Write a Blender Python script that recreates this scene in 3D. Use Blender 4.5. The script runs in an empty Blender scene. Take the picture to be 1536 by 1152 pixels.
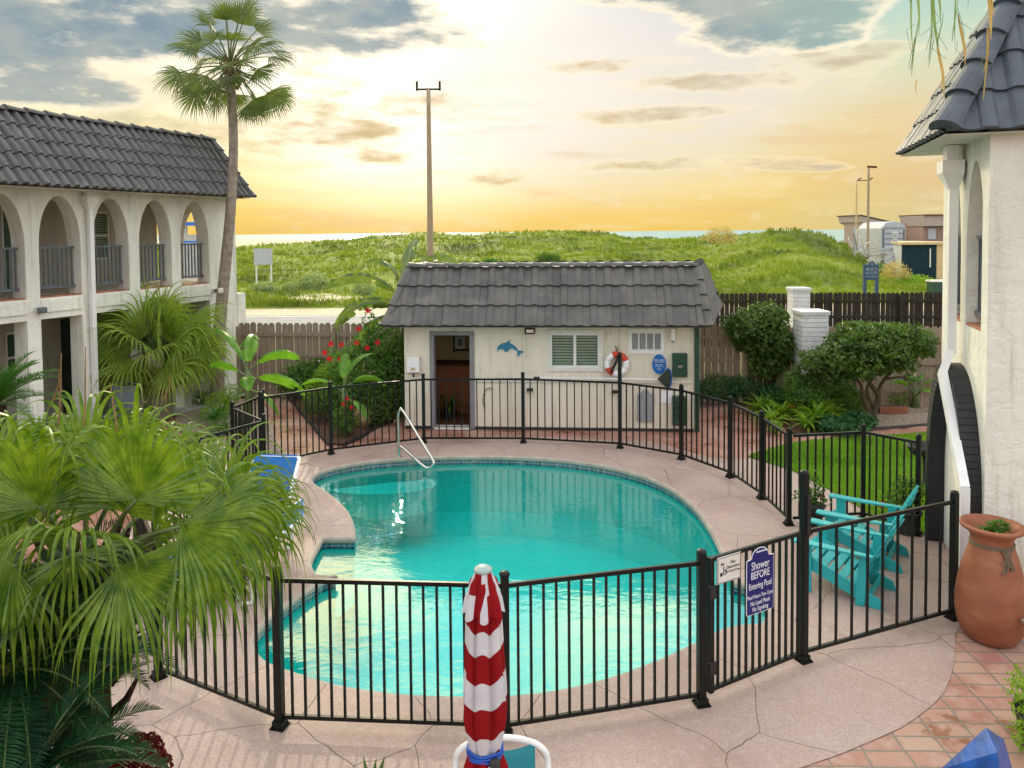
import bpy, bmesh, math, random
from mathutils import Vector, Matrix, noise as mnoise
random.seed(7)
PI=math.pi
V=Vector
SC=bpy.context.scene
COL=SC.collection
# ---------------------------------------------------------------- camera model
F_PX=1150.;CAM_H=3.9;CX=768.;PIT=math.radians(2.3);ROL=math.radians(-.5);VP=348+F_PX*math.tan(PIT)
CAMROT=Matrix.Rotation(PI/2-PIT,3,'X')@Matrix.Rotation(ROL,3,'Z')
def ray(u,v): return CAMROT@V(((u-CX)/F_PX,-(v-VP)/F_PX,-1.))
def G(u,v,z=0.):
    r=ray(u,v);t=(z-CAM_H)/r.z;return V((r.x*t,r.y*t,z))
def A(u,v,Y):
    r=ray(u,v);t=Y/r.y;return V((r.x*t,Y,CAM_H+r.z*t))
def onplane(u,v,P0,n):
    r=ray(u,v);c=V((0,0,CAM_H));t=(V(P0)-c).dot(n)/r.dot(n);return c+r*t
# ---------------------------------------------------------------- materials
def newmat(name):
    m=bpy.data.materials.new(name);m.use_nodes=True
    nt=m.node_tree;nt.nodes.clear()
    return m,nt
def N(nt,t,**k):
    n=nt.nodes.new(t)
    for a,b in k.items():
        if a.startswith('i_'):
            key=a[2:]
            n.inputs[int(key) if key.isdigit() else key].default_value=b
        else: setattr(n,a,b)
    return n
def L(nt,a,b): nt.links.new(a,b)
def ramp(nt,fac,stops,interp='LINEAR'):
    r=N(nt,'ShaderNodeValToRGB');cr=r.color_ramp;cr.interpolation=interp
    while len(cr.elements)<len(stops): cr.elements.new(.5)
    for e,(p,c) in zip(cr.elements,stops):
        e.position=p;e.color=(*c,1) if len(c)==3 else c
    L(nt,fac,r.inputs[0]);return r.outputs[0]
def coords(nt,scale=(1,1,1),rot=(0,0,0),kind='Object'):
    tc=N(nt,'ShaderNodeTexCoord');mp=N(nt,'ShaderNodeMapping')
    mp.inputs['Scale'].default_value=scale;mp.inputs['Rotation'].default_value=rot
    L(nt,tc.outputs[kind],mp.inputs[0]);return mp.outputs[0]
def noise(nt,vec,scale,detail=3,rough=.55,dist=0):
    n=N(nt,'ShaderNodeTexNoise');n.inputs['Scale'].default_value=scale;n.inputs['Detail'].default_value=detail
    n.inputs['Roughness'].default_value=rough;n.inputs['Distortion'].default_value=dist
    L(nt,vec,n.inputs['Vector']);return n
def mixc(nt,fac,a,b,mode='MIX'):
    m=N(nt,'ShaderNodeMix',data_type='RGBA',blend_type=mode)
    for s,x in ((0,fac),(6,a),(7,b)):
        if isinstance(x,(tuple,float,int)): m.inputs[s].default_value=(*x,1) if isinstance(x,tuple) and len(x)==3 else x
        else: L(nt,x,m.inputs[s])
    return m.outputs[2]
def mth(nt,op,a,b=None,c=None,clamp=False):
    m=N(nt,'ShaderNodeMath',operation=op,use_clamp=clamp)
    for i,x in enumerate((a,b,c)):
        if x is None: continue
        if isinstance(x,(int,float)): m.inputs[i].default_value=x
        else: L(nt,x,m.inputs[i])
    return m.outputs[0]
def smooth(nt,x,a,b,lo=0.,hi=1.):
    m=N(nt,'ShaderNodeMapRange',interpolation_type='SMOOTHSTEP');L(nt,x,m.inputs[0])
    for i,q in ((1,a),(2,b),(3,lo),(4,hi)): m.inputs[i].default_value=q
    return m.outputs[0]
def finish(nt,m,color,rough=.6,bump=None,bstr=.3,bdist=.01,metal=0.,spec=.5,trans=0.,tcol=None,coat=0.):
    p=N(nt,'ShaderNodeBsdfPrincipled')
    if isinstance(color,tuple): p.inputs['Base Color'].default_value=(*color,1)
    else: L(nt,color,p.inputs['Base Color'])
    if isinstance(rough,(int,float)): p.inputs['Roughness'].default_value=rough
    else: L(nt,rough,p.inputs['Roughness'])
    p.inputs['Metallic'].default_value=metal;p.inputs['Specular IOR Level'].default_value=spec
    p.inputs['Coat Weight'].default_value=coat
    if bump is not None:
        b=N(nt,'ShaderNodeBump');b.inputs['Strength'].default_value=bstr;b.inputs['Distance'].default_value=bdist
        L(nt,bump,b.inputs['Height']);L(nt,b.outputs[0],p.inputs['Normal'])
    o=N(nt,'ShaderNodeOutputMaterial');out=p.outputs[0]
    if trans>0:
        t=N(nt,'ShaderNodeBsdfTranslucent')
        if tcol is None: tcol=color
        if isinstance(tcol,tuple): t.inputs[0].default_value=(*tcol,1)
        else: L(nt,tcol,t.inputs[0])
        ms=N(nt,'ShaderNodeMixShader');ms.inputs[0].default_value=trans
        L(nt,p.outputs[0],ms.inputs[1]);L(nt,t.outputs[0],ms.inputs[2]);out=ms.outputs[0]
    L(nt,out,o.inputs[0]);return m
def M_plain(name,c,rough=.5,var=.12,vs=6.,bs=0.,bscale=40,metal=0.,spec=.5,trans=0.,coat=0.):
    m,nt=newmat(name);vec=coords(nt);n=noise(nt,vec,vs,4)
    dark=tuple(x*(1-var) for x in c);lite=tuple(min(1,x*(1+var)) for x in c)
    col=ramp(nt,n.outputs[0],[(.3,dark),(.7,lite)])
    b=noise(nt,vec,bscale,3).outputs[0] if bs else None
    return finish(nt,m,col,rough,b,bs,.01,metal,spec,trans,None,coat)
def M_stucco(name,c,stain=.12,depth=.012,sc=1.):
    m,nt=newmat(name);vec=coords(nt)
    w=noise(nt,vec,3*sc,3);wv=N(nt,'ShaderNodeMix',data_type='VECTOR');wv.inputs[0].default_value=.12
    L(nt,vec,wv.inputs[4]);L(nt,w.outputs[1],wv.inputs[5])
    vo=N(nt,'ShaderNodeTexVoronoi',feature='SMOOTH_F1');vo.inputs['Scale'].default_value=9*sc;vo.inputs['Smoothness'].default_value=.25
    L(nt,wv.outputs[1],vo.inputs['Vector'])
    n2=noise(nt,wv.outputs[1],7*sc,4,.55,.5);n3=noise(nt,vec,60*sc,3)
    h=mth(nt,'ADD',smooth(nt,n2.outputs[0],.42,.56),mth(nt,'MULTIPLY',vo.outputs[0],.6))
    h=mth(nt,'ADD',h,mth(nt,'MULTIPLY',n3.outputs[0],.25))
    s=noise(nt,coords(nt,(1,1,.35)),1.1,5,.6)
    d=tuple(x*(1-stain*2) for x in c)
    col=ramp(nt,s.outputs[0],[(.35,d),(.62,c)])
    sk=noise(nt,coords(nt,(5,5,.45)),1.6,4,.65)
    col=mixc(nt,mth(nt,'MULTIPLY',smooth(nt,sk.outputs[0],.50,.72),.55),col,(c[0]*.52,c[1]*.50,c[2]*.44))
    return finish(nt,m,col,.85,h,.38,depth)
def M_leaf(name,c,c2,trans=.4,rough=.45,sc=7.,spec=.4,tgain=1.6):
    m,nt=newmat(name);vec=coords(nt)
    n=noise(nt,vec,sc,3);col=ramp(nt,n.outputs[0],[(.3,c),(.7,c2)])
    tc=mixc(nt,1.,col,(tgain,tgain*1.02,tgain*.4),'MULTIPLY')
    return finish(nt,m,col,rough,None,0,0,0,spec,trans,tc)
MT={}
def setup_mats():
    MT['stucco']=M_stucco('white_stucco',(.83,.83,.75))
    MT['stucco_beige']=M_stucco('cream_stucco',(.80,.75,.63),.07,.008)
    MT['stucco_grey']=M_stucco('tan_grey_stucco',(.52,.47,.40),.12,.012)  # tan-grey stucco of the inner gallery walls, slab and ceiling
    MT['black_brick']=None
    m,nt=newmat('black_painted_brick');vec=coords(nt)
    sep=N(nt,'ShaderNodeSeparateXYZ');L(nt,vec,sep.inputs[0])
    w=mth(nt,'PINGPONG',mth(nt,'MULTIPLY',sep.outputs[2],1.),.035)
    w=mth(nt,'MULTIPLY',smooth(nt,w,0.,.006),1.)
    n=noise(nt,vec,30,3)
    h=mth(nt,'ADD',w,mth(nt,'MULTIPLY',n.outputs[0],.4))
    MT['black_brick']=finish(nt,m,(.010,.011,.014),.55,h,.8,.012)
    MT['tile']=M_tile('dark_clay_tile',(.098,.096,.10))
    MT['tile_brown']=M_tile('weathered_clay_tile',(.105,.10,.093))
    MT['tile_blue']=M_tile('slate_blue_tile',(.075,.095,.12))
    MT['black_metal']=M_plain('black_powder_coat',(.005,.007,.006),.4,.2,8,.1,90,0,.3)
    MT['green_metal']=M_plain('dark_green_paint',(.012,.055,.034),.4,.2,8)
    MT['steel']=M_plain('brushed_steel',(.62,.60,.55),.22,.08,20,0,40,1.)
    MT['white_paint']=M_plain('white_gloss_paint',(.78,.79,.78),.4,.05,5)
    MT['offwhite']=M_plain('offwhite_plastic',(.72,.70,.64),.45,.08,9)
    MT['grey_paint']=M_plain('grey_door_frame_paint',(.22,.22,.24),.5,.1,6)
    MT['grey_board']=M_plain('grey_board',(.27,.29,.32),.6,.1,6)
    MT['rail_grey']=M_plain('grey_blue_railing_paint',(.10,.12,.14),.45,.2,9)
    MT['terracotta']=M_terracotta()
    MT['teal']=M_plain('teal_poly_lumber',(.02,.38,.40),.45,.1,8,.06,60)
    MT['teal_cloth']=M_plain('teal_sling_cloth',(.01,.20,.24),.7,.1,30,.2,200)
    MT['blue_sling']=M_plain('blue_sling_cloth',(.004,.12,.36),.7,.12,20,.2,180)
    MT['white_resin']=M_plain('white_resin',(.80,.82,.82),.35,.04,5)
    MT['red_cloth']=M_cloth('red_canvas',(.30,.005,.009))
    MT['white_cloth']=M_cloth('white_canvas',(.70,.69,.74))
    MT['blue_cover']=M_plain('blue_vinyl_cover',(.003,.065,.29),.36,.55,7,.9,6)
    MT['blue_strap']=M_plain('blue_strap',(.01,.08,.42),.6,.1,20)
    MT['sign_blue']=M_plain('navy_enamel',(.003,.007,.13),.35,.06,4)
    MT['sign_blue2']=M_plain('blue_enamel',(.005,.13,.42),.35,.06,4)
    MT['sign_slate']=M_plain('slate_blue_painted_board',(.035,.085,.14),.6,.1,4)
    MT['sign_ink']=M_plain('dark_ink',(.03,.03,.04),.5)
    MT['sign_white']=M_plain('white_lettering',(.85,.86,.88),.4,.02,4)
    MT['glass']=M_glasspane('window_glass',(.05,.08,.07))
    MT['blinds']=M_blinds()
    MT['wood']=M_wood('weathered_cedar',(.34,.27,.20),.35)
    MT['wood_dark']=M_wood('dark_stained_fence_wood',(.045,.038,.028),.5)
    MT['wood_brown']=M_wood('brown_varnished_wood',(.13,.05,.025),.3)
    MT['pole']=M_wood('sunbleached_utility_pole',(.42,.33,.22),.2)
    MT['trunk']=M_trunk('palm_trunk_bark',(.30,.25,.20),22)
    MT['trunk_dark']=M_trunk('fibrous_dark_trunk',(.035,.018,.012),14)
    MT['branch']=M_trunk('grey_brown_bark',(.10,.075,.05),9)
    MT['leaf_fan']=M_leaf('fan_palm_leaf',(.05,.12,.006),(.19,.285,.022),.30,.30,11,.5)
    MT['leaf_fan_mid']=M_leaf('mid_fan_palm_leaf',(.16,.26,.03),(.32,.42,.08),.45,.45,9)
    MT['leaf_thatch']=M_leaf('dry_palm_thatch',(.20,.14,.07),(.34,.26,.13),.3,.7,4)
    MT['leaf_tall']=M_leaf('tall_palm_leaf',(.075,.12,.03),(.15,.20,.05),.42,.45,3)
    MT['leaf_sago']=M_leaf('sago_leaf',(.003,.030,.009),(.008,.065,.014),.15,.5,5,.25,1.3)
    MT['leaf_sago2']=M_leaf('bright_sago_leaf',(.03,.12,.015),(.06,.20,.02),.3,.4,5)  # brighter green leaf of the arcade sago and the small cycad
    MT['leaf_banana']=M_leaf('banana_leaf',(.10,.26,.03),(.20,.42,.06),.5,.35,3,.5)
    MT['leaf_bananad']=M_leaf('old_banana_leaf',(.09,.16,.06),(.20,.26,.10),.4,.45,3,.5)
    MT['leaf_dark']=M_leaf('dark_glossy_leaf',(.035,.085,.012),(.11,.19,.03),.32,.4,3,.4)
    MT['leaf_mid']=M_leaf('mid_green_leaf',(.05,.13,.02),(.12,.24,.035),.35,.45,4)
    MT['leaf_lime']=M_leaf('lime_green_leaf',(.13,.27,.02),(.28,.42,.04),.4,.45,4)
    MT['leaf_cool']=M_leaf('cool_green_leaf',(.02,.085,.03),(.05,.16,.05),.3,.4,4)
    MT['petiole']=M_plain('palm_petiole',(.10,.14,.04),.5,.25,8)
    MT['frond_tan']=M_leaf('hanging_dry_frond',(.28,.19,.11),(.40,.28,.17),.4,.7,3)
    MT['frond_grey']=M_leaf('hanging_green_frond',(.10,.17,.10),(.19,.27,.15),.4,.6,3)
    MT['red_flower']=M_leaf('red_petals',(.55,.008,.012),(.70,.02,.03),.3,.5,9,.3,1.)
    MT['maroon']=M_leaf('maroon_blooms',(.06,.002,.004),(.16,.004,.008),.15,.6,30,.2,1.)
    MT['grass']=M_leaf('lawn_blade',(.09,.21,.012),(.24,.39,.025),.45,.6,.9)
    MT['dgrass']=M_dunegrass()
    MT['straw']=M_leaf('straw_seed_stalk',(.45,.36,.17),(.6,.5,.25),.3,.6,3)
    MT['greygreen']=M_leaf('silvery_shrub_leaf',(.24,.32,.14),(.36,.44,.22),.3,.6,3)
    MT['container']=M_plain('navy_container_steel',(.018,.055,.075),.5,.2,2)
    MT['tan_panel']=M_plain('tan_panel',(.55,.42,.22),.6,.1,4)
    MT['concrete']=M_plain('pale_concrete',(.42,.42,.40),.8,.15,3,.2,30)
    MT['brown_wall']=M_plain('taupe_siding',(.42,.35,.32),.8,.1,3)
    MT['blue_paint']=M_plain('bright_blue_paint',(.02,.16,.60),.5,.08,4)
    MT['greyblue']=M_plain('pale_grey_siding',(.42,.45,.50),.6,.08,3)
    MT['white_brick']=M_whitebrick()
    MT['green_glass']=M_plain('green_curtain',(.05,.10,.06),.5,.3,9)
    MT['dark']=M_plain('dark_interior_paint',(.03,.03,.03),.6,.2,5)
    MT['interior']=M_plain('ochre_interior_paint',(.75,.60,.30),.8,.12,3)
    MT['cream_car']=M_plain('cream_car_paint',(.68,.66,.48),.3,.05,3,0,40,0,.5,0,.5)
    MT['orange']=M_plain('orange_red_ring',(.62,.06,.02),.5,.1,9)
    MT['rope']=M_plain('brown_rope',(.16,.12,.08),.9,.3,60,.4,150)
    MT['hose']=M_plain('green_hose_rubber',(.01,.30,.20),.4,.1,20)
    MT['rubber']=M_plain('black_rubber',(.012,.012,.012),.6,.1,20)
    MT['dolphin']=M_plain('blue_mosaic_glaze',(.03,.20,.33),.25,.7,60,.3,80)
    MT['net']=M_plain('dark_net_mesh',(.03,.04,.03),.8,.3,60)
    MT['floor_brick']=M_plain('terracotta_floor_edge',(.36,.15,.09),.7,.25,10)
    MT['pot_tan']=M_plain('tan_clay_pot',(.42,.27,.13),.7,.15,8)
    MT['door_green']=M_plain('dark_green_door',(.02,.035,.03),.5,.1,4)
def M_tile(name,c):
    m,nt=newmat(name);vec=coords(nt);n=noise(nt,vec,2.2,5,.6);n2=noise(nt,vec,45,3)
    col=ramp(nt,n.outputs[0],[(.3,tuple(x*.7 for x in c)),(.55,c),(.75,tuple(x*1.35 for x in c))])
    vo=N(nt,'ShaderNodeTexVoronoi');vo.inputs['Scale'].default_value=3.3;L(nt,vec,vo.inputs['Vector'])
    sp=N(nt,'ShaderNodeSeparateColor');L(nt,vo.outputs['Color'],sp.inputs[0])
    g=ramp(nt,sp.outputs[0],[(0,(.82,.82,.83)),(1,(1.16,1.14,1.10))]);col=mixc(nt,1.,col,g,'MULTIPLY')
    r=ramp(nt,n2.outputs[0],[(.3,(.38,)*3),(.7,(.6,)*3)])
    return finish(nt,m,col,r,n2.outputs[0],.25,.006,0,.5)
def M_cloth(name,c):
    m,nt=newmat(name);vec=coords(nt);n=noise(nt,vec,5,4)
    wv=noise(nt,coords(nt,(1,1,1)),260,1)
    col=ramp(nt,n.outputs[0],[(.3,tuple(x*.82 for x in c)),(.7,c)])
    h=mth(nt,'ADD',wv.outputs[0],mth(nt,'MULTIPLY',n.outputs[0],3.))
    return finish(nt,m,col,.85,h,.35,.004,0,.2,.12)
def M_terracotta():
    m,nt=newmat('terracotta_clay');vec=coords(nt);n=noise(nt,coords(nt,(1,1,2)),3,5,.6);n2=noise(nt,vec,70,3)
    col=ramp(nt,n.outputs[0],[(.3,(.21,.065,.028)),(.55,(.29,.10,.045)),(.8,(.37,.16,.085))])
    return finish(nt,m,col,.62,n2.outputs[0],.2,.004)
def M_glasspane(name,c):
    m,nt=newmat(name);return finish(nt,m,c,.04,None,0,0,0,.9)
def M_blinds():
    m,nt=newmat('window_behind_blinds');vec=coords(nt);sep=N(nt,'ShaderNodeSeparateXYZ');L(nt,vec,sep.inputs[0])
    w=mth(nt,'PINGPONG',sep.outputs[2],.028);f=smooth(nt,w,.004,.014)
    n=noise(nt,vec,3,2)
    b=mixc(nt,n.outputs[0],(.15,.22,.14),(.34,.40,.32))
    col=mixc(nt,f,(.03,.06,.04),b)
    return finish(nt,m,col,.15,None,0,0,0,.7)
def M_wood(name,c,var):
    m,nt=newmat(name);vec=coords(nt,(9,9,.7));n=noise(nt,vec,3,5,.65)
    o=noise(nt,coords(nt,(1,1,.2)),3.,3)
    col=ramp(nt,n.outputs[0],[(.3,tuple(x*(1-var) for x in c)),(.7,tuple(x*(1+var) for x in c))])
    col=mixc(nt,mth(nt,'MULTIPLY',o.outputs[0],.5),col,tuple(x*.45 for x in c))
    return finish(nt,m,col,.85,n.outputs[0],.35,.008,0,.2)
def M_trunk(name,c,rings):
    m,nt=newmat(name);vec=coords(nt);sep=N(nt,'ShaderNodeSeparateXYZ');L(nt,vec,sep.inputs[0])
    n=noise(nt,coords(nt,(3,3,1)),4,5,.65)
    w=mth(nt,'PINGPONG',mth(nt,'ADD',mth(nt,'MULTIPLY',sep.outputs[2],rings*.5),mth(nt,'MULTIPLY',n.outputs[0],1.2)),1.)
    col=ramp(nt,n.outputs[0],[(.3,tuple(x*.6 for x in c)),(.7,tuple(x*1.3 for x in c))])
    return finish(nt,m,col,.9,mth(nt,'ADD',w,n.outputs[0]),.5,.015,0,.2)
def M_whitebrick():
    m,nt=newmat('white_painted_brick');vec=coords(nt);sep=N(nt,'ShaderNodeSeparateXYZ');L(nt,vec,sep.inputs[0])
    w=mth(nt,'PINGPONG',sep.outputs[2],.05);f=smooth(nt,w,0.,.01);n=noise(nt,vec,9,4)
    col=mixc(nt,f,(.35,.36,.36),ramp(nt,n.outputs[0],[(.3,(.60,.62,.62)),(.7,(.76,.77,.77))]))
    return finish(nt,m,col,.8,f,.7,.012)
def M_dunegrass():
    m,nt=newmat('dune_vegetation');vec=coords(nt)
    n=noise(nt,coords(nt,(.6,1.,.2)),.22,5,.65);n2=noise(nt,vec,1.3,3)
    col=ramp(nt,n.outputs[0],[(.34,(.09,.12,.035)),(.44,(.17,.23,.025)),(.56,(.26,.34,.03)),(.68,(.36,.40,.09))])
    col=mixc(nt,mth(nt,'MULTIPLY',n2.outputs[0],.4),col,(.15,.21,.04))
    return finish(nt,m,col,.7,None,0,0,0,.1,.3,mixc(nt,1.,col,(1.5,1.5,.8),'MULTIPLY'))
# ---------------------------------------------------------------- object helpers
WL={}
def setp(o,label=None,cat=None,group=None,kind=None):
    if label: o['label']=label
    if cat: o['category']=cat
    if group: o['group']=group
    if kind: o['kind']=kind
    return o
def thing(name,label,cat,loc=(0,0,0),rz=0.,group=None):
    o=bpy.data.objects.new(name,None);COL.objects.link(o);o.location=loc;o.rotation_euler=(0,0,rz)
    o.empty_display_size=.1
    WL[o.name]=V(loc);return setp(o,label,cat,group)
class MB:
    def __init__(s): s.v=[];s.f=[];s.m=[]
    def add(s,vs,fs,mi=0):
        b=len(s.v);s.v.extend([tuple(x) for x in vs]);s.f.extend([tuple(b+i for i in f) for f in fs]);s.m.extend([mi]*len(fs));return s
    def quad(s,a,b,c,d,mi=0): return s.add([a,b,c,d],[(0,1,2,3)],mi)
    def obox(s,c,ax,ay,az,mi=0):
        c,ax,ay,az=V(c),V(ax),V(ay),V(az)
        vs=[c+ax*i+ay*j+az*k for k in(-1,1) for j in(-1,1) for i in(-1,1)]
        return s.add(vs,[(0,2,3,1),(4,5,7,6),(0,1,5,4),(2,6,7,3),(0,4,6,2),(1,3,7,5)],mi)
    def box(s,x0,x1,y0,y1,z0,z1,mi=0): return s.obox(((x0+x1)/2,(y0+y1)/2,(z0+z1)/2),((x1-x0)/2,0,0),(0,(y1-y0)/2,0),(0,0,(z1-z0)/2),mi)
    def bar(s,a,b,w,h,up=(0,0,1),mi=0):
        a,b=V(a),V(b);d=b-a;l=d.length
        if l<1e-6: return s
        d/=l;u=V(up);x=d.cross(u)
        if x.length<1e-4: x=d.cross(V((1,0,0)))
        x.normalize();y=x.cross(d).normalized()
        return s.obox((a+b)/2,d*l/2,x*w/2,y*h/2,mi)
    def tube(s,pts,r,n=8,mi=0,cap=True):
        pts=[V(p) for p in pts];k=len(pts)
        if isinstance(r,(int,float)): r=[r]*k
        vs=[];fs=[];pd=None;x=None
        for i,p in enumerate(pts):
            d=(pts[min(i+1,k-1)]-pts[max(i-1,0)])
            if d.length<1e-9: d=V((0,0,1))
            d.normalize()
            if x is None:
                x=d.cross(V((0,0,1)))
                if x.length<.1: x=d.cross(V((1,0,0)))
            x=(x-d*x.dot(d)).normalized();y=d.cross(x)
            for j in range(n):
                a=2*PI*j/n;vs.append(p+(x*math.cos(a)+y*math.sin(a))*r[i])
        for i in range(k-1):
            for j in range(n):
                j2=(j+1)%n;fs.append((i*n+j,i*n+j2,(i+1)*n+j2,(i+1)*n+j))
        if cap: fs.append(tuple(range(n))[::-1]);fs.append(tuple((k-1)*n+j for j in range(n)))
        return s.add(vs,fs,mi)
    def lathe(s,c,prof,n=24,mi=0,star=None):
        c=V(c);vs=[];fs=[];k=len(prof)
        for i,(r,z) in enumerate(prof):
            for j in range(n):
                a=2*PI*j/n;rr=r*(star(a,i) if star else 1);vs.append(c+V((rr*math.cos(a),rr*math.sin(a),z)))
        for i in range(k-1):
            for j in range(n):
                j2=(j+1)%n;fs.append((i*n+j,i*n+j2,(i+1)*n+j2,(i+1)*n+j))
        return s.add(vs,fs,mi)
    def prism(s,pts,n,th,mi=0):
        """polygon (3d points, planar) extruded along n by th"""
        n=V(n).normalized()*th;k=len(pts);vs=[V(p) for p in pts]+[V(p)+n for p in pts]
        fs=[tuple(range(k))[::-1],tuple(range(k,2*k))]+[(i,(i+1)%k,k+(i+1)%k,k+i) for i in range(k)]
        return s.add(vs,fs,mi)
    def build(s,name,mat,parent=None,loc=None,smooth=False,bevel=0.,label=None,cat=None,group=None,kind=None,recalc=True):
        me=bpy.data.meshes.new(name)
        if parent is not None: off=WL[parent.name]
        elif loc is not None: off=V(loc)
        else:
            xs=[p[0] for p in s.v];ys=[p[1] for p in s.v];zs=[p[2] for p in s.v]
            off=V(((min(xs)+max(xs))/2,(min(ys)+max(ys))/2,min(zs)))
            if kind=='structure': off=V((0,0,0))
        me.from_pydata([(p[0]-off.x,p[1]-off.y,p[2]-off.z) for p in s.v],[],s.f)
        mats=mat if isinstance(mat,(list,tuple)) else [mat]
        for m in mats: me.materials.append(m)
        if len(mats)>1: me.polygons.foreach_set('material_index',s.m)
        if smooth: me.polygons.foreach_set('use_smooth',[True]*len(s.f))
        me.update()
        if recalc:
            bm=bmesh.new();bm.from_mesh(me);bmesh.ops.recalc_face_normals(bm,faces=bm.faces);bm.to_mesh(me);bm.free()
        o=bpy.data.objects.new(name,me);COL.objects.link(o)
        if parent is not None: o.parent=parent
        else: o.location=off
        WL[o.name]=off
        if bevel>0:
            b=o.modifiers.new('edge','BEVEL');b.width=bevel;b.segments=2;b.limit_method='ANGLE';b.angle_limit=math.radians(40)
        return setp(o,label,cat,group,kind)
def copy_tree(o,parent=None):
    c=o.copy();COL.objects.link(c)
    if parent is not None: c.parent=parent
    WL[c.name]=WL.get(o.name,V((0,0,0)))
    for ch in list(o.children): copy_tree(ch,c)
    return c
def struct(name,mb,mat,smooth=False,**k): return mb.build(name,mat,kind='structure',smooth=smooth,**k)
def text(s,size,mat,parent,org,right,up,align='CENTER',depth=.002,name='lettering',bold=0.,xs=1.):
    """text laid on a surface: org = baseline anchor in world, right/up = unit axes"""
    cu=bpy.data.curves.new('txt','FONT');cu.body=s;cu.size=size;cu.align_x=align;cu.extrude=depth;cu.offset=bold
    ob=bpy.data.objects.new('txt',cu);COL.objects.link(ob)
    dg=bpy.context.evaluated_depsgraph_get();me=bpy.data.meshes.new_from_object(ob.evaluated_get(dg))
    bpy.data.objects.remove(ob);bpy.data.curves.remove(cu)
    right=V(right).normalized();up=V(up).normalized();n=right.cross(up);off=WL[parent.name]
    for v in me.vertices:
        p=V(org)+right*v.co.x*xs+up*v.co.y+n*v.co.z;v.co=p-off
    me.materials.clear();me.materials.append(mat);me.name=name
    o=bpy.data.objects.new(name,me);COL.objects.link(o);o.parent=parent;WL[o.name]=off
    return o
def sheet(name,outline,z,mat,holes=(),kind='structure',thick=0.):
    bm=bmesh.new();edges=[]
    for loop in [outline]+list(holes):
        vs=[bm.verts.new((p[0],p[1],z)) for p in loop]
        for i in range(len(vs)): edges.append(bm.edges.new((vs[i],vs[(i+1)%len(vs)])))
    bmesh.ops.triangle_fill(bm,use_beauty=True,use_dissolve=False,edges=edges,normal=(0,0,1))
    for f in bm.faces:
        if f.normal.z<0: f.normal_flip()
    me=bpy.data.meshes.new(name);bm.to_mesh(me);bm.free();me.materials.append(mat)
    o=bpy.data.objects.new(name,me);COL.objects.link(o);return setp(o,kind=kind)
def catmull(pts,n=6,closed=True):
    """pts: list of (Vector, corner_flag)"""
    out=[];k=len(pts)
    for i in range(k if closed else k-1):
        p1,c1=pts[i];p2,c2=pts[(i+1)%k]
        p0=pts[(i-1)%k][0] if (closed or i>0) else p1
        p3=pts[(i+2)%k][0] if (closed or i<k-2) else p2
        if c1: p0=p1+(p1-p2)*.5
        if c2: p3=p2+(p2-p1)*.5
        for j in range(n):
            t=j/n
            out.append(.5*((2*p1)+(p2-p0)*t+(2*p0-5*p1+4*p2-p3)*t*t+(3*p1-p0-3*p2+p3)*t*t*t))
    if not closed: out.append(pts[-1][0])
    return out
def arch_wall(mb,O,d,n,th,L0,L1,z0,z1,ops,seg=12,pointed=False,mi=0):
    """wall from O along d, outward n, thickness th behind; ops=(a,b,zlo,spring,top)"""
    O,d,n=V(O),V(d),V(n)
    P=lambda l,z,k: O+d*l+V((0,0,z))-n*(th*k)
    def top(o,l):
        a,b,zl,sp,tp=o
        if tp<=sp: return sp
        t=max(-1,min(1,(l-(a+b)/2)/((b-a)/2)));h=math.sqrt(max(0,1-t*t))
        if pointed: h=(1-abs(t)**1.5)
        return sp+(tp-sp)*h
    br={L0,L1}
    for o in ops:
        a,b=o[0],o[1]
        if o[4]>o[3]:
            for i in range(seg+1): br.add((a+b)/2-(b-a)/2*math.cos(PI*i/seg))
        else: br|={a,b}
    br=sorted(x for x in br if L0-1e-6<=x<=L1+1e-6)
    B=[br[0]]
    for x in br[1:]:
        if x-B[-1]>1e-5: B.append(x)
    for la,lb in zip(B,B[1:]):
        m=(la+lb)/2;act=sorted([o for o in ops if o[0]<m<o[1]],key=lambda o:o[2])
        lo=(z0,z0)
        for o in act+[None]:
            hi=(o[2],o[2]) if o else (z1,z1)
            if hi[0]-lo[0]>1e-5 or hi[1]-lo[1]>1e-5:
                for k in(0,1): mb.quad(P(la,lo[0],k),P(lb,lo[1],k),P(lb,hi[1],k),P(la,hi[0],k),mi)
                mb.quad(P(la,lo[0],0),P(lb,lo[1],0),P(lb,lo[1],1),P(la,lo[0],1),mi)
                mb.quad(P(la,hi[0],0),P(lb,hi[1],0),P(lb,hi[1],1),P(la,hi[0],1),mi)
            if o: lo=(top(o,la),top(o,lb))
    for o in ops:
        for l in(o[0],o[1]):
            if L0+1e-4<l<L1-1e-4: mb.quad(P(l,o[2],0),P(l,o[3],0),P(l,o[3],1),P(l,o[2],1),mi)
    for l in(L0,L1): mb.quad(P(l,z0,0),P(l,z1,0),P(l,z1,1),P(l,z0,1),mi)
    return mb
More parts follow.
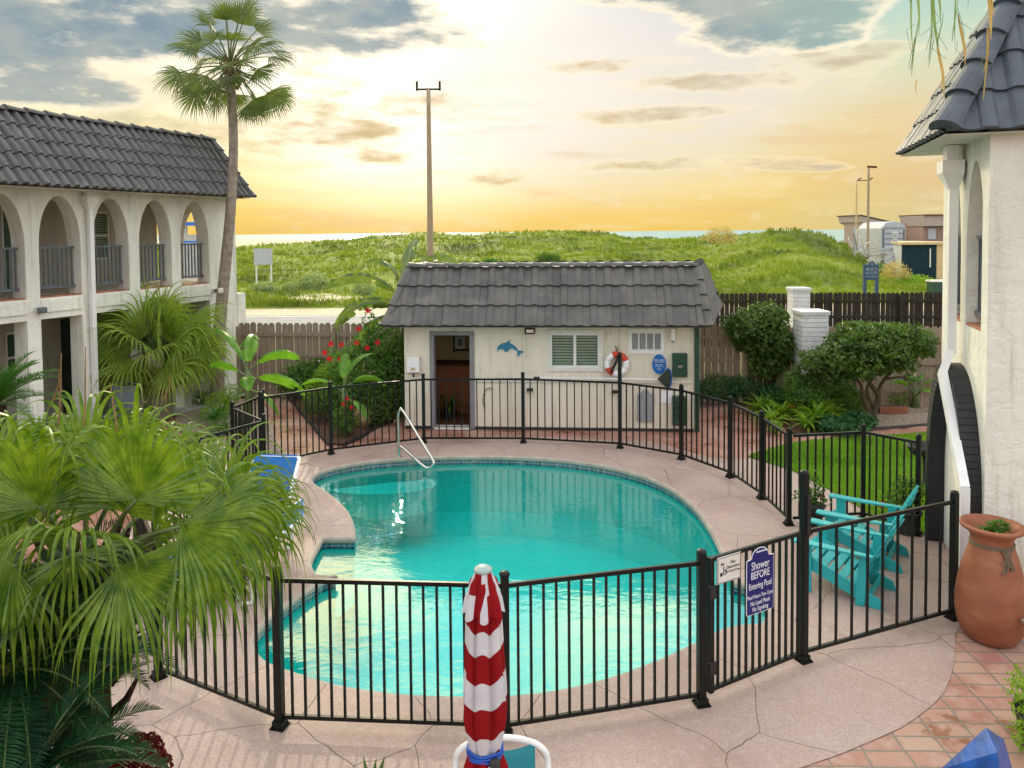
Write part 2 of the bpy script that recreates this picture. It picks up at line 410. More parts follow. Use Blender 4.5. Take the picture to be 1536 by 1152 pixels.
def tile_slope(mb,E0,E1,R1,R0,courses,pitch=.28,amp=.035,lift=.035,duty=.86):
    """eave E0->E1, ridge R0->R1; S-tiles running up the slope"""
    E0,E1,R0,R1=V(E0),V(E1),V(R0),V(R1);ex=E1-E0;W=ex.length;ex/=W
    up=(R0+R1)/2-(E0+E1)/2;up=up-ex*up.dot(ex);Hh=up.length;up/=Hh;n=ex.cross(up).normalized()
    if n.z<0: n=-n
    xl=(R0-E0).dot(ex);xr=(R1-E0).dot(ex)
    def prof(x):
        t=(x/pitch)%1.
        if t<duty: return amp*math.sin(PI*t/duty)**.6
        return -amp*.35*math.sin(PI*(t-duty)/(1-duty))
    cols=max(2,int(W/pitch*14));xs=[W*i/cols for i in range(cols+1)]
    for k in range(courses):
        s0,s1=k/courses,(k+1)/courses+.012
        rows=[(s0,lift),(s1,.004)]
        L_=[xl*s0,xl*s1];R_=[W+(xr-W)*s0,W+(xr-W)*s1]
        vs=[];fs=[];nx=len(xs)
        for (s,li),l,r in zip(rows,L_,R_):
            for i,x in enumerate(xs):
                c=min(max(x,l),r);w=.006*math.sin(k*7.3+int(x/pitch)*3.7)
                vs.append(E0+ex*c+up*Hh*s+n*(prof(c)+li+w))
        for i,x in enumerate(xs):
            c=min(max(x,L_[0]),R_[0]);vs.append(E0+ex*c+up*(Hh*s0+.002)+n*(prof(c)*.6-.012))
        for i in range(nx-1):
            if (xs[i+1]<=L_[0] and xs[i+1]<=L_[1]) or (xs[i]>=R_[0] and xs[i]>=R_[1]): continue
            fs.append((i,i+1,nx+i+1,nx+i))
            if xs[i+1]>L_[0] and xs[i]<R_[0]: fs.append((2*nx+i,2*nx+i+1,3*nx+i+1,3*nx+i))
        vs+=vs[:nx]
        mb.add(vs,fs)
    return mb
def cap_row(mb,a,b,n,r=.085,up=(0,0,1)):
    """overlapping barrel caps from a (low/left) to b"""
    a,b,up=V(a),V(b),V(up);d=b-a;l=d.length;d/=l;x=d.cross(up).normalized();y=x.cross(d).normalized();K=8
    for i in range(n):
        p=a+d*(l*i/n);q=a+d*(l*(i+1)/n+.03)
        vs=[]
        for pt,rr,li in((p,r*1.08,.022),(q,r*.88,0.)):
            for j in range(K+1):
                t=PI*j/K;vs.append(pt+x*math.cos(t)*rr+y*(math.sin(t)*rr*.85+li-.02))
        fs=[(j,j+1,K+2+j,K+1+j) for j in range(K)];fs.append(tuple(range(K+1)))
        mb.add(vs,fs)
    return mb
# ---------------------------------------------------------------- plant helpers
def rnd(a,b): return random.uniform(a,b)
def rdir():
    while True:
        p=V((rnd(-1,1),rnd(-1,1),rnd(-1,1)))
        if .05<p.length<1: return p.normalized()
def fan(mb,hub,d,nrm,R,nseg=40,half=125,fuse=.4,droop=1.,rows=9,wmul=1.,pleat=.45,hang=(.25,.6)):
    hub,d,nrm=V(hub),V(d).normalized(),V(nrm);nrm=(nrm-d*nrm.dot(d)).normalized();s=d.cross(nrm)
    dth=math.radians(2*half)/nseg;DN=V((0,0,-1))
    for i in range(nseg):
        th=-math.radians(half)+dth*(i+.5);a=abs(th)/PI
        dr=(d*math.cos(th)+s*math.sin(th)-nrm*(.06+.35*a*a+rnd(-.05,.05))).normalized()
        side=(s*math.cos(th)-d*math.sin(th)).normalized()
        R1=R*(1.0-.25*a)*rnd(.92,1.06);rf=fuse*R*(1-.15*a);rb=R1*rnd(.60,.74);Ls=rb+(R1-rb)*.8+R*rnd(*hang)*droop
        p=hub.copy();dd=dr.copy();vs=[];r=0.;step=Ls/rows;tw=rnd(-1.,1.);stiff=rnd(.55,1.15)
        wf=rf*math.tan(dth/2)*1.03
        for j in range(rows+1):
            if r<rf: w=r*math.tan(dth/2)*1.03+.0008
            else:
                q=(r-rf)/(Ls-rf);w=wf*(1-.25*min(1,q*3))*max(.05,1-max(0,q-.35)/.65)
            w*=wmul;k=pleat*w*1.8
            sd=side;nn=nrm
            if r>rb:
                q=(r-rb)/(Ls-rb);ang=tw*q*1.2;sd=(side*math.cos(ang)+nrm*math.sin(ang)).normalized();nn=dd.cross(sd).normalized()
            vs+=[p-sd*w,p+nn*k,p+sd*w]
            if r+step>rb: dd=(dd+DN*(.62*stiff*droop)).normalized()
            elif r>rf: dd=(dd+DN*.035*droop).normalized()
            p=p+dd*step;r+=step
        fs=[]
        for j in range(rows):
            b=j*3;fs+=[(b,b+1,b+4,b+3),(b+1,b+2,b+5,b+4)]
        mb.add(vs,fs)
def petiole(mb,a,b,sag,r0,r1):
    a,b=V(a),V(b);pts=[]
    for i in range(6):
        t=i/5;pts.append(a.lerp(b,t)+V((0,0,sag*4*t*(1-t))))
    mb.tube(pts,[r0+(r1-r0)*i/5 for i in range(6)],5)
def pinnate(mb,base,az,elev,length,nl,ll,curve=1.,vang=35,lw=.012,rach=None):
    p=V(base);hd=V((math.cos(az),math.sin(az),0));e=elev;n=nl;st=length/n
    pts=[p.copy()]
    for j in range(n):
        t=j/n;dr=hd*math.cos(e)+V((0,0,math.sin(e)));side=V((-hd.y,hd.x,0));upv=side.cross(dr)*-1
        if upv.z<0: upv=-upv
        if t>.10:
            l=ll*math.sin(PI*min(1,.12+t*.88))**.55*(1 if t<.85 else (1-t)/.15*.7+.3)
            for sg in(-1,1):
                va=math.radians(vang+rnd(-9,9));ld=(side*sg*math.cos(va)+upv*math.sin(va)+dr*(.45+.5*t+rnd(-.12,.12))).normalized()
                l*=rnd(.85,1.08);q=p+ld*l*.55;tip=p+ld*l+V((0,0,-.10*l));w=dr*lw*.5
                mb.add([p-w,p+w,q+w*1.1,q-w*1.1,tip],[(0,1,2,3),(3,2,4)])
        p=p+dr*st;e-=curve*st/length*(.5+t);pts.append(p.copy())
    (rach or mb).tube(pts[::3]+[pts[-1]],[.009*(1-.8*i/len(pts[::3])) for i in range(len(pts[::3])+1)],4)
def rosette(mb,c,n,length,w,elev=(30,80),curve=1.6,rows=6):
    c=V(c)
    for i in range(n):
        az=2*PI*i/n+rnd(-.3,.3);e=math.radians(rnd(*elev));l=length*rnd(.7,1.1);p=c+V((rnd(-.02,.02),rnd(-.02,.02),0));cu=curve*rnd(.6,1.3)
        vs=[];hd=V((math.cos(az),math.sin(az),0));sd=V((-hd.y,hd.x,0))
        for j in range(rows+1):
            t=j/rows;ww=w*(.6+.8*t if t<.5 else 2*(1-t))*.5+.001
            u=V((0,0,.35*ww))
            vs+=[p-sd*ww+u,p,p+sd*ww+u];p=p+(hd*math.cos(e)+V((0,0,math.sin(e))))*l/rows;e-=cu/rows
        fs=[]
        for j in range(rows):
            b=j*3;fs+=[(b,b+1,b+4,b+3),(b+1,b+2,b+5,b+4)]
        mb.add(vs,fs)
def foliage(mb,blobs,n,size,shell=.55,up=.3,asp=.5,mi=0):
    tot=sum(r[0]*r[1]*r[2] if isinstance(r,tuple) else r**3 for _,r in blobs)
    for c,r in blobs:
        c=V(c);rr=V(r) if isinstance(r,tuple) else V((r,r,r));k=int(n*(rr.x*rr.y*rr.z)/tot)
        for _ in range(k):
            d=rdir();q=rnd(shell,1.)**.6
            q*=1+.28*mnoise.noise(V((d.x*2.3+c.x*3,d.y*2.3+c.y*3,d.z*2.3)))+.12*mnoise.noise(d*6+c)
            p=c+V((d.x*rr.x,d.y*rr.y,d.z*rr.z))*q
            nn=(d*.8+rdir()*.9+V((0,0,up))).normalized();x=nn.cross(rdir()).normalized();y=nn.cross(x)
            s=size*rnd(.6,1.25);b=nn*s*.12
            mb.add([p-x*s*.5,p-y*s*asp*.5+b,p+x*s*.5,p+y*s*asp*.5+b],[(0,1,2),(0,2,3)],mi)
def banana_leaf(mb,base,az,elev,length,w,curve=1.4,rows=14,tear=.25,twist=0.):
    p=V(base);hd=V((math.cos(az),math.sin(az),0));e=elev;sd0=V((-hd.y,hd.x,0));vs=[];fs=[]
    for j in range(rows+1):
        t=j/rows;dr=hd*math.cos(e)+V((0,0,math.sin(e)));upv=dr.cross(sd0);upv=upv if upv.z>0 else -upv
        sd=(sd0*math.cos(twist)+upv*math.sin(twist))
        ww=w*.5*math.sin(PI*min(1,(t*.93+.05)))**.6
        if t>.97: ww=.004
        jg=lambda:rnd(1-tear,1.)
        vs+=[p-sd*ww*jg()-upv*ww*.25,p-sd*ww*.5+upv*ww*.10,p-upv*.01,p+sd*ww*.5+upv*ww*.10,p+sd*ww*jg()-upv*ww*.25]
        p=p+dr*length/rows;e-=curve/rows
    for j in range(rows):
        b=j*5
        for k in range(4):
            if k in(0,3) and random.random()<tear*.5: continue
            fs.append((b+k,b+k+1,b+k+6,b+k+5))
    mb.add(vs,fs)
setup_mats()
# ================================================================ camera
cam=bpy.data.cameras.new('camera');co=bpy.data.objects.new('camera',cam);COL.objects.link(co);SC.camera=co
cam.sensor_width=36;cam.sensor_fit='HORIZONTAL';cam.lens=36*F_PX/1536;cam.shift_y=-(576-VP)/1536
cam.clip_start=.05;cam.clip_end=20000
co.matrix_world=Matrix.Translation((0,0,CAM_H))@CAMROT.to_4x4()
SC.render.resolution_x=1024;SC.render.resolution_y=768
SC.view_settings.view_transform='Standard';SC.view_settings.look='None';SC.view_settings.exposure=0;SC.view_settings.gamma=1
SC.render.engine='CYCLES';SC.cycles.use_adaptive_sampling=True;SC.cycles.adaptive_threshold=.035;SC.cycles.use_denoising=True
SC.cycles.transparent_max_bounces=16;SC.cycles.max_bounces=6;SC.cycles.diffuse_bounces=3;SC.cycles.glossy_bounces=3;SC.cycles.caustics_reflective=False;SC.cycles.caustics_refractive=False
# ================================================================ sky
SUN_AZ=math.radians(-8);SUN_EL=math.radians(18.3)
def build_world():
    w=bpy.data.worlds.new('World');SC.world=w;w.use_nodes=True;nt=w.node_tree;nt.nodes.clear()
    tc=N(nt,'ShaderNodeTexCoord');sep=N(nt,'ShaderNodeSeparateXYZ');nv=N(nt,'ShaderNodeVectorMath',operation='NORMALIZE')
    L(nt,tc.outputs['Generated'],nv.inputs[0]);L(nt,nv.outputs[0],sep.inputs[0])
    az=mth(nt,'ARCTAN2',sep.outputs[0],sep.outputs[1]);el=mth(nt,'ARCSINE',sep.outputs[2])
    cmb=N(nt,'ShaderNodeCombineXYZ');L(nt,az,cmb.inputs[0]);L(nt,el,cmb.inputs[1]);ae=cmb.outputs[0]
    # stretched noise for cloud texture
    mp=N(nt,'ShaderNodeMapping');mp.inputs['Scale'].default_value=(1,2.3,1);L(nt,ae,mp.inputs[0])
    n1=noise(nt,mp.outputs[0],5.,5,.62);n2=noise(nt,mp.outputs[0],17.,4,.62);n3=noise(nt,mp.outputs[0],2.6,4,.55);mp5=N(nt,'ShaderNodeMapping');mp5.inputs['Scale'].default_value=(1,3.2,1);L(nt,ae,mp5.inputs[0]);n5=noise(nt,mp5.outputs[0],9.,4,.6)
    # warp
    sub=N(nt,'ShaderNodeVectorMath',operation='SUBTRACT');L(nt,n1.outputs[1],sub.inputs[0]);sub.inputs[1].default_value=(.5,.5,.5)
    sc=N(nt,'ShaderNodeVectorMath',operation='MULTIPLY');L(nt,sub.outputs[0],sc.inputs[0]);sc.inputs[1].default_value=(.11,.030,0)
    ad=N(nt,'ShaderNodeVectorMath',operation='ADD');L(nt,ae,ad.inputs[0]);L(nt,sc.outputs[0],ad.inputs[1]);wp=ad.outputs[0]
    def px(u,v):
        a=math.atan((u-CX)/F_PX);return a,math.atan((348-v)/F_PX*math.cos(a))
    def mask(lst,inp):
        cur=None
        for (u,v,ru,rv) in lst:
            a,e=px(u,v)
            s=N(nt,'ShaderNodeVectorMath',operation='SUBTRACT');L(nt,inp,s.inputs[0]);s.inputs[1].default_value=(a,e,0)
            k=N(nt,'ShaderNodeVectorMath',operation='MULTIPLY');L(nt,s.outputs[0],k.inputs[0]);k.inputs[1].default_value=(F_PX/ru,F_PX/rv,0)
            l=N(nt,'ShaderNodeVectorMath',operation='LENGTH');L(nt,k.outputs[0],l.inputs[0])
            m=mth(nt,'SUBTRACT',1.,l.outputs['Value'])
            cur=m if cur is None else mth(nt,'MAXIMUM',cur,m)
        return cur
    # clear sky gradient (elevation in radians; horizon 0)
    g=ramp(nt,mth(nt,'DIVIDE',el,.5,clamp=True),[(0,(.92,.60,.14)),(.10,(1.,.72,.16)),(.20,(1.,.82,.28)),(.32,(1.,.90,.60)),(.48,(.86,.84,.80)),(.62,(.62,.74,.74)),(1.,(.42,.60,.72))])
    # cooler and pinker away from the sun
    gr=ramp(nt,mth(nt,'DIVIDE',el,.5,clamp=True),[(0,(.70,.62,.30)),(.12,(.80,.58,.30)),(.25,(.84,.66,.38)),(.40,(.70,.76,.56)),(.55,(.40,.66,.60)),(1.,(.30,.56,.66))])
    fr=smooth(nt,az,.12,.55);sky=mixc(nt,fr,g,gr)
    # glow about the sun column
    gs=N(nt,'ShaderNodeVectorMath',operation='SUBTRACT');L(nt,ae,gs.inputs[0]);a0,e0=px(605,115);gs.inputs[1].default_value=(a0,e0,0)
    gk=N(nt,'ShaderNodeVectorMath',operation='MULTIPLY');L(nt,gs.outputs[0],gk.inputs[0]);gk.inputs[1].default_value=(3.0,5.0,0)
    gl=N(nt,'ShaderNodeVectorMath',operation='LENGTH');L(nt,gk.outputs[0],gl.inputs[0])
    glow=smooth(nt,gl.outputs['Value'],1.15,.25)
    sky=mixc(nt,glow,sky,(1.55,1.45,1.25))
    # pale lilac veil to the right of the sun
    veil=mask([(900,150,420,200)],wp)
    sky=mixc(nt,mth(nt,'MULTIPLY',smooth(nt,veil,0.,.6),.72),sky,(.86,.80,.74))
    # soft wisps
    wis=smooth(nt,n2.outputs[0],.54,.68)
    sky=mixc(nt,mth(nt,'MULTIPLY',wis,.22),sky,(1.,.92,.76))
    # streaks near the horizon
    mp2=N(nt,'ShaderNodeMapping');mp2.inputs['Scale'].default_value=(1.2,9.,1);L(nt,ae,mp2.inputs[0])
    n4=noise(nt,mp2.outputs[0],3.2,3,.55);st=mth(nt,'MULTIPLY',smooth(nt,n4.outputs[0],.52,.66),smooth(nt,el,.22,.10))
    sky=mixc(nt,mth(nt,'MULTIPLY',st,.32),sky,(.82,.52,.24))
    st2=mth(nt,'MULTIPLY',smooth(nt,n4.outputs[0],.46,.34),smooth(nt,el,.25,.12))
    sky=mixc(nt,mth(nt,'MULTIPLY',st2,.35),sky,(1.,.82,.45))
    # cumulus cores
    big=[(60,18,330,62),(250,24,240,56),(470,22,210,52),(560,48,110,34),(-60,60,200,60),
         (1110,-25,170,60),(1170,38,125,34),(1240,60,60,16),(1000,-20,120,40),(70,128,150,30)]
    low=[(440,185,150,50),(350,190,110,40),(515,192,90,24),(500,124,70,22),(625,160,88,20),(560,236,60,12),(250,150,120,44),
         (1100,124,150,13),(930,98,110,10),(1215,100,70,20),(1290,85,50,12),(1040,250,190,9),(1190,255,90,6),
         (980,175,120,12),(740,265,70,12),(80,205,170,34),(200,228,120,24)]
    def cloudlayer(sky,lst,core,rim,amp,rimw,corew,rimk,copa=.95):
        m=mask(lst,wp)
        m=mth(nt,'MINIMUM',m,.42)
        nz=mth(nt,'ADD',mth(nt,'MULTIPLY',n5.outputs[0],.75),mth(nt,'MULTIPLY',n2.outputs[0],.25))
        d=mth(nt,'ADD',m,mth(nt,'MULTIPLY',mth(nt,'SUBTRACT',nz,.50),amp))
        sky=mixc(nt,mth(nt,'MULTIPLY',smooth(nt,d,-rimw,.08),rimk),sky,rim)
        return mixc(nt,mth(nt,'MULTIPLY',smooth(nt,d,.0,corew),copa),sky,core)
    # shading inside the clouds: lumps, warmer towards the base
    lum=smooth(nt,n1.outputs[0],.35,.66)
    cb=mixc(nt,lum,(.17,.28,.37),(.45,.49,.45))
    cb=mixc(nt,smooth(nt,n2.outputs[0],.62,.74),cb,(.92,.80,.55))
    cb=mixc(nt,smooth(nt,az,.25,.42),cb,(.33,.47,.44))
    cl=mixc(nt,lum,(.56,.40,.17),(.80,.60,.26));cl=mixc(nt,smooth(nt,az,-.3,-.5),cl,(.50,.50,.34));cl=mixc(nt,smooth(nt,az,.05,.3),cl,(.60,.50,.36))
    sky=cloudlayer(sky,low,cl,(1.08,.92,.62),3.6,.22,.85,.35,.85)
    sky=cloudlayer(sky,big,cb,(1.15,1.0,.74),2.2,.22,.40,.75)
    # above the frame: cloud bank tinted milky teal to lighten the pool's reflection
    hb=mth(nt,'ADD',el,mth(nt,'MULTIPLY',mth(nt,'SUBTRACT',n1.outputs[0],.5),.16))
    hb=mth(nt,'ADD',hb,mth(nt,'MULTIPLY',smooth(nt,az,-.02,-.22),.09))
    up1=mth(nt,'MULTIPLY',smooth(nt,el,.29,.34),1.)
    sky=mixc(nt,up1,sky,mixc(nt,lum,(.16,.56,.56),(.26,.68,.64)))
    br=mixc(nt,smooth(nt,mth(nt,'ADD',n3.outputs[0],smooth(nt,az,.0,-.15,0.,.05)),.45,.56),(1.2,2.2,2.5),(5.2,4.2,2.0))  # broken cloud beyond, brightened for the pool mirror and as unseen fill light
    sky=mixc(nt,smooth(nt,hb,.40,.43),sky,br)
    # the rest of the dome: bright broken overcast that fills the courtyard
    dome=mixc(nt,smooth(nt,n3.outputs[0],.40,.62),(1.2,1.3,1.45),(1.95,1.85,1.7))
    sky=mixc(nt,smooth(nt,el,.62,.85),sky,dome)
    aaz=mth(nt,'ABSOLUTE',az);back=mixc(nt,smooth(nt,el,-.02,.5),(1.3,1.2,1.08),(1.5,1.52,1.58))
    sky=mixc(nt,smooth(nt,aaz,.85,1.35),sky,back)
    # a clean physical sky adds the underlying blue/yellow scatter
    ns=N(nt,'ShaderNodeTexSky',sky_type='NISHITA');ns.sun_disc=False;ns.sun_elevation=SUN_EL;ns.sun_rotation=SUN_AZ
    ns.dust_density=3;ns.air_density=1.2
    sky=mixc(nt,.0007,sky,ns.outputs[0])
    # under the horizon
    sky=mixc(nt,smooth(nt,el,-.005,-.03),sky,(.25,.27,.22))
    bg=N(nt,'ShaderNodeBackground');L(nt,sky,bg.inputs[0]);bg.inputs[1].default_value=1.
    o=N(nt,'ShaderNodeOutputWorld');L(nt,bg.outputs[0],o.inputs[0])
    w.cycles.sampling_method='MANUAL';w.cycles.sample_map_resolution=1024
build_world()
sl=bpy.data.lights.new('sun','SUN');sl.energy=1.7;sl.angle=math.radians(.9);sl.color=(1.,.83,.58)
so=bpy.data.objects.new('sun',sl);COL.objects.link(so)
sd=V((math.sin(SUN_AZ)*math.cos(SUN_EL),math.cos(SUN_AZ)*math.cos(SUN_EL),math.sin(SUN_EL)))
so.rotation_euler=sd.to_track_quat('Z','Y').to_euler()
# ================================================================ ground materials
def M_deck():
    m,nt=newmat('stamped_pink_concrete');vec=coords(nt)
    wn=noise(nt,vec,.6,4,.5);mv=N(nt,'ShaderNodeMix',data_type='VECTOR');mv.inputs[0].default_value=.42
    L(nt,vec,mv.inputs[4]);L(nt,wn.outputs[1],mv.inputs[5])
    vo=N(nt,'ShaderNodeTexVoronoi',feature='DISTANCE_TO_EDGE',voronoi_dimensions='2D');vo.inputs['Scale'].default_value=1.65;L(nt,mv.outputs[1],vo.inputs['Vector'])
    crack=smooth(nt,vo.outputs[0],.001,.006)
    pit=noise(nt,vec,42,5,.7);pit2=noise(nt,vec,13,4,.6);big=noise(nt,vec,.55,4,.6)
    c=ramp(nt,big.outputs[0],[(.3,(.34,.235,.20)),(.5,(.43,.315,.275)),(.7,(.48,.365,.325))])
    c=mixc(nt,smooth(nt,pit.outputs[0],.50,.62),c,mixc(nt,.5,c,(.24,.16,.14)))
    c=mixc(nt,mth(nt,'MULTIPLY',smooth(nt,pit2.outputs[0],.52,.7),.25),c,(.62,.52,.47))
    st=noise(nt,vec,1.7,5,.7);c=mixc(nt,mth(nt,'MULTIPLY',smooth(nt,st.outputs[0],.56,.70),.30),c,(.24,.17,.14))
    c=mixc(nt,crack,(.17,.12,.105),c)
    h=mth(nt,'ADD',mth(nt,'MULTIPLY',pit.outputs[0],.6),mth(nt,'MULTIPLY',crack,1.4))
    return finish(nt,m,c,.62,h,.6,.006,0,.35)
def M_pavers():
    m,nt=newmat('terracotta_brick_pavers');vec=coords(nt,(1,1,1),(0,0,math.radians(2)))
    br=N(nt,'ShaderNodeTexBrick');br.offset=0.;br.inputs['Scale'].default_value=1.;br.inputs['Brick Width'].default_value=.29
    br.inputs['Row Height'].default_value=.165;br.inputs['Mortar Size'].default_value=.010;br.inputs['Mortar Smooth'].default_value=.3;br.inputs['Bias'].default_value=-.1
    wn=noise(nt,vec,3,3);mv=N(nt,'ShaderNodeMix',data_type='VECTOR');mv.inputs[0].default_value=.045;L(nt,vec,mv.inputs[4]);L(nt,wn.outputs[1],mv.inputs[5])
    L(nt,mv.outputs[1],br.inputs['Vector'])
    br.inputs['Color1'].default_value=(.38,.17,.135,1);br.inputs['Color2'].default_value=(.47,.31,.22,1);br.inputs['Mortar'].default_value=(.20,.165,.13,1)
    n=noise(nt,vec,6,5,.65);c=mixc(nt,smooth(nt,n.outputs[0],.4,.7),br.outputs[0],(.46,.30,.24))
    c=mixc(nt,smooth(nt,noise(nt,vec,2.1,4,.7).outputs[0],.57,.66),c,(.26,.10,.05))
    mo=mixc(nt,br.outputs[1],c,(.21,.175,.14))
    h=mth(nt,'SUBTRACT',mth(nt,'MULTIPLY',n.outputs[0],.35),br.outputs[1])
    return finish(nt,m,mo,ramp(nt,n.outputs[0],[(.35,(.28,)*3),(.65,(.6,)*3)]),h,.5,.012,0,.5)
def M_walk():
    m,nt=newmat('red_stained_walkway');vec=coords(nt);n=noise(nt,vec,1.1,5,.7);n2=noise(nt,vec,14,4)
    vo=N(nt,'ShaderNodeTexVoronoi',feature='DISTANCE_TO_EDGE',voronoi_dimensions='2D');vo.inputs['Scale'].default_value=2.4;L(nt,vec,vo.inputs['Vector'])
    c=ramp(nt,n.outputs[0],[(.32,(.26,.095,.065)),(.5,(.40,.19,.14)),(.66,(.50,.33,.28))])
    c=mixc(nt,smooth(nt,vo.outputs[0],.004,.02),(.22,.12,.10),c)
    return finish(nt,m,c,ramp(nt,n.outputs[0],[(.4,(.25,)*3),(.6,(.6,)*3)]),n2.outputs[0],.3,.006,0,.5)
def M_soil(name,stops,sc,b=.6,bd=.03):
    m,nt=newmat(name);vec=coords(nt);n=noise(nt,vec,sc,5,.7);n2=N(nt,'ShaderNodeTexVoronoi');n2.inputs['Scale'].default_value=sc*2;L(nt,vec,n2.inputs['Vector'])
    c=ramp(nt,mth(nt,'ADD',mth(nt,'MULTIPLY',n.outputs[0],.6),mth(nt,'MULTIPLY',n2.outputs[0],.5)),stops)
    return finish(nt,m,c,.9,n2.outputs[0],b,bd,0,.2)
deckM=M_deck();paverM=M_pavers();walkM=M_walk()
mulchM=M_soil('bark_mulch',[(.3,(.05,.025,.018)),(.7,(.17,.085,.06))],22)
gravelM=M_soil('river_gravel',[(.3,(.14,.10,.07)),(.5,(.28,.21,.16)),(.75,(.48,.41,.34))],16)
soilM=M_soil('dry_soil',[(.3,(.09,.08,.035)),(.7,(.17,.14,.07))],5)
lawnM=M_soil('lawn_turf',[(.3,(.05,.13,.01)),(.7,(.13,.27,.018))],12,.5,.02)
# ---------------------------------------------------------------- left and right facade frames
PA=G(0,483,2.4);PB=G(310,448,2.4);LD=(PB-PA);LD.z=0;LD.normalize();LN=V((LD.y,-LD.x,0));LO=V((PA.x,PA.y,0))
def LL(u,v=400): return (onplane(u,v,LO,LN)-LO).dot(LD)
RO=V((4.80,7.72,0));RD=V((.307,.952,0)).normalized();RN=V((-RD.y,RD.x,0))   # right facade: outward normal faces the pool
# ---------------------------------------------------------------- pool outline
PO=[(470,716,0),(485,706,0),(520,697,0),(570,690,0),(640,685.5,0),(740,684,0),(830,688,0),(900,697,0),(960,712,0),(1005,732,0),(1040,760,0),(1062,790,0),(1078,822,0),(1090,850,0),(1098,872,1),(1138,880,1),(1151,905,0),(1143,934,1),(1110,936,0),(1082,942,0),(1052,957,0),(1000,982,0),(940,1006,0),(880,1024,0),(820,1036,0),(760,1042,0),(690,1043,0),(600,1039,0),(520,1028,0),(460,1012,0),(413,996,0),(393,984,0),(383,968,0),(384,954,0),(398,934,0),(425,912,0),(455,890,0),(486,870,0),(507,863,1),(476,861,1),(468,842,0),(485,807,1),(533,807,1),(533,792,0),(524,768,0),(506,748,0),(485,733,0),(472,724,0)]
pool=catmull([(G(u,v),c) for u,v,c in PO],5)
def offset_loop(loop,d):
    k=len(loop);out=[];ar=sum(loop[i].x*loop[(i+1)%k].y-loop[(i+1)%k].x*loop[i].y for i in range(k))
    sg=1 if ar>0 else -1
    for i in range(k):
        t=(loop[(i+1)%k]-loop[i-1]);t.z=0;t.normalize();out.append(loop[i]+V((t.y,-t.x,0))*d*sg)
    return out
cop_out=offset_loop(pool,.045);POOLH=[(p.x,p.y) for p in offset_loop(pool,.08)];basin=offset_loop(pool,.03)
# ---------------------------------------------------------------- deck and other sheets
fR=lambda t,o=0.: RO+RD*t+RN*o
dk=[(-7.2,1.2)]+[(2.55,1.2)]+[tuple(G(u,v)[:2]) for u,v in ((1120,1190),(1202,1151),(1260,1131),(1319,1106),(1350,1092),(1372,1078),(1400,1056),(1417,1037),(1427,1012),(1432,985),(1433,952))]
dk+=[tuple(fR(.12,.03)[:2]),tuple(fR(1.8,.0)[:2]),tuple(fR(2.2,-.3)[:2])]
dk+=[tuple(G(u,v)[:2]) for u,v in ((1330,790),(1288,761),(1240,733),(1188,706),(1122,686),(1100,690),(1060,685),(1000,668),(940,660),(785,655),(640,656),(560,664),(500,676),(452,684),(424,676),(412,655),(402,625),(396,602))]
dk+=[(-5.4,15.3),(-5.2,12.6),(-5.1,9.),(-6.3,7.)]
sheet('pool_deck',dk,0.,deckM,[[(p.x,p.y) for p in cop_out]])
sheet('paver_terrace',[(-9,-3),(9,-3),(9,9.5),(5.6,9.5),(4.0,8.6),(3.45,6.2),(.5,4.6),(-9,3)],-.006,paverM)
sheet('stained_walkway',[(-7.5,11.5),(-7,3.5),(1.5,3.5),(4.6,6.5),(5.,9.6),(9,9.8),(11,14.8),(6.2,17.),(5,18.2),(-4,18.2),(-8,18.)],-.012,walkM,[POOLH])
sheet('garden_soil',[(-60,-12),(60,-12),(60,30.8),(-60,30.8)],-.03,soilM,[POOLH])
bedL=[(-4.4,18.8)]+[tuple(G(u,v)[:2]) for u,v in ((431,592),(455,622),(477,648),(493,666),(515,666),(540,655),(566,640),(590,628),(612,618))]+[(-2.3,18.8)]
sheet('left_mulch_bed',bedL,.012,mulchM)
gravL=[tuple(G(u,v)[:2]) for u,v in ((422,677),(408,650),(396,622),(389,604),(355,602),(300,606),(268,612),(262,640),(300,668),(380,690))]
sheet('left_gravel_bed',gravL,.012,gravelM)
bedR=[(4.3,18.)]+[tuple(G(u,v)[:2]) for u,v in ((1058,592),(1100,603),(1146,623),(1172,640),(1194,652),(1250,650),(1316,643),(1392,636),(1460,629))]+[(11.,16.),(10.,17.2)]
sheet('right_mulch_bed',bedR,.012,mulchM)
sheet('right_gravel_patch',[tuple(G(u,v)[:2]) for u,v in ((1300,643),(1392,636),(1460,629),(1480,600),(1330,603),(1300,620))],.018,gravelM)
lw=[G(u,v) for u,v in ((1122,685),(1135,679),(1188,664),(1240,659),(1320,654),(1390,649),(1470,643))]+[V((8.2,12.2,0)),V((7.2,9.6,0))]+[G(u,v) for u,v in ((1345,802),(1330,790),(1288,761),(1240,733),(1188,706))]
sheet('lawn',[(p.x,p.y) for p in lw],.008,lawnM)
# pale band between lawn and bed
sheet('garden_path',[tuple(G(u,v)[:2]) for u,v in ((1122,685),(1140,640),(1172,640),(1194,652),(1250,650),(1316,643),(1392,636),(1470,629))]+[tuple(G(u,v)[:2]) for u,v in ((1480,643),(1390,650),(1320,655),(1240,660),(1188,665),(1135,680))],.004,walkM)
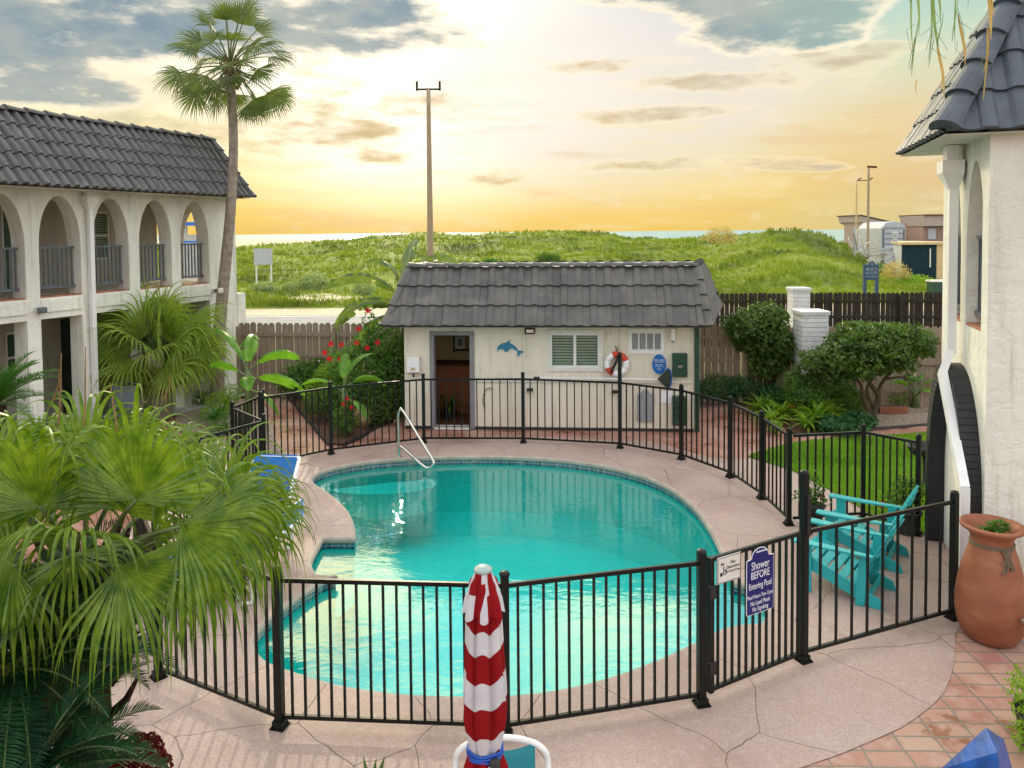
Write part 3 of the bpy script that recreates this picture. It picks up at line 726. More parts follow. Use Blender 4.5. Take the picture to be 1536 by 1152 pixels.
# lawn blades
def in_poly(x,y,P):
    c=False;j=len(P)-1
    for i in range(len(P)):
        if (P[i][1]>y)!=(P[j][1]>y) and x<(P[j][0]-P[i][0])*(y-P[i][1])/(P[j][1]-P[i][1])+P[i][0]: c=not c
        j=i
    return c
LP=[(p.x,p.y) for p in lw]
gb=MB();k=0
x0,x1=min(p[0] for p in LP),max(p[0] for p in LP);y0,y1=min(p[1] for p in LP),max(p[1] for p in LP)
while k<42000:
    x,y=rnd(x0,x1),rnd(y0,y1)
    if not in_poly(x,y,LP) or x>y*.62+.3: 
        if random.random()<.9: continue
        else:
            k+=1;continue
    h=rnd(.02,.05)*(1+.5*mnoise.noise(V((x*2,y*2,0))));a=rnd(0,PI);w=.006;dx,dy=math.cos(a)*w,math.sin(a)*w;lx,ly=rnd(-.02,.02),rnd(-.02,.02)
    gb.add([(x-dx,y-dy,.008),(x+dx,y+dy,.008),(x+lx,y+ly,.008+h)],[(0,1,2)]);k+=1
gb.build('lawn_grass',MT['grass'],kind='stuff',loc=(0,0,0),recalc=False,label='bright green mown grass of the lawn beyond the pool fence')
# ---------------------------------------------------------------- pool
def band(loopA,zA,loopB,zB):
    mb=MB();k=len(loopA)
    vs=[(p.x,p.y,zA) for p in loopA]+[(p.x,p.y,zB) for p in loopB]
    mb.add(vs,[(i,(i+1)%k,k+(i+1)%k,k+i) for i in range(k)]);return mb
cm=M_plain('coping_concrete',(.40,.35,.29),.6,.15,6,.3,60)
cb=MB()
for (a,za),(b,zb) in zip([(cop_out,.0),(offset_loop(pool,.02),.003),(pool,-.02),(pool,-.055),(offset_loop(pool,.012),-.075)],[(offset_loop(pool,.02),.003),(pool,-.02),(pool,-.055),(offset_loop(pool,.012),-.075),(basin,-.078)]):
    bb=band(a,za,b,zb);cb.add(bb.v,bb.f)
struct('pool_coping',cb,cm,smooth=True)
m,nt=newmat('blue_mosaic_tile_band');vec=coords(nt)
sx=N(nt,'ShaderNodeSeparateXYZ');L(nt,vec,sx.inputs[0])
vv=N(nt,'ShaderNodeTexVoronoi');vv.distance='CHEBYCHEV';vv.inputs['Scale'].default_value=13;vv.inputs['Randomness'].default_value=0.05;L(nt,vec,vv.inputs['Vector'])
gr_=smooth(nt,vv.outputs['Distance'],.44,.40)
tc_=ramp(nt,noise(nt,vec,11,1).outputs[0],[(.35,(.01,.05,.13)),(.5,(.02,.14,.25)),(.65,(.05,.22,.28))])
tileM=finish(nt,m,mixc(nt,gr_,(.30,.32,.30),tc_),.15,None,0,0,0,.7)
struct('waterline_tiles',band(basin,-.078,basin,-.16),tileM)
m,nt=newmat('turquoise_pool_plaster');vec=coords(nt);n=noise(nt,vec,1.2,4,.6);n2=noise(nt,vec,25,3)
plM=finish(nt,m,ramp(nt,n.outputs[0],[(.3,(.14,.86,.80)),(.7,(.20,.92,.87))]),.7,n2.outputs[0],.2,.01)
WZ=-.125
bw=band(basin,-.16,basin,-1.0);b2_=offset_loop(pool,-.25);bb=band(basin,-1.0,b2_,-1.35);bw.add(bb.v,bb.f)
struct('pool_walls',bw,plM)
# floor with a dished deep end
bm=bmesh.new();vs=[bm.verts.new((p.x,p.y,-1.33)) for p in offset_loop(pool,-.2)];ed=[bm.edges.new((vs[i],vs[(i+1)%len(vs)])) for i in range(len(vs))]
bmesh.ops.triangle_fill(bm,use_beauty=True,edges=ed,normal=(0,0,1));me=bpy.data.meshes.new('pool_floor');bm.to_mesh(me);bm.free();me.materials.append(plM)
o=bpy.data.objects.new('pool_floor',me);COL.objects.link(o);setp(o,kind='structure')
# steps in the far left corner, bench in the side bays
stepM=M_plain('pale_step_plaster',(.14,.80,.75),.7,.06,4);edgeM=M_plain('step_edge_tile',(.02,.14,.20),.3,.2,30)
pc=G(545,700)
for i,(r,z) in enumerate(((.75,-.34),)):
    mb=MB();c0=V((pc.x+.25,pc.y+.15,0));K=40;ring=[]
    for j in range(K+1):
        a=-PI*.98+PI*1.12*j/K;ring.append(c0+V((math.cos(a)*r*1.3,math.sin(a)*r*.7,0)))
    ring=[p for p in ring if in_poly(p.x,p.y,[(q.x,q.y) for q in pool])]
    cen=c0
    vs=[(cen.x,cen.y,z)]+[(p.x,p.y,z) for p in ring]+[(p.x,p.y,z-.4) for p in ring];q=len(ring)
    mb.add(vs,[(0,j+1,j+2) for j in range(q-1)]+[(j+1,j+2,q+j+2,q+j+1) for j in range(q-1)])
    struct('pool_step',mb,stepM)
    if i: continue
    
for pts in (((1098,874),(1136,881),(1149,905),(1141,932),(1085,938)),((484,810),(470,842),(478,860),(506,862),(530,845),(530,812))):
    sheet('pool_bench',[tuple(G(u,v)[:2]) for u,v in pts],-.50,stepM)
# water
m,nt=newmat('pool_water');vec=coords(nt,(1,1.9,1))
n=noise(nt,vec,2.3,4,.6,.6);n2=noise(nt,vec,9.,3,.5,.3);h=mth(nt,'ADD',n.outputs[0],mth(nt,'MULTIPLY',n2.outputs[0],.22))
b=N(nt,'ShaderNodeBump');b.inputs['Strength'].default_value=.15;b.inputs['Distance'].default_value=.03;L(nt,h,b.inputs['Height'])
fr=N(nt,'ShaderNodeFresnel');fr.inputs['IOR'].default_value=1.34;L(nt,b.outputs[0],fr.inputs['Normal'])
gl=N(nt,'ShaderNodeBsdfGlossy');gl.inputs['Roughness'].default_value=.02;L(nt,b.outputs[0],gl.inputs['Normal'])
tr=N(nt,'ShaderNodeBsdfRefraction');tr.inputs['IOR'].default_value=1.2;tr.inputs['Color'].default_value=(.33,.93,.90,1);tr.inputs['Roughness'].default_value=.0;L(nt,b.outputs[0],tr.inputs['Normal'])
tp=N(nt,'ShaderNodeBsdfTransparent');tp.inputs['Color'].default_value=(.25,.99,.95,1)
ms=N(nt,'ShaderNodeMixShader');L(nt,mth(nt,'MULTIPLY',fr.outputs[0],2.2,clamp=True),ms.inputs[0]);L(nt,tp.outputs[0],ms.inputs[1]);L(nt,gl.outputs[0],ms.inputs[2])
oo=N(nt,'ShaderNodeOutputMaterial');L(nt,ms.outputs[0],oo.inputs[0]);waterM=m
sheet('pool_water',[(p.x,p.y) for p in basin],WZ,waterM)
# ================================================================ road, sand, dunes, sea
asph=M_plain('pale_asphalt',(.27,.27,.27),.85,.15,1.2,.3,30);sandM=M_soil('sand',[(.3,(.45,.38,.25)),(.7,(.62,.54,.38))],3,.3,.02)
sheet('roadside_sand',[(-300,29),(300,29),(300,60),(-300,60)],-.05,sandM)
sheet('road',[(-300,32.2),(300,28.6),(300,34.5),(-300,39.5)],-.042,asph)
lm=M_plain('faded_road_paint',(.62,.62,.60),.7,.15,2)
sheet('road_marking',[(-300,38.7),(300,33.9),(300,34.05),(-300,38.95)],-.036,lm)
def sil(u):  # silhouette of the dunes, v in the photo
    P=[(-400,366),(0,366),(355,370),(430,366),(520,361),(572,353),(640,349),(700,352),(760,348),(835,346),(900,348),(950,356),(1000,357),(1050,357),(1100,352),(1150,346),(1195,343),(1230,348),(1262,362),(1290,378),(1310,400),(1350,408),(1450,412),(1900,412)]
    for (a,b),(c,d) in zip(P,P[1:]):
        if a<=u<=c:
            t=(u-a)/(c-a);t=t*t*(3-2*t);return b+(d-b)*t
    return P[-1][1]
def crestY(u): return 95-25*max(0,min(1,(u-950)/200))
def terr(x,y,bump=True):
    u=CX+F_PX*x/max(y,1);Yc=crestY(u);vs=sil(u)-8.7*(u-768)/1150*0
    a=A(min(max(u,-300),1900),vs,Yc);zc=a.z
    ys=40.5
    if y<ys: return -.05
    t=(y-ys)/(Yc-ys)
    if t<=1: h=zc*(.12*t+.88*t**1.7) if zc>1 else zc*t
    else: h=zc-(t-1)*6.*max(.4,zc*.4)
    nb=mnoise.noise(V((x*.13,y*.11,1.7)))*.75+mnoise.noise(V((x*.35,y*.30,5.)))*.38
    k=min(1,(y-ys)/10)*(1 if t<.8 else max(.25,1-(t-.8)*3))
    return max(-3.,h+nb*k*.75)
mb=MB();nx,ny=260,120;vs=[];fs=[]
for j in range(ny+1):
    y=40+ (j/ny)**1.1*85
    for i in range(nx+1):
        u=-500+i/nx*2500;x=(u-CX)/F_PX*y
        if j==0: z=-.06
        else: z=terr(x,y)
        vs.append((x,y,z))
for j in range(ny):
    for i in range(nx): a=j*(nx+1)+i;fs.append((a,a+1,a+nx+2,a+nx+1))
mb.add(vs,fs);struct('dunes',mb,MT['dgrass'],smooth=True)
sheet('ground',[(-900,-200),(900,-200),(900,128),(-900,128)],-.10,soilM,[POOLH])
sheet('beach',[(-3000,125),(3000,125),(3000,150),(60,190),(10,300),(-40,620),(-3000,640)],-1.2,sandM)
m,nt=newmat('sea_water');vec=coords(nt,(.3,1.,1));n=noise(nt,vec,.25,4)
seaM=finish(nt,m,(.16,.34,.36),.28,n.outputs[0],.6,1.,0,.5)
sheet('sea',[(-15000,120),(15000,120),(15000,15000),(-15000,15000)],-1.3,seaM)
# dune vegetation
gm=MB()
def tuft(x,y,z,h,w,n):
    for _ in range(n):
        a=rnd(0,2*PI);lx,ly=math.cos(a)*h*rnd(.1,.6),math.sin(a)*h*rnd(.1,.6);px,py=x+rnd(-.15,.15),y+rnd(-.15,.15);a2=rnd(0,PI);dx,dy=math.cos(a2)*w,math.sin(a2)*w
        gm.add([(px-dx,py-dy,z-.05),(px+dx,py+dy,z-.05),(px+lx*.5+dx*.6,py+ly*.5+dy*.6,z+h*.7),(px+lx,py+ly,z+h)],[(0,1,2),(0,2,3)])
for k in range(23000):
    y=40.9+(random.random()**1.35)*56;u=rnd(-20,1560);x=(u-CX)/F_PX*y
    if y>crestY(u)+2: continue
    z=terr(x,y);dn=mnoise.noise(V((x*.25,y*.25,9.)));h=(.16+.26*max(0,dn+.4))*rnd(.6,1.3)
    tuft(x,y,z,h,.028*(y/45),4)
gm.build('dune_grass',MT['dgrass'],kind='stuff',loc=(0,0,0),recalc=False,label='thick green dune grass and creepers between the road and the beach')
# ================================================================ LEFT MOTEL WING
ZF=2.75;ZW=4.87;ZE=4.78
def left_building():
    T=thing('motel_wing','two storey white stucco motel wing with a row of arched balconies, on the left','building',(LO.x,LO.y,0))
    O,d,n=LO,LD,LN
    uo=[(59,122),(140,194),(209.5,258),(271.5,314)]
    ar=[(LL(a,400),LL(b,400)) for a,b in uo];w=ar[0][1]-ar[0][0];pt=ar[1][0]-ar[0][0]
    ar=[(ar[0][0]-pt*k,ar[0][1]-pt*k) for k in(3,2,1)]+ar
    Lend=LL(352,300);L0=-4.2
    mb=MB()
    ops=[(a,b,ZF+.0,3.72,4.66) for a,b in ar]+[(a,b,0.,2.36,2.36) for a,b in ar]
    arch_wall(mb,O,d,n,.36,L0,Lend,0,ZW,ops)
    mb.build('arcade_wall',MT['stucco'],T)
    # slab edge band
    mb=MB()
    for a,b in ar: mb.obox(O+d*((a+b)/2)+n*-.17+V((0,0,2.60)),d*((b-a)/2-.002),n*.20,V((0,0,.115)))
    mb.build('balcony_beam',MT['stucco'],T)
    mb=MB();mb.obox(O+d*((L0+Lend)/2)-n*1.15+V((0,0,2.70)),d*((Lend-L0)/2-.01),n*.78,V((0,0,.08)));mb.build('balcony_slab',MT['stucco_grey'],T)
    mb=MB()
    for a,b in ar: mb.obox(O+d*((a+b)/2)-n*.18+V((0,0,2.745)),d*((b-a)/2-.004),n*.17,V((0,0,.03)))
    mb.build('tiled_threshold',MT['floor_brick'],T)
    # end wall with arch, beyond the fifth opening
    mb=MB();E0=O+d*(Lend-.002)
    arch_wall(mb,E0-n*.36,-n,d,.30,0,1.55,2.4,ZW,[(.25,1.32,ZF+.02,3.55,4.60)])
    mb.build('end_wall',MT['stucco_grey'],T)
    mb=MB();mb.obox(O+d*(Lend-.15)-n*1.2+V((0,0,1.2)),d*.149,n*.82,V((0,0,1.2)));mb.obox(O+d*(Lend+.14)-n*.18+V((0,0,1.22)),d*.14,n*.20,V((0,0,1.22)));mb.build('lower_end_wall',MT['stucco'],T)
    # inner wall
    BI=O-n*1.9;mb=MB()
    Li=Lend-.62
    ops=[]
    def at(u,v,back=1.9): return (onplane(u,v,O-n*back,n)-(O-n*back)).dot(d)
    # windows / doors on the inner wall: (L0,L1,z0,z1,kind)
    wd=[(at(3,350),at(28,350),2.76,4.55,'door'),(at(141,350),at(166,350),3.35,4.45,'win'),(at(9,530),at(33,530),.9,1.95,'win2'),(at(92,530),at(118,530),.05,2.1,'door2'),(-2.9,-1.6,3.4,4.45,'win')]
    arch_wall(mb,BI,d,n,.15,L0,Li,0,ZW,[(a,b,z0,z1,z1) for a,b,z0,z1,k in wd])
    mb.obox(BI+d*(Li-.15)-n*1.5+V((0,0,2.4)),d*.149,n*1.34,V((0,0,2.4)))
    mb.obox(BI-n*3.2+d*((L0+Li)/2-.2)+V((0,0,2.3)),d*((Li-L0)/2),n*.1,V((0,0,2.3)))
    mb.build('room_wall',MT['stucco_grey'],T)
    for a,b,z0,z1,k in wd:
        mb=MB();c=BI-n*.07+d*((a+b)/2)+V((0,0,(z0+z1)/2))
        mb.obox(c-n*.03,d*((b-a)/2-.04),n*.01,V((0,0,(z1-z0)/2-.04)))
        nm='window' if 'win' in k else 'room_door'
        o=mb.build(nm,MT['green_glass'] if k in('door','win2') else (MT['door_green'] if k=='door2' else MT['blinds']),T)
        fm=MB()
        for s in(-1,1): fm.obox(c+d*s*((b-a)/2-.025),d*.024,n*.05,V((0,0,(z1-z0)/2-.001)))
        for z in((z0+.025),(z1-.025))+(((z0+z1)/2,) if 'win' in k else ()): fm.obox(c+V((0,0,z-(z0+z1)/2)),d*((b-a)/2-.05),n*.045,V((0,0,.024)))
        fm.build('frame',MT['offwhite'] if k!='door2' else MT['dark'],o)
    # gallery ceiling
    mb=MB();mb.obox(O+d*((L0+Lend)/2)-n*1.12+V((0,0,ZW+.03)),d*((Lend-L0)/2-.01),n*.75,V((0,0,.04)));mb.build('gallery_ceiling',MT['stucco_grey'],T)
    # balcony railings
    for a,b in ar:
        mb=MB();P=lambda l,z: O+d*l-n*.20+V((0,0,z))
        mb.bar(P(a+.01,3.68),P(b-.01,3.68),.055,.035);mb.bar(P(a+.01,2.93),P(b-.01,2.93),.06,.045)
        nb=9
        for i in range(nb): l=a+.05+(b-a-.10)*i/(nb-1);mb.bar(P(l,2.94),P(l,3.67),.024,.024,up=d)
        mb.build('balcony_railing',MT['rail_grey'],T)
    # roof
    cE=G(393,296,ZE);Lc=(V((cE.x,cE.y,0))-O).dot(d);ov=(V((cE.x,cE.y,0))-O).dot(n);ov=max(.3,min(.7,ov))
    RS=1.05;rz=6.18;Lh=.16
    Pn=lambda l,o,z:O+d*l+n*o+V((0,0,z))
    E0_,E1_=Pn(L0-.5,ov,ZE),Pn(Lc,ov,ZE);R0_,R1_=Pn(L0-.5,ov-RS,rz),Pn(Lc-Lh,ov-RS,rz)
    mb=MB();tile_slope(mb,E0_,E1_,R1_,R0_,5,.195,.055,.035,.60)
    B0,B1=Pn(Lc,-5.,ZE),Pn(Lc-Lh,-4.4,rz)
    tile_slope(mb,E1_,B0,B1,R1_,5,.27,.04,.04)
    cap_row(mb,E1_,R1_,5,.10);cap_row(mb,R0_+V((0,0,.02)),R1_+V((0,0,.02)),26,.10)
    mb.build('mansard_roof',MT['tile'],T,smooth=False)
    mb=MB();mb.add([R0_,R1_,B1,Pn(L0-.5,-4.4,rz)],[(0,1,2,3)]);mb.build('flat_roof',MT['concrete'],T)
    mb=MB();mb.add([Pn(L0-.5,ov-.02,ZE-.02),Pn(Lc-.02,ov-.02,ZE-.02),Pn(Lc-.02,-5,ZE-.02),Pn(L0-.5,-5,ZE-.02)],[(0,1,2,3)])
    mb.build('soffit',MT['stucco'],T)
    # downspout
    dp=LL(131,350);mb=MB();q=Pn(dp,.09,0)
    mb.obox(q+V((0,0,4.74)),d*.09,n*.05,V((0,0,.07)))
    hv=[Pn(dp-.13,.02,4.67),Pn(dp+.13,.02,4.67),Pn(dp+.13,.19,4.67),Pn(dp-.13,.19,4.67),Pn(dp-.13,.02,4.56),Pn(dp+.13,.02,4.56),Pn(dp+.13,.19,4.56),Pn(dp-.13,.19,4.56),Pn(dp-.045,.05,4.40),Pn(dp+.045,.05,4.40),Pn(dp+.045,.13,4.40),Pn(dp-.045,.13,4.40)]
    mb.add(hv,[(0,1,2,3)]+[(i+o,(i+1)%4+o,(i+1)%4+4+o,i+4+o) for o in(0,4) for i in range(4)])
    mb.obox(q+V((0,0,2.25)),d*.045,n*.04,V((0,0,2.15)));mb.build('downspout',MT['white_paint'],T)
    return T,ar
LB,LAR=left_building()
q0=LO+LD*-4.2;q1=LO+LD*6.6
sheet('arcade_floor',[(q0+LN*.5)[:2],(q1+LN*.5)[:2],(q1-LN*2.2)[:2],(q0-LN*2.2)[:2]],.02,MT['concrete'])
def wall_light(u,v,label,O,d,n,s=1.):
    p=onplane(u,v,O,n)+n*.02;T=thing('wall_light',label,'wall light',p,group='outdoor wall lights')
    mb=MB();mb.obox(p+n*.02,d*.05*s,n*.018,V((0,0,.06*s)));mb.build('bracket',MT['offwhite'],T)
    mb=MB();mb.obox(p+n*.09-V((0,0,.0)),d*.075*s,n*.05,V((0,0,.055*s)));mb.build('lamp_housing',MT['rail_grey'],T,bevel=.02)
    return T
wall_light(57,465,'small dark box light on a white arcade pier, leftmost of the two',LO,LD,LN)
wall_light(320,436,'small dark box light on the white wall beside the tall palm trunk',LO,LD,LN,.8)
# ================================================================ RIGHT MOTEL WING
RT=thing('motel_tower','near white stucco motel corner with slate mansard roof and black brick arch, on the right','building',(RO.x,RO.y,0))
def right_building():
    T=RT;O,d,n=RO,RD,RN;ze=4.86
    LE=2.0
    Pn=lambda l,o,z:O+d*l+n*o+V((0,0,z))
    mb=MB()
    ops=[(.16,.86,2.82,3.55,4.62),(1.10,1.80,2.82,3.55,4.62)]
    arch_wall(mb,O,d,n,.30,0,LE,0,ze+.02,ops)
    mb.build('pool_side_wall',MT['stucco'],T)
    # front face
    fd=V((-n.x,-n.y,0));mb=MB();c=O+d*.12+fd*1.9+V((0,0,ze/2+.01));mb.obox(c,fd*1.898,d*.118,V((0,0,ze/2+.01)));mb.build('front_wall',MT['stucco'],T)
    mb=MB();mb.obox(O+d*1.9+fd*.75+V((0,0,ze/2)),fd*.44,d*.09,V((0,0,ze/2)))
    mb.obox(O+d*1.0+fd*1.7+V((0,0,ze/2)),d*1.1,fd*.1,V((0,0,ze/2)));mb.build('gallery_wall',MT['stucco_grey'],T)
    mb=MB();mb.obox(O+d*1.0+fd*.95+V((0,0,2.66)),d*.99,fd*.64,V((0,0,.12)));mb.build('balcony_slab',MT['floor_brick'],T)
    for a,b,_,_,_ in ops:
        mb=MB();P=lambda l,z:Pn(l,-.12,z)
        mb.bar(P(a+.01,3.80),P(b-.01,3.80),.05,.035);mb.bar(P(a+.01,2.96),P(b-.01,2.96),.07,.05)
        for i in range(8): l=a+.05+(b-a-.1)*i/7;mb.bar(P(l,2.97),P(l,3.79),.022,.022,up=d)
        mb.build('balcony_railing',MT['rail_grey'],T)
        mb=MB();mb.obox(Pn((a+b)/2,-.15,2.83),d*((b-a)/2-.003),n*.145,V((0,0,.02)));mb.build('tiled_threshold',MT['floor_brick'],T)
    # black brick arch ring, proud of the wall
    mb=MB();K=26;a0,a1=.08,1.92;c=(a0+a1)/2;ro=(a1-a0)/2;ri=ro-.17;zs=.95;zt=2.36
    vo=[];vi=[]
    vo.append((a0,0));vi.append((a0+.17,0))
    for i in range(K+1):
        t=PI*i/K;vo.append((c-ro*math.cos(t),zs+(zt-zs)*math.sin(t)));vi.append((c-ri*math.cos(t),zs+(zt-.19-zs)*math.sin(t)))
    vo.append((a1,0));vi.append((a1-.17,0))
    vs=[];k=len(vo)
    for pr in(.18,-.004):
        for l,z in vo: vs.append(Pn(l,pr,z))
        for l,z in vi: vs.append(Pn(l,pr,z))
    fs=[]
    for i in range(k-1):
        fs+=[(i,i+1,k+i+1,k+i),(2*k+i,2*k+i+1,3*k+i+1,3*k+i),(i,i+1,2*k+i+1,2*k+i),(k+i,k+i+1,3*k+i+1,3*k+i)]
    mb.add(vs,fs);mb.build('black_brick_arch',MT['black_brick'],T)
    # roof
    N_=Pn(-.18,.44,ze);F_=Pn(2.30,.46,ze);rz=ze+1.62
    Rn=Pn(.62,-.42,rz);Rf=Pn(1.62,-.42,rz)
    mb=MB();tile_slope(mb,F_,N_,Rn,Rf,5,.20,.032,.03)
    Fr=N_+fd*4.4;Frr=Rn+fd*4.2
    tile_slope(mb,N_,Fr,Frr,Rn,4,.30,.036,.04,.55)
    Bk=F_+fd*4.4;tile_slope(mb,Bk,F_,Rf,Rf+fd*4.2,4,.30,.04,.04)
    cap_row(mb,N_+V((0,0,.03)),Rn+V((0,0,.03)),5,.15);cap_row(mb,F_,Rf,5,.07);cap_row(mb,Rn,Rf,4,.1);cap_row(mb,Rn,Frr,10,.11)
    mb.build('mansard_roof',MT['tile_blue'],T)
    mb=MB();mb.add([Rn,Rf,Rf+fd*4.2,Frr],[(0,1,2,3)]);mb.build('flat_roof',MT['concrete'],T)
    mb=MB();z=V((0,0,-.022));mb.add([N_+z,F_+z,Bk+z,Fr+z],[(0,1,2,3)]);mb.build('soffit',MT['stucco'],T)
    # downspout
    mb=MB();l=1.0;q=lambda o,z,ll=l:Pn(ll,o,z)
    mb.obox(q(.14,4.74),d*.10,n*.06,V((0,0,.09)))
    mb.add([q(.03,4.66,l-.15),q(.03,4.66,l+.15),q(.25,4.66,l+.15),q(.25,4.66,l-.15),q(.03,4.52,l-.15),q(.03,4.52,l+.15),q(.25,4.52,l+.15),q(.25,4.52,l-.15),q(.06,4.34,l-.05),q(.06,4.34,l+.05),q(.16,4.34,l+.05),q(.16,4.34,l-.05)],[(0,1,2,3)]+[(i+o,(i+1)%4+o,(i+1)%4+4+o,i+4+o) for o in(0,4) for i in range(4)])
    mb.obox(q(.11,3.42),d*.05,n*.045,V((0,0,.94)))
    p0=q(.11,2.5);pm=Pn(.80,.235,2.27);p1=Pn(-.08,.20,1.25);p2=Pn(.2,.17,1.0)
    mb.bar(p0,pm,.10,.085,up=n);mb.bar(pm+V((0,0,.02)),p1,.10,.085,up=n);mb.bar(p1+V((0,0,.02)),Pn(-.08,.20,.02),.10,.085,up=n)
    mb.build('downspout',MT['white_paint'],T)
right_building()
# ================================================================ POOL HOUSE
P0=G(608,642);P1=G(1040,647);HD=(P1-P0).normalized();HN=V((HD.y,-HD.x,0));HW=(P1-P0).length
PHT=thing('pool_house','small cream stucco pool house with grey tiled mansard roof behind the pool','building',(P0.x,P0.y,0))
def hp(u,v,o=0.): return onplane(u,v,P0+HN*o,HN)
def HP(l,o,z): return P0+HD*l+HN*o+V((0,0,z))
def hl(u,v=560): return (hp(u,v)-P0).dot(HD)
def pool_house():
    T=PHT;d,n=HD,HN;zt=2.22
    bl=P0-n*3.2-d*.0;brr=P1+V((.95,3.2,0))
    dl,dr=hl(646),hl(711);dz=hp(680,497).z
    wl_,wr_=hl(825),hl(900);wb,wt=hp(860,552).z,hp(860,500).z
    gl_,gr_2=hl(947),hl(992);gb_,gt=hp(970,526).z,hp(970,498).z
    mb=MB();arch_wall(mb,P0,d,n,.18,0,HW,0,zt,[(dl,dr,.0,dz,dz),(wl_,wr_,wb,wt,wt),(gl_,gr_2,gb_,gt,gt)])
    mb.build('front_wall',MT['stucco_beige'],T)
    mb=MB();sd_=(brr-P1).normalized();sn=V((sd_.y,-sd_.x,0));arch_wall(mb,P1+sd_*.18-sn*.0,sd_,sn,.15,0.,3.2,0,zt,[]);mb.build('side_wall',MT['stucco_beige'],T)
    mb=MB();mb.obox(P0+d*.09-n*1.7+V((0,0,zt/2)),d*.09,n*1.5,V((0,0,zt/2)));bc=(bl+brr)/2;bd=(brr-bl);bd.z=0;mb.obox(bc+V((0,0,zt/2)),bd/2,V((0,.09,0)),V((0,0,zt/2)));mb.build('rear_wall',MT['stucco_beige'],T)
    # room behind the open doorway
    mb=MB();x0,x1=dl-.35,dr+.9
    mb.obox(HP((x0+x1)/2,-2.3,1.2),d*((x1-x0)/2),n*.05,V((0,0,1.2)));mb.obox(HP(x0,-1.2,1.2),d*.04,n*1.0,V((0,0,1.2)));mb.obox(HP(x1,-1.2,1.2),d*.04,n*1.0,V((0,0,1.2)))
    mb.build('room_lining',MT['interior'],T)
    mb=MB();mb.obox(HP((x0+x1)/2,-1.2,.012),d*((x1-x0)/2),n*1.02,V((0,0,.008)));mb.build('room_floor',MT['wood_brown'],T)
    mb=MB()
    for l in(dl+.035,dr-.035): mb.obox(HP(l,-.06,dz/2),d*.045,n*.10,V((0,0,dz/2-.001)))
    mb.obox(HP((dl+dr)/2,-.06,dz-.04),d*((dr-dl)/2-.081),n*.10,V((0,0,.038)));mb.build('door_frame',MT['grey_paint'],T,bevel=.005)
    mb=MB();mb.obox(HP((dl+dr)/2,-.02,.02),d*((dr-dl)/2-.08),n*.12,V((0,0,.018)));mb.build('door_sill',MT['offwhite'],T)
    # sliding window
    w=MB();w.obox(HP((wl_+wr_)/2,-.10,(wb+wt)/2),d*((wr_-wl_)/2-.02),n*.008,V((0,0,(wt-wb)/2-.02)));wo=w.build('window',MT['blinds'],T)
    f=MB();cz=(wb+wt)/2
    for l,k in((wl_+.02,.022),(wr_-.02,.022),((wl_+wr_)/2,.028)): f.obox(HP(l,-.05,cz),d*k,n*.055,V((0,0,(wt-wb)/2-.002)))
    for z in(wb+.022,wt-.022): f.obox(HP((wl_+wr_)/2,-.055,z),d*((wr_-wl_)/2-.045),n*.05,V((0,0,.020)))
    f.build('window_frame',MT['white_paint'],wo)
    f=MB();e=.06
    for z in(wb-e/2-.002,wt+e/2+.002): f.obox(HP((wl_+wr_)/2,.012,z),d*((wr_-wl_)/2+e),n*.014,V((0,0,e/2)))
    for l in(wl_-e/2-.002,wr_+e/2+.002): f.obox(HP(l,.012,cz),d*(e/2-.001),n*.014,V((0,0,(wt-wb)/2+.001)))
    f.build('window_trim',MT['offwhite'],wo)
    # vent with glass blocks
    g=MB();c=(gl_+gr_2)/2;cz=(gb_+gt)/2;g.obox(HP(c,-.08,cz),d*((gr_2-gl_)/2-.005),n*.01,V((0,0,(gt-gb_)/2-.005)));go=g.build('vent_window',M_plain('frosted_glass',(.34,.36,.38),.3,.25,60),T)
    f=MB()
    for i in range(5): l=gl_+(gr_2-gl_)*i/4;f.obox(HP(l,-.02,cz),d*.012,n*.045,V((0,0,(gt-gb_)/2)))
    for z in(gb_,gt): f.obox(HP(c,-.02,z+(.014 if z==gb_ else -.014)),d*((gr_2-gl_)/2+.011),n*.043,V((0,0,.012)))
    for z in(gb_-.03,gt+.03): f.obox(HP(c,.010,z),d*((gr_2-gl_)/2+.055),n*.012,V((0,0,.028)))
    for l in(gl_-.035,gr_2+.035): f.obox(HP(l,.010,cz),d*.021,n*.012,V((0,0,(gt-gb_)/2+.0)))
    f.build('window_frame',MT['white_paint'],go)
    # conduit along wall and dark green pipe at the corner
    mb=MB();z=hp(860,572).z;mb.bar(HP(hl(715),.02,z),HP(hl(1038),.02,z+.0),.025,.03);mb.build('conduit',MT['offwhite'],T)
    mb=MB();l=HW+.06;mb.obox(HP(l,.03,1.08),d*.045,n*.04,V((0,0,1.07)));mb.build('corner_pipe',MT['green_metal'],T)
    mb=MB();mb.obox(HP(HW/2,.006,.02),d*(HW/2),n*.004,V((0,0,.03)));mb.build('base_strip',MT['dark'],T)
    # roof
    ze=A(800,488,14.75).z
    eL=A(575,488,14.8);eR=A(1063,488,14.35);k=(eR-eL);zz=lambda p,z:V((p.x,p.y,z))
    oE=.42;lL=(V((eL.x,eL.y,0))-P0).dot(d);lR=(V((eR.x,eR.y,0))-P0).dot(d)
    E0=HP(lL,oE,ze);E1=HP(lR,oE,ze)
    r0=A(612,402,15.4);r1=A(1044,399,15.1);rz=r0.z;l0=(V((r0.x,r0.y,0))-P0).dot(d);l1=(V((r1.x,r1.y,0))-P0).dot(d);R0=HP(l0,-.30,rz);R1=HP(l1,-.30,rz)
    B1=V((brr.x+.55,brr.y+.4,ze));B0=V((bl.x-.4,bl.y+.4,ze));q1=V((brr.x-.15,brr.y-.5,rz));q0=V((bl.x+.25,bl.y-.5,rz))
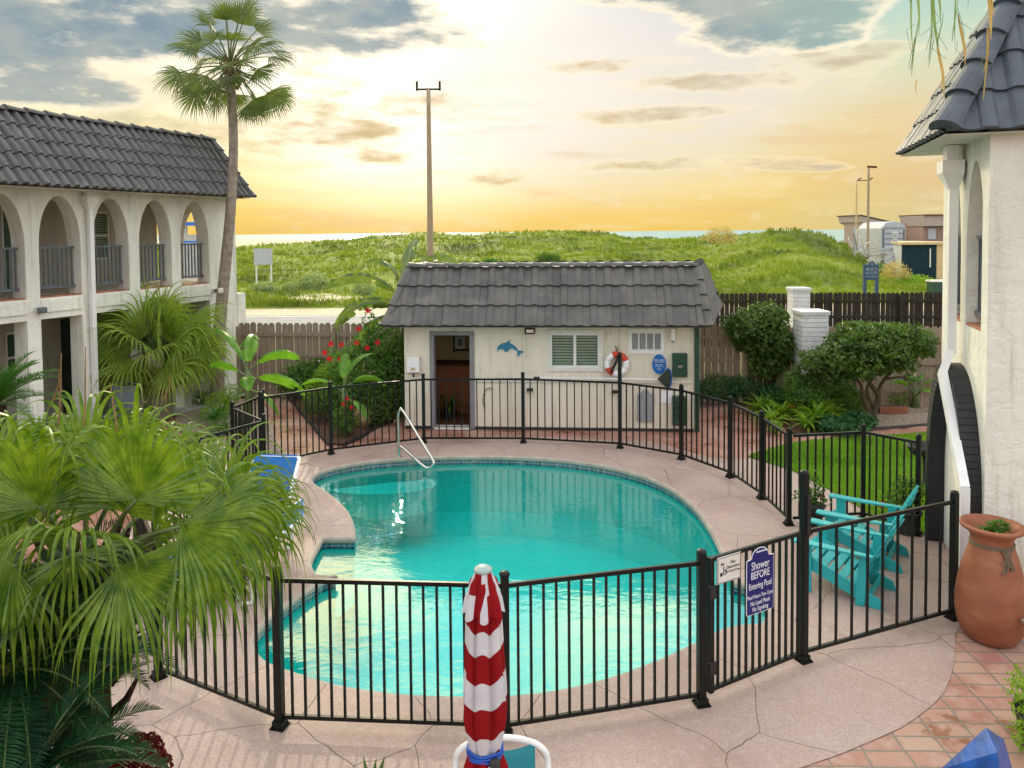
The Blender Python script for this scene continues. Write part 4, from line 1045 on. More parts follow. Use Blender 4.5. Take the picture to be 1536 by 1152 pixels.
    mb=MB();tile_slope(mb,E0,E1,R1,R0,3,.285,.032,.045,.52);tile_slope(mb,E1,B1,q1,R1,3,.285,.032,.045,.52);tile_slope(mb,B0,E0,R0,q0,3,.285,.032,.045,.52);tile_slope(mb,B1,B0,q0,q1,3,.285,.032,.045,.52)
    cap_row(mb,E0,R0,3,.085);cap_row(mb,E1,R1,4,.09);cap_row(mb,R0+V((0,0,.03)),R1+V((0,0,.03)),16,.085);cap_row(mb,R1+V((0,0,.03)),q1,8,.085);cap_row(mb,B1,q1,4,.085);cap_row(mb,q0,R0,8,.085)
    mb.build('mansard_roof',MT['tile_brown'],T)
    mb=MB();mb.add([R0,R1,q1,q0],[(0,1,2,3)]);mb.build('flat_roof',MT['concrete'],T)
    z=V((0,0,-.02));mb=MB();mb.add([E0+z,E1+z,B1+z,B0+z],[(0,1,2,3)]);mb.build('soffit',MT['offwhite'],T)
    return dl,dr
DL,DR=pool_house()
# things in the doorway room
T=thing('service_counter','brown wooden counter inside the pool house doorway','counter',HP(DR-.3,-1.7,0))
mb=MB();mb.obox(HP(DR-.45,-1.45,.53),HD*.80,HN*.25,V((0,0,.515)));mb.build('cabinet',M_wood('red_brown_counter_wood',(.30,.11,.05),.2),T)
mb=MB();mb.obox(HP(DR-.45,-1.42,1.067),HD*.83,HN*.30,V((0,0,.02)));mb.build('countertop',MT['wood_brown'],T,bevel=.006)
T=thing('wall_shelf','dark shelf unit with items above the pool house counter','shelf',HP(DR-.35,-2.2,1.15))
mb=MB()
for z in(1.25,1.62): mb.obox(HP(DR-.3,-2.14,z),HD*.42,HN*.09,V((0,0,.015)))
mb.build('shelf_board',MT['dark'],T)
for l in(DR-.72,DR+.1): mb=MB();mb.obox(HP(l,-2.14,1.45),HD*.012,HN*.08,V((0,0,.25)));mb.build('shelf_side',MT['dark'],T)
T=thing('picture_card','white framed card standing on the pool house shelf','picture frame',HP(DR-.55,-2.1,1.27))
mb=MB();mb.obox(HP(DR-.58,-2.05,1.42),HD*.11,HN*.008,V((0,0,.14)));mb.build('frame',MT['white_paint'],T)
mb=MB();mb.obox(HP(DR-.58,-2.038,1.43),HD*.05,HN*.003,V((0,0,.08)));mb.build('photo',MT['grey_board'],T)
mb=MB()
for k in range(4): mb.obox(HP(DR-.2+.01*k,-2.08,1.285+.022*k),HD*.13,HN*.06,V((0,0,.010)))
mb.build('folded_towels',MT['offwhite'],label='small pile of pale folded towels on the pool house shelf',cat='towels')
T=thing('potted_fern','dark green fern in a pot just inside the pool house door','plant',HP(DL+.25,-.7,0))
mb=MB();mb.lathe(HP(DL+.25,-.7,.02),[(.10,0),(.13,.22),(.14,.22),(.12,.20),(0,.20)],14);mb.build('pot',MT['dark'],T,smooth=True)
mb=MB();rosette(mb,HP(DL+.25,-.7,.2),26,.55,.05,(35,85));mb.build('foliage',MT['leaf_dark'],T,recalc=False)
# ---- fixtures on the pool house front
def wallbox(name,label,cat,u0,u1,v0,v1,mat,dep=.08,extra=None,bev=.008):
    a=hp(u0,v1);b=hp(u1,v0);c=(a+b)/2;w=abs((b-a).dot(HD))/2;h=abs(b.z-a.z)/2
    T=thing(name,label,cat,c);mb=MB();mb.obox(c+HN*dep/2+HN*.002,HD*w,HN*dep/2,V((0,0,h)));mb.build('body',mat,T,bevel=bev)
    if extra: extra(T,c+HN*dep,w,h)
    return T
def ex1(T,c,w,h):
    mb=MB();mb.obox(c+HN*.006,HD*w*.86,HN*.006,V((0,0,h*.88)));mb.build('door_panel',MT['sign_white'],T,bevel=.003)
    mb=MB();mb.obox(c+HN*.016+V((0,0,-h*.5)),HD*w*.3,HN*.003,V((0,0,h*.18)));mb.build('label_plate',MT['tan_panel'],T)
    mb=MB();mb.tube([c+V((0,0,-h))-HN*.03,c+V((0,0,-h-.09))-HN*.03],.018,8);mb.build('pipe_stub',MT['dark'],T)
wallbox('utility_box','small white utility box on the wall left of the pool house door','box',611,631,534,558,MT['offwhite'],.10,ex1)
def ex2(T,c,w,h):
    mb=MB();mb.obox(c+HN*.005,HD*w*.9,HN*.006,V((0,0,h*.92)));mb.build('door_panel',MT['green_metal'],T,bevel=.004)
    mb=MB();mb.obox(c+HN*.018-V((0,0,.02)),HD*w*.32,HN*.010,V((0,0,h*.13)));mb.build('latch',MT['steel'],T)
    mb=MB();mb.obox(c+HN*.018+V((0,0,.035)),HD*w*.32,HN*.010,V((0,0,.012)));mb.build('latch_cover',MT['rubber'],T)
wallbox('electric_box','upper dark green electric box beside the corner of the pool house','electric box',1008,1030,529,564,MT['green_metal'],.12,ex2)
def ex3(T,c,w,h):
    for s in(-.3,.3):
        mb=MB();mb.obox(c+HN*.01+V((0,0,s*h)),HD*w*.5,HN*.012,V((0,0,h*.08)));mb.build('latch',MT['rubber'],T)
wallbox('meter_cabinet','lower dark green cabinet under the electric box, behind the fence','electric box',1008,1028,593,636,MT['green_metal'],.14,ex3)
def ex4(T,c,w,h):
    mb=MB();mb.lathe(c,[(0,0)],4) if 0 else None
    mb=MB();mb.obox(c+HN*.012,HD*w*.7,HN*.012,V((0,0,h*.5)));mb.build('diffuser',MT['sign_white'],T,bevel=.012)
wallbox('bulkhead_light','oval bronze bulkhead light under the pool house eave','wall light',787,803,491,501,MT['wood_brown'],.06,ex4,.03)
def ex5(T,c,w,h):
    mb=MB();mb.tube([c+V((0,0,-h))-HN*.05,c+V((0,0,-h-.04))-HN*.04],.02,8);mb.build('sensor',MT['grey_board'],T)
    mb=MB();mb.obox(c-HD*(w+.05)+V((0,0,h*.8))-HN*.04,HD*.045,HN*.02,V((0,0,.015)));mb.build('mount_arm',MT['offwhite'],T)
wallbox('floodlight_box','slim white lamp box high on the pool house wall near the corner','wall light',1005.5,1012,492,510,MT['white_paint'],.09,ex5)
# white sheet and grey board leaning
a=hp(989,604);wallbox('white_board','pale rectangular board leaning behind the fence below the net','board',988,1008,586,604,MT['sign_white'],.012)
def grey_board():
    c=hp(968,608);w=abs(hl(981)-hl(956))/2;hh=(hp(968,585).z-hp(968,632).z)/2;pts=[]
    for x,z in((-w,-hh),(w,-hh),(w,hh*.72),(w*.75,hh*.74)): pts.append(HP((c-P0).dot(HD)+x,.01,c.z+z))
    for i in range(9):
        t=PI*i/8;pts.append(HP((c-P0).dot(HD)+w*.5*math.cos(t),.01,c.z+hh*.78+hh*.22*math.sin(t)))
    for x,z in((-w*.75,hh*.74),(-w,hh*.72)): pts.append(HP((c-P0).dot(HD)+x,.01,c.z+z))
    mb=MB();mb.prism(pts,HN,.03);mb.build('arched_board',MT['grey_board'],label='grey board with a rounded top mounted low on the pool house wall',cat='board')
grey_board()
# oval sign
def oval_sign():
    c=hp(988.5,546,.012);T=thing('oval_sign','blue oval sign with white lettering on the pool house wall','sign',c);w=.135;h=.195
    for k,(s,m,o) in enumerate(((1.06,MT['sign_white'],.0),(1.,MT['sign_blue2'],.012))):
        pts=[c+HD*w*s*math.cos(2*PI*i/40)+V((0,0,h*s*math.sin(2*PI*i/40)))+HN*o for i in range(40)]
        mb=MB();mb.prism(pts,HN,.010);mb.build('plate' if k else 'rim',m,T)
    for s,z,sz in(('POOL AREA',.07,.038),('HOTEL GUESTS',.035,.030),('Please shower',-.015,.026),('before entering',-.045,.026),('the',-.075,.026),('POOL',-.11,.030)):
        text(s,sz,MT['sign_white'],T,c+HN*.0235+V((0,0,z)),HD,(0,0,1))
oval_sign()
# dolphin plaque
def dolphin():
    pts=[(386,490),(393,478),(392,450),(402,420),(425,398),(460,382),(500,374),(520,362),(545,343),(560,343),(550,360),(552,380),(590,397),(625,425),(650,455),(665,478),(700,478),(742,495),(710,500),(688,512),(672,535),(662,560),(648,530),(650,500),(645,478),(610,462),(575,450),(545,458),(548,472),(520,478),(530,488),(505,494),(482,484),(470,462),(445,456),(415,462),(402,478),(398,492)]
    P=[hp(700+x/8.533,470+y/8.533,.006) for x,y in pts]
    c=P[0];T=thing('dolphin_plaque','blue mosaic leaping dolphin plaque on the pool house wall','wall plaque',c)
    bm=bmesh.new();off=WL[T.name];vs=[bm.verts.new(p-off) for p in P];ed=[bm.edges.new((vs[i],vs[(i+1)%len(vs)])) for i in range(len(vs))]
    bmesh.ops.triangle_fill(bm,use_beauty=True,edges=ed);ex=bmesh.ops.extrude_face_region(bm,geom=bm.faces[:]);bmesh.ops.translate(bm,vec=HN*.014,verts=[g for g in ex['geom'] if isinstance(g,bmesh.types.BMVert)])
    bmesh.ops.recalc_face_normals(bm,faces=bm.faces);me=bpy.data.meshes.new('dolphin_body');bm.to_mesh(me);bm.free();me.materials.append(MT['dolphin']);o=bpy.data.objects.new('dolphin_body',me);COL.objects.link(o);o.parent=T;WL[o.name]=off
    mb=MB();mb.obox(hp(700+404/8.533,470+440/8.533,.024),HD*.006,HN*.003,V((0,0,.006)));mb.build('eye',MT['sign_ink'],T)
dolphin()
# lifebuoy
def lifebuoy():
    c=hp(925,546,.07);T=thing('lifebuoy','orange and white lifebuoy ring hanging on the pool house wall','lifebuoy',c);R_,r_=.185,.062
    for k in range(8):
        mb=MB();pts=[];a0=PI/8+k*PI/4
        for i in range(7):
            a=a0+PI/4*i/6;pts.append(c+HD*R_*math.cos(a)+V((0,0,R_*math.sin(a))))
        mb.tube(pts,r_,12);mb.build('ring_segment',MT['orange'] if k in(0,4) or k in(1,) else MT['sign_white'],T,smooth=True)
    mb=MB();mb.tube([c+V((0,0,.24)),c+V((-.02,0,.36)),c+V((.03,0,.33)),c+V((.0,0,.25))],.008,5);mb.tube([c+HN*.07+V((.04,0,.2)),c+HN*.08+V((-.03,0,.02)),c+HN*.07+V((-.12,0,-.16))],.026,6);mb.build('rope',MT['rubber'],T)
lifebuoy()
# pool net on telescopic pole, hooks
def net():
    z=hp(860,567).z;a=HP(hl(746),.10,z+.03);b=HP(hl(985),.10,z);T=thing('pool_skimmer_net','long white pole with dark leaf net hung level along the pool house wall','pool net',b)
    mb=MB();mb.tube([a,HP(hl(800),.10,z+.02)],.010,8);mb.build('pole_tip',MT['steel'],T)
    mb=MB();mb.tube([HP(hl(800),.10,z+.02),b],.015,8);mb.build('pole',MT['sign_white'],T)
    mb=MB();mb.tube([HP(hl(801),.10,z+.02),HP(hl(810),.10,z+.018)],.022,8);mb.build('grip',MT['rubber'],T)
    c=hp(998,568,.12);K=16;ring=[c+HD*(.05+.07*math.cos(2*PI*i/K))+HN*.02*math.sin(2*PI*i/K)+V((0,0,.20*math.sin(2*PI*i/K))) for i in range(K+1)]
    mb=MB();mb.tube(ring,.012,6);mb.build('net_frame',MT['sign_blue2'],T)
    tip=c-HD*.16+V((0,0,-.0))+HN*.06;mb=MB();vs=[tip]+ring[:-1];mb.add(vs,[(0,i+1,(i+1)%K+1) for i in range(K)]);mb.build('net_bag',MT['net'],T)
net()
def hook(u,v,lab):
    c=hp(u,v,.01);T=thing('hose_hanger',lab,'hanger',c,group='dark hangers on the pool house wall')
    mb=MB();mb.obox(c+HN*.04,HD*.06,HN*.04,V((0,0,.028)));mb.build('bracket',MT['rubber'],T,bevel=.01)
    mb=MB();mb.tube([c+HD*-.06+HN*.05,c-HD*.05+HN*.06-V((0,0,.06)),c+HD*.05+HN*.06-V((0,0,.06)),c+HD*.06+HN*.05],.008,6);mb.build('loop',MT['steel'],T)
hook(795,584,'small dark hanger on the pool house wall under the pole grip')
hook(922,587,'small dark hanger on the pool house wall under the lifebuoy')
c=hp(735,600,.03);mb=MB();mb.tube([c+HD*(.14*math.cos(t))+V((0,0,.24*math.sin(t))) for t in [PI*.35+i*PI*.9/14 for i in range(15)]],.008,6);mb.build('hanging_cord',MT['rope'],label='thin looped cord hanging on the wall right of the pool house door',cat='cord')
# ================================================================ WOOD FENCES
def board_fence(name,label,a,b,h,mat,bw=.135,gap=.012,postside=-1,dog=True,lift=0.):
    a,b=V(a),V(b);a.z=b.z=0;d=(b-a);W=d.length;d/=W;n=V((d.y,-d.x,0))*-postside
    T=thing(name,label,'fence',a);k=int(W/(bw+gap));mb=MB();st=W/k
    for i in range(k):
        l=st*(i+.5);hh=h+rnd(-.015,.015);w=st*.5-gap/2;o=rnd(-.004,.004);tilt=rnd(-.006,.006)
        c=a+d*l+n*o;t=.009
        pr=[(-w,lift),(w,lift),(w,hh-.05),(w*.55,hh),(-w*.55,hh),(-w,hh-.05)] if dog else [(-w,lift),(w,lift),(w,hh),(-w,hh)]
        mb.prism([c+d*(x+tilt*z)+V((0,0,z)) for x,z in pr],n,.018)
    mb.build('pickets',mat,T)
    mb=MB()
    for z in(.35,h*.55,h-.28): mb.obox(a+d*W/2-n*.024+V((0,0,z)),d*W/2,n*.02,V((0,0,.042)))
    mb.build('rails',mat,T)
    q=int(W/2.4)+1
    for i in range(q):
        l=min(W,i*2.4+.05);mb=MB();mb.obox(a+d*l-n*.092+V((0,0,(h-.08)/2)),d*.045,n*.045,V((0,0,(h-.08)/2)));mb.build('post',mat,T)
    return T
fl=G(357,484,1.75);fr_=G(1110,488,1.75);f3=G(1430,492,1.75)
board_fence('wooden_fence','weathered brown picket board fence behind the flower beds and pool house',fl,fr_,1.75,MT['wood'],.14,.016,1)
board_fence('wooden_fence','grey brown board fence behind the shrubs, right of the white brick pillars',fr_+V((.05,0,0)),f3+V((2.2,-.2,0)),1.75,MT['wood'],.14,.012,1)
dfa=G(1063,440,1.8);dfb=G(1410,438,1.8)
board_fence('privacy_fence','dark stained board fence along the road in front of the dunes',dfa+V((-1.0,.1,0)),dfb+V((5.,-.3,0)),1.8,MT['wood_dark'],.14,.014,1)
def brick_pillar(u,vt,zt,w,label):
    p=G(u,vt,zt);T=thing('brick_pillar',label,'pillar',V((p.x,p.y,0)),group='white painted brick gate pillars');mb=MB()
    mb.box(p.x-w/2,p.x+w/2,p.y-w/2,p.y+w/2,0,zt-.08);mb.build('shaft',MT['white_brick'],T,bevel=.006)
    mb=MB();mb.box(p.x-w/2-.03,p.x+w/2+.03,p.y-w/2-.03,p.y+w/2+.03,zt-.08,zt);mb.build('cap',MT['white_brick'],T,bevel=.01)
brick_pillar(1216,465,2.15,.56,'shorter white brick pillar standing in front, beside the dark shrub')
brick_pillar(1198,431,2.45,.42,'taller white brick pillar behind the shorter one, against the dark fence')
# parked pale car roof glimpsed behind the fence
def car():
    c=V((7.35,19.8,0));T=thing('parked_car','pale cream car mostly hidden behind the board fence and round shrub','car',c)
    mb=MB();prof=[(-2.1,.35),(-2.1,.75),(-1.5,.9),(-.9,1.38),(-.3,1.52),(.6,1.5),(1.3,1.1),(2.0,.95),(2.1,.6),(2.05,.35)]
    nx=9
    vs=[];
    for j in range(nx):
        t=-1+2*j/(nx-1);wd=.85;s=(1-abs(t)**4*.12)
        for x,z in prof: vs.append(c+V((t*wd,x,z*s if z>.9 else z)))
    k=len(prof);fs=[(j*k+i,j*k+(i+1)%k,(j+1)*k+(i+1)%k,(j+1)*k+i) for j in range(nx-1) for i in range(k)]
    fs+=[tuple(range(k)),tuple((nx-1)*k+i for i in range(k))];mb.add(vs,fs);mb.build('body',MT['cream_car'],T,smooth=True)
    for sx in(-1,1):
        for sy in(-1.35,1.3):
            mb=MB();mb.tube([c+V((sx*.72,sy,.32)),c+V((sx*.90,sy,.32))],.32,20);w=mb.build('wheel',MT['rubber'],T)
    mb=MB();mb.add([c+V((-.7,-1.50,.93)),c+V((.7,-1.50,.93)),c+V((.6,-.95,1.36)),c+V((-.6,-.95,1.36))],[(0,1,2,3)]);mb.build('windscreen',MT['glass'],T)
car()
# ================================================================ POLES, SIGNS AND BUILDINGS BEYOND
def light_pole(u,vt,Y,zb,r0,r1,label,arms,mat):
    t=A(u,vt,Y);x=t.x;T=thing('light_pole',label,'pole',(x,Y,zb));mb=MB();k=10
    mb.tube([(x+0*(1-i/k),Y,zb+(t.z-zb)*i/k) for i in range(k+1)],[r0+(r1-r0)*i/k for i in range(k+1)],12);mb.build('shaft',mat,T,smooth=True)
    if arms=='U':
        mb=MB();w=Y/1150*17;z=t.z
        mb.bar((x-w,Y,z-.05),(x+w,Y,z-.05),.06,.06);mb.build('crossarm',MT['wood_dark'],T)
        for s in(-1,1):
            mb=MB();mb.bar((x+s*w,Y,z-.1),(x+s*w,Y,z+.26),.05,.08,up=(1,0,0));mb.build('bracket',MT['wood_dark'],T)
    if arms=='L':
        mb=MB();w=Y/1150*20;mb.bar((x,Y,t.z-.05),(x+w,Y,t.z-.05),.08,.08);mb.build('crossarm',MT['wood_brown'],T)
        for q in(.1,.95): mb=MB();mb.bar((x+w*q,Y,t.z),(x+w*q+.3,Y,t.z+.2),.15,.1);mb.build('lamp_head',MT['wood_brown'],T)
    if arms=='H':
        mb=MB();mb.bar((x-.1,Y,t.z),(x+.75,Y,t.z-.05),.26,.18);mb.build('lamp_head',MT['wood_brown'],T)
light_pole(642.5,132,30,-.05,.15,.075,'tall bare light pole with two upright brackets behind the pool house','U',MT['pole'])
light_pole(1285,270,75,1.,.09,.07,'thin rust coloured pole with a side arm beyond the right dune, left of the pair','L',MT['tan_panel'])
light_pole(1303,250,74,1.,.13,.10,'taller brown street light pole in front of the beach buildings','H',MT['pole'])
def blank_sign():
    c=A(395,373,52);x0,x1=A(381,380,52).x,A(408.5,380,52).x;zt=A(395,373,52).z;zb=A(395,397,52).z;zg=terr(c.x,52)-.1
    T=thing('beach_sign','plain pale signboard on two posts standing in the dune grass','sign',(c.x,52,zg))
    mb=MB();mb.box(x0,x1,51.95,52.0,zb,zt);mb.build('board',M_plain('pale_grey_board',(.46,.48,.52),.6,.05,2),T)
    for x in(x0+.12,x1-.12): mb=MB();mb.box(x-.05,x+.05,52.01,52.1,zg,zt-.05);mb.build('post',MT['offwhite'],T)
blank_sign()
def access_sign():
    Y=30.;X=lambda u:A(u,410,Y).x;Z=lambda v:A(1308,v,Y).z
    T=thing('access_sign','slate blue peaked sign on two posts behind the dark fence','sign',(X(1308),Y,-.05))
    for u in(1298.,1316.): mb=MB();mb.box(X(u)-.055,X(u)+.055,Y,Y+.11,-.05,Z(397));mb.build('post',MT['sign_slate'],T)
    pts=[(1300,420),(1314,420),(1314,398),(1312,394.5),(1307.5,391),(1303,394.5),(1300,399)]
    mb=MB();mb.prism([V((X(u),Y+.02,Z(v))) for u,v in pts],(0,-1,0),.04);mb.build('board',MT['sign_slate'],T)
    lm=M_plain('greyed_lettering',(.38,.42,.46),.6,.05)
    for s,v,sz in(('BEACH',405.5,.15),('ACCESS',411,.14),('PUBLIC PARKING',415.5,.07)): text(s,sz,lm,T,V((X(1307),Y-.022,Z(v))),(1,0,0),(0,0,1))
    mb=MB();mb.prism([V((X(1307.3),Y-.023,Z(398.5))),V((X(1308.2),Y-.023,Z(396))),V((X(1307.3),Y-.023,Z(393.5))),V((X(1306.4),Y-.023,Z(396)))],(0,-1,0),.01);mb.build('emblem',lm,T)
access_sign()
def beyond():
    # navy container shed
    Y=58;X=lambda u,y=Y:A(u,380,y).x;Z=lambda v,y=Y:A(1370,v,y).z;zg=-.2
    T=thing('container_shed','navy blue ribbed container shed with flat roof behind the dune scrub','shed',(X(1375),Y,zg))
    mb=MB();x0,x1=X(1353),X(1405);k=24
    vs=[];z0,z1=zg,Z(367)
    for i in range(k*2+1):
        x=x0+(x1-x0)*i/(2*k);y=Y+(0 if (i//1)%2 else .08);vs+=[(x,y,z0),(x,y,z1)]
    mb.add(vs,[(2*i,2*i+2,2*i+3,2*i+1) for i in range(k*2)]);mb.build('ribbed_front',MT['container'],T)
    mb=MB();mb.add([(x0,Y,z0),(x0,Y,z1),(X(1340,Y+7),Y+7,z1),(X(1340,Y+7),Y+7,z0)],[(0,1,2,3)]);mb.build('side_panel',MT['greyblue'],T)
    mb=MB();mb.box(X(1405)+.02,X(1440),Y+.02,Y+.2,z0,z1-.03);mb.build('tan_panel',MT['tan_panel'],T)
    xs=X(1340,Y+7);mb=MB();mb.prism([V((x0-.2,Y-.2,z1)),V((X(1440),Y-.2,z1)),V((X(1440),Y+7,z1)),V((xs-.2,Y+7,z1))],(0,0,1),.18);mb.build('flat_roof',MT['tan_panel'],T)
    mb=MB();mb.lathe((X(1372),Y+3,z1+.18),[(.16,0),(.16,.5),(.24,.5),(.24,.75),(0,.8)],10);mb.build('roof_vent',MT['greyblue'],T)
    mb=MB();mb.bar((X(1395),Y-.03,Z(373)),(X(1395),Y-.03,Z(401)),.06,.08,up=(1,0,0));mb.build('door_bar',MT['offwhite'],T)
    # green bin
    yb=40.;q=A(1407,432,yb);T=thing('utility_cabinet','dark green cabinet with a pale lid at the right end of the dune verge','cabinet',(q.x,yb,-.05));w=yb/1150*8
    mb=MB();mb.box(q.x-w,q.x+w*2.2,yb,yb+.6,-.05,A(1407,423,yb).z);mb.build('body',MT['green_metal'],T);mb=MB();mb.box(q.x-w-.04,q.x+w*2.2+.04,yb-.04,yb+.64,A(1407,423,yb).z,A(1407,420.5,yb).z);mb.build('lid',MT['offwhite'],T)
    # white trailer
    Y2=74;X2=lambda u:A(u,360,Y2).x;Z2=lambda v:A(1340,v,Y2).z
    T=thing('white_trailer','pale grey rounded storage trailer behind the timber pile','trailer',(X2(1340),Y2,0))
    mb=MB();x0,x1=X2(1322),X2(1358.5);pr=[(x0,.2),(x0,Z2(342)),(x0+.45,Z2(334)),((x0+x1)/2,Z2(332)),(x1-.45,Z2(334)),(x1,Z2(341)),(x1,.2)]
    mb.prism([V((x,Y2,z)) for x,z in pr],(0,1,0),5.);mb.build('body',MT['greyblue'],T,bevel=.06)
    mb=MB()
    for s in(.08,.92): x=x0+(x1-x0)*s;mb.bar((x,Y2-.03,.5),(x,Y2-.03,Z2(343)),.05,.12,up=(1,0,0))
    for v in(342,350,358,366,374): mb.bar((x0+.3,Y2-.025,Z2(v)),(x1-.3,Y2-.025,Z2(v)),.04,.05)
    mb.build('door_trim',MT['rail_grey'],T)
    mb=MB();mb.tube([(x0+.8,Y2+1,.25),(x0+.8,Y2+1.4,.25)],.35,14);mb.tube([(x1-.8,Y2+1,.25),(x1-.8,Y2+1.4,.25)],.35,14);mb.build('wheels',MT['rubber'],T)
    # brown slanting roof house
    Y3=84;X3=lambda u:A(u,340,Y3).x;Z3=lambda v:A(1320,v,Y3).z
    T=thing('beach_pavilion','taupe beach pavilion with a slanting mono pitch roof beyond the dune','building',(X3(1315),Y3,0))
    mb=MB();mb.prism([V((X3(u),Y3,Z3(v))) for u,v in((1292,322.5),(1294,333),(1309,341),(1338,345),(1340,334))],(0,1,0),6.);mb.build('slanting_roof',MT['brown_wall'],T)
    mb=MB();mb.prism([V((X3(u),Y3-.1,Z3(v))) for u,v in((1291,321.7),(1291,323.2),(1340,335),(1340,333.2))],(0,1,0),6.3);mb.build('roof_edge',MT['dark'],T)
    mb=MB();mb.box(X3(1296),X3(1324),Y3+.4,Y3+5,0,Z3(334));mb.build('upper_wall',M_plain('rust_brown_siding',(.34,.26,.23),.8,.1,3),T)
    mb=MB();mb.box(X3(1292),X3(1324),Y3-.6,Y3+.3,-.5,Z3(346));mb.build('parapet',MT['tan_panel'],T)
    # far right lookout
    Y4=80;X4=lambda u:A(u,340,Y4).x;Z4=lambda v:A(1400,v,Y4).z
    T=thing('lookout_house','taupe roofed beach house standing behind the navy container shed','house',(X4(1410),Y4,0))
    mb=MB();mb.prism([V((X4(u),Y4,Z4(v))) for u,v in((1385,322),(1388,339),(1450,339),(1450,322))],(0,1,0),5.);mb.build('roof',MT['brown_wall'],T)
    mb=MB();mb.box(X4(1385),X4(1450),Y4-.2,Y4+5.2,Z4(323),Z4(321.6));mb.build('roof_cap',MT['wood_brown'],T)
    mb=MB();mb.box(X4(1389),X4(1450),Y4+.5,Y4+5,-.5,Z4(339));mb.build('wall',M_plain('rust_wall',(.30,.20,.16),.8,.1,3),T)
    mb=MB();mb.box(X4(1396),X4(1407),Y4+.42,Y4+.49,Z4(359),Z4(343));mb.build('door',MT['greyblue'],T)
    # timber pile / ramp
    T=thing('lumber_pile','heap of grey boards and wooden ramp leaning at the foot of the dune','lumber pile',(A(1315,380,66).x,66,0))
    for k in range(34):
        u=rnd(1278,1338);v=383+(u-1278)*.12+rnd(-14,12);y=66+rnd(-2,2);a=A(u,v,y);l=rnd(1.,2.8);an=rnd(-.15,.45) if k%4 else rnd(.9,1.9)
        mb=MB();mb.bar(a,a+V((math.cos(an)*l,rnd(-.6,.6),math.sin(an)*l*.8)),.16,.07);mb.build('board',random.choice([MT['greyblue'],MT['offwhite'],MT['concrete'],MT['brown_wall']]),T)
    # blue framed hut seen through the end arch
    Y5=42;X5=lambda u:A(u,350,Y5).x;Z5=lambda v:A(288,v,Y5).z
    T=thing('blue_hut','bright blue framed hut seen through the fifth balcony arch','hut',(X5(288),Y5,0));a0,a1=X5(262),X5(300.5)
    mb=MB();w=X5(300.5)-X5(294.5)
    mb.box(a1-w,a1,Y5,Y5+.3,Z5(361),Z5(333));mb.box(X5(276),a1-w-.005,Y5,Y5+.3,Z5(338.5),Z5(333));mb.box(X5(262),a1-.01,Y5+.05,Y5+.28,Z5(364),Z5(361)+.0);mb.build('blue_frame',MT['blue_paint'],T)
    mb=MB();mb.box(X5(262),X5(278.5),Y5+.02,Y5+.25,Z5(361)+.01,Z5(338.8));mb.box(X5(278.6),a1-w-.01,Y5+.03,Y5+.25,Z5(361)+.01,Z5(352));mb.build('grey_panel',MT['concrete'],T)
    mb=MB();mb.box(X5(262),a1,Y5+.1,Y5+2.,-.1,Z5(364)-.01);mb.build('base',MT['concrete'],T)
beyond()
# ================================================================ POOL FENCES
def fence_run(T,posts,hgt=1.2,nb=None,heights=None,pw=.055,spacing=.107,rails=True,ends=(True,True),picket=.019):
    """posts: ground points; each post and each panel is a part"""
    pts=[V(p) for p in posts];n=len(pts);hs=heights or [hgt+.05]*n
    for i,p in enumerate(pts):
        if (i==0 and not ends[0]) or (i==n-1 and not ends[1]): continue
        q=pts[min(i+1,n-1)]-pts[max(i-1,0)];q.normalize();s=V((q.y,-q.x,0));mb=MB()
        mb.obox(p+V((0,0,hs[i]/2+.01)),q*pw/2,s*pw/2,V((0,0,hs[i]/2)))
        o=mb.build('post',MT['black_metal'],T,bevel=.004)
        mb=MB();mb.obox(p+V((0,0,.005)),q*.06,s*.06,V((0,0,.005)));mb.obox(p+V((0,0,.035)),q*(pw/2+.012),s*(pw/2+.012),V((0,0,.025)))
        for a in(-1,1):
            for b in(-1,1): mb.tube([p+q*a*.047+s*b*.047+V((0,0,.01)),p+q*a*.047+s*b*.047+V((0,0,.024))],.007,6)
        mb.build('base_plate',MT['black_metal'],o)
        mb=MB();mb.lathe(p+V((0,0,hs[i]+.01)),[(pw*.62,0),(pw*.66,.012),(pw*.55,.028),(pw*.25,.036),(0,.038)],10);mb.build('post_cap',MT['black_metal'],o,smooth=True)
    for i in range(n-1):
        a,b=pts[i],pts[i+1];d=b-a;W=d.length;d/=W;a2=a+d*pw*.5;b2=b-d*pw*.5;mb=MB()
        s=V((d.y,-d.x,0))
        mb.bar(a2+V((0,0,hgt-.017)),b2+V((0,0,hgt-.017)),.026,.034)
        mb.bar(a2+V((0,0,.085)),b2+V((0,0,.085)),.026,.032)
        k=(nb[i] if nb else round(W/spacing))
        for j in range(1,k):
            p=a+d*(W*j/k);mb.obox(p+V((0,0,(hgt+.06)/2)),d*picket/2,s*picket/2,V((0,0,(hgt-.13)/2)))
        mb.build('panel',MT['black_metal'],T)
def fence(label,posts,**k):
    T=thing('pool_fence',label,'fence',V(posts[0]),group=None);fence_run(T,posts,**k);return T
near=[G(238,1016),G(420,1090),G(759,1103),G(1052,1056)]
fence('black metal picket fence nearest the camera, passing behind the folded umbrella',[V((-3.95,7.9,0))]+near,nb=[13,12,17,16],pw=.065)
p4=G(1205,991);p3b=G(1063,1051)
far=[G(393,704),G(497,681),G(636,664),G(785,664)]
fence('black metal picket fence along the far edge of the pool before the pool house',[G(393,703)]+far[1:]+[G(930,672),G(1022,689),G(1095,716),G(1142,748),G(1183,787)],nb=[11,13,13,13,9,9,7,7],heights=[1.25,1.25,1.25,1.27,1.68,1.25,1.25,1.25,1.25],pw=.06)
fence('black metal fence between the pool deck and the green lawn',[G(1183,787)+V((.035,.01,0)),G(1294,779),fR(1.92,.26)],nb=[9,8],ends=(False,True))
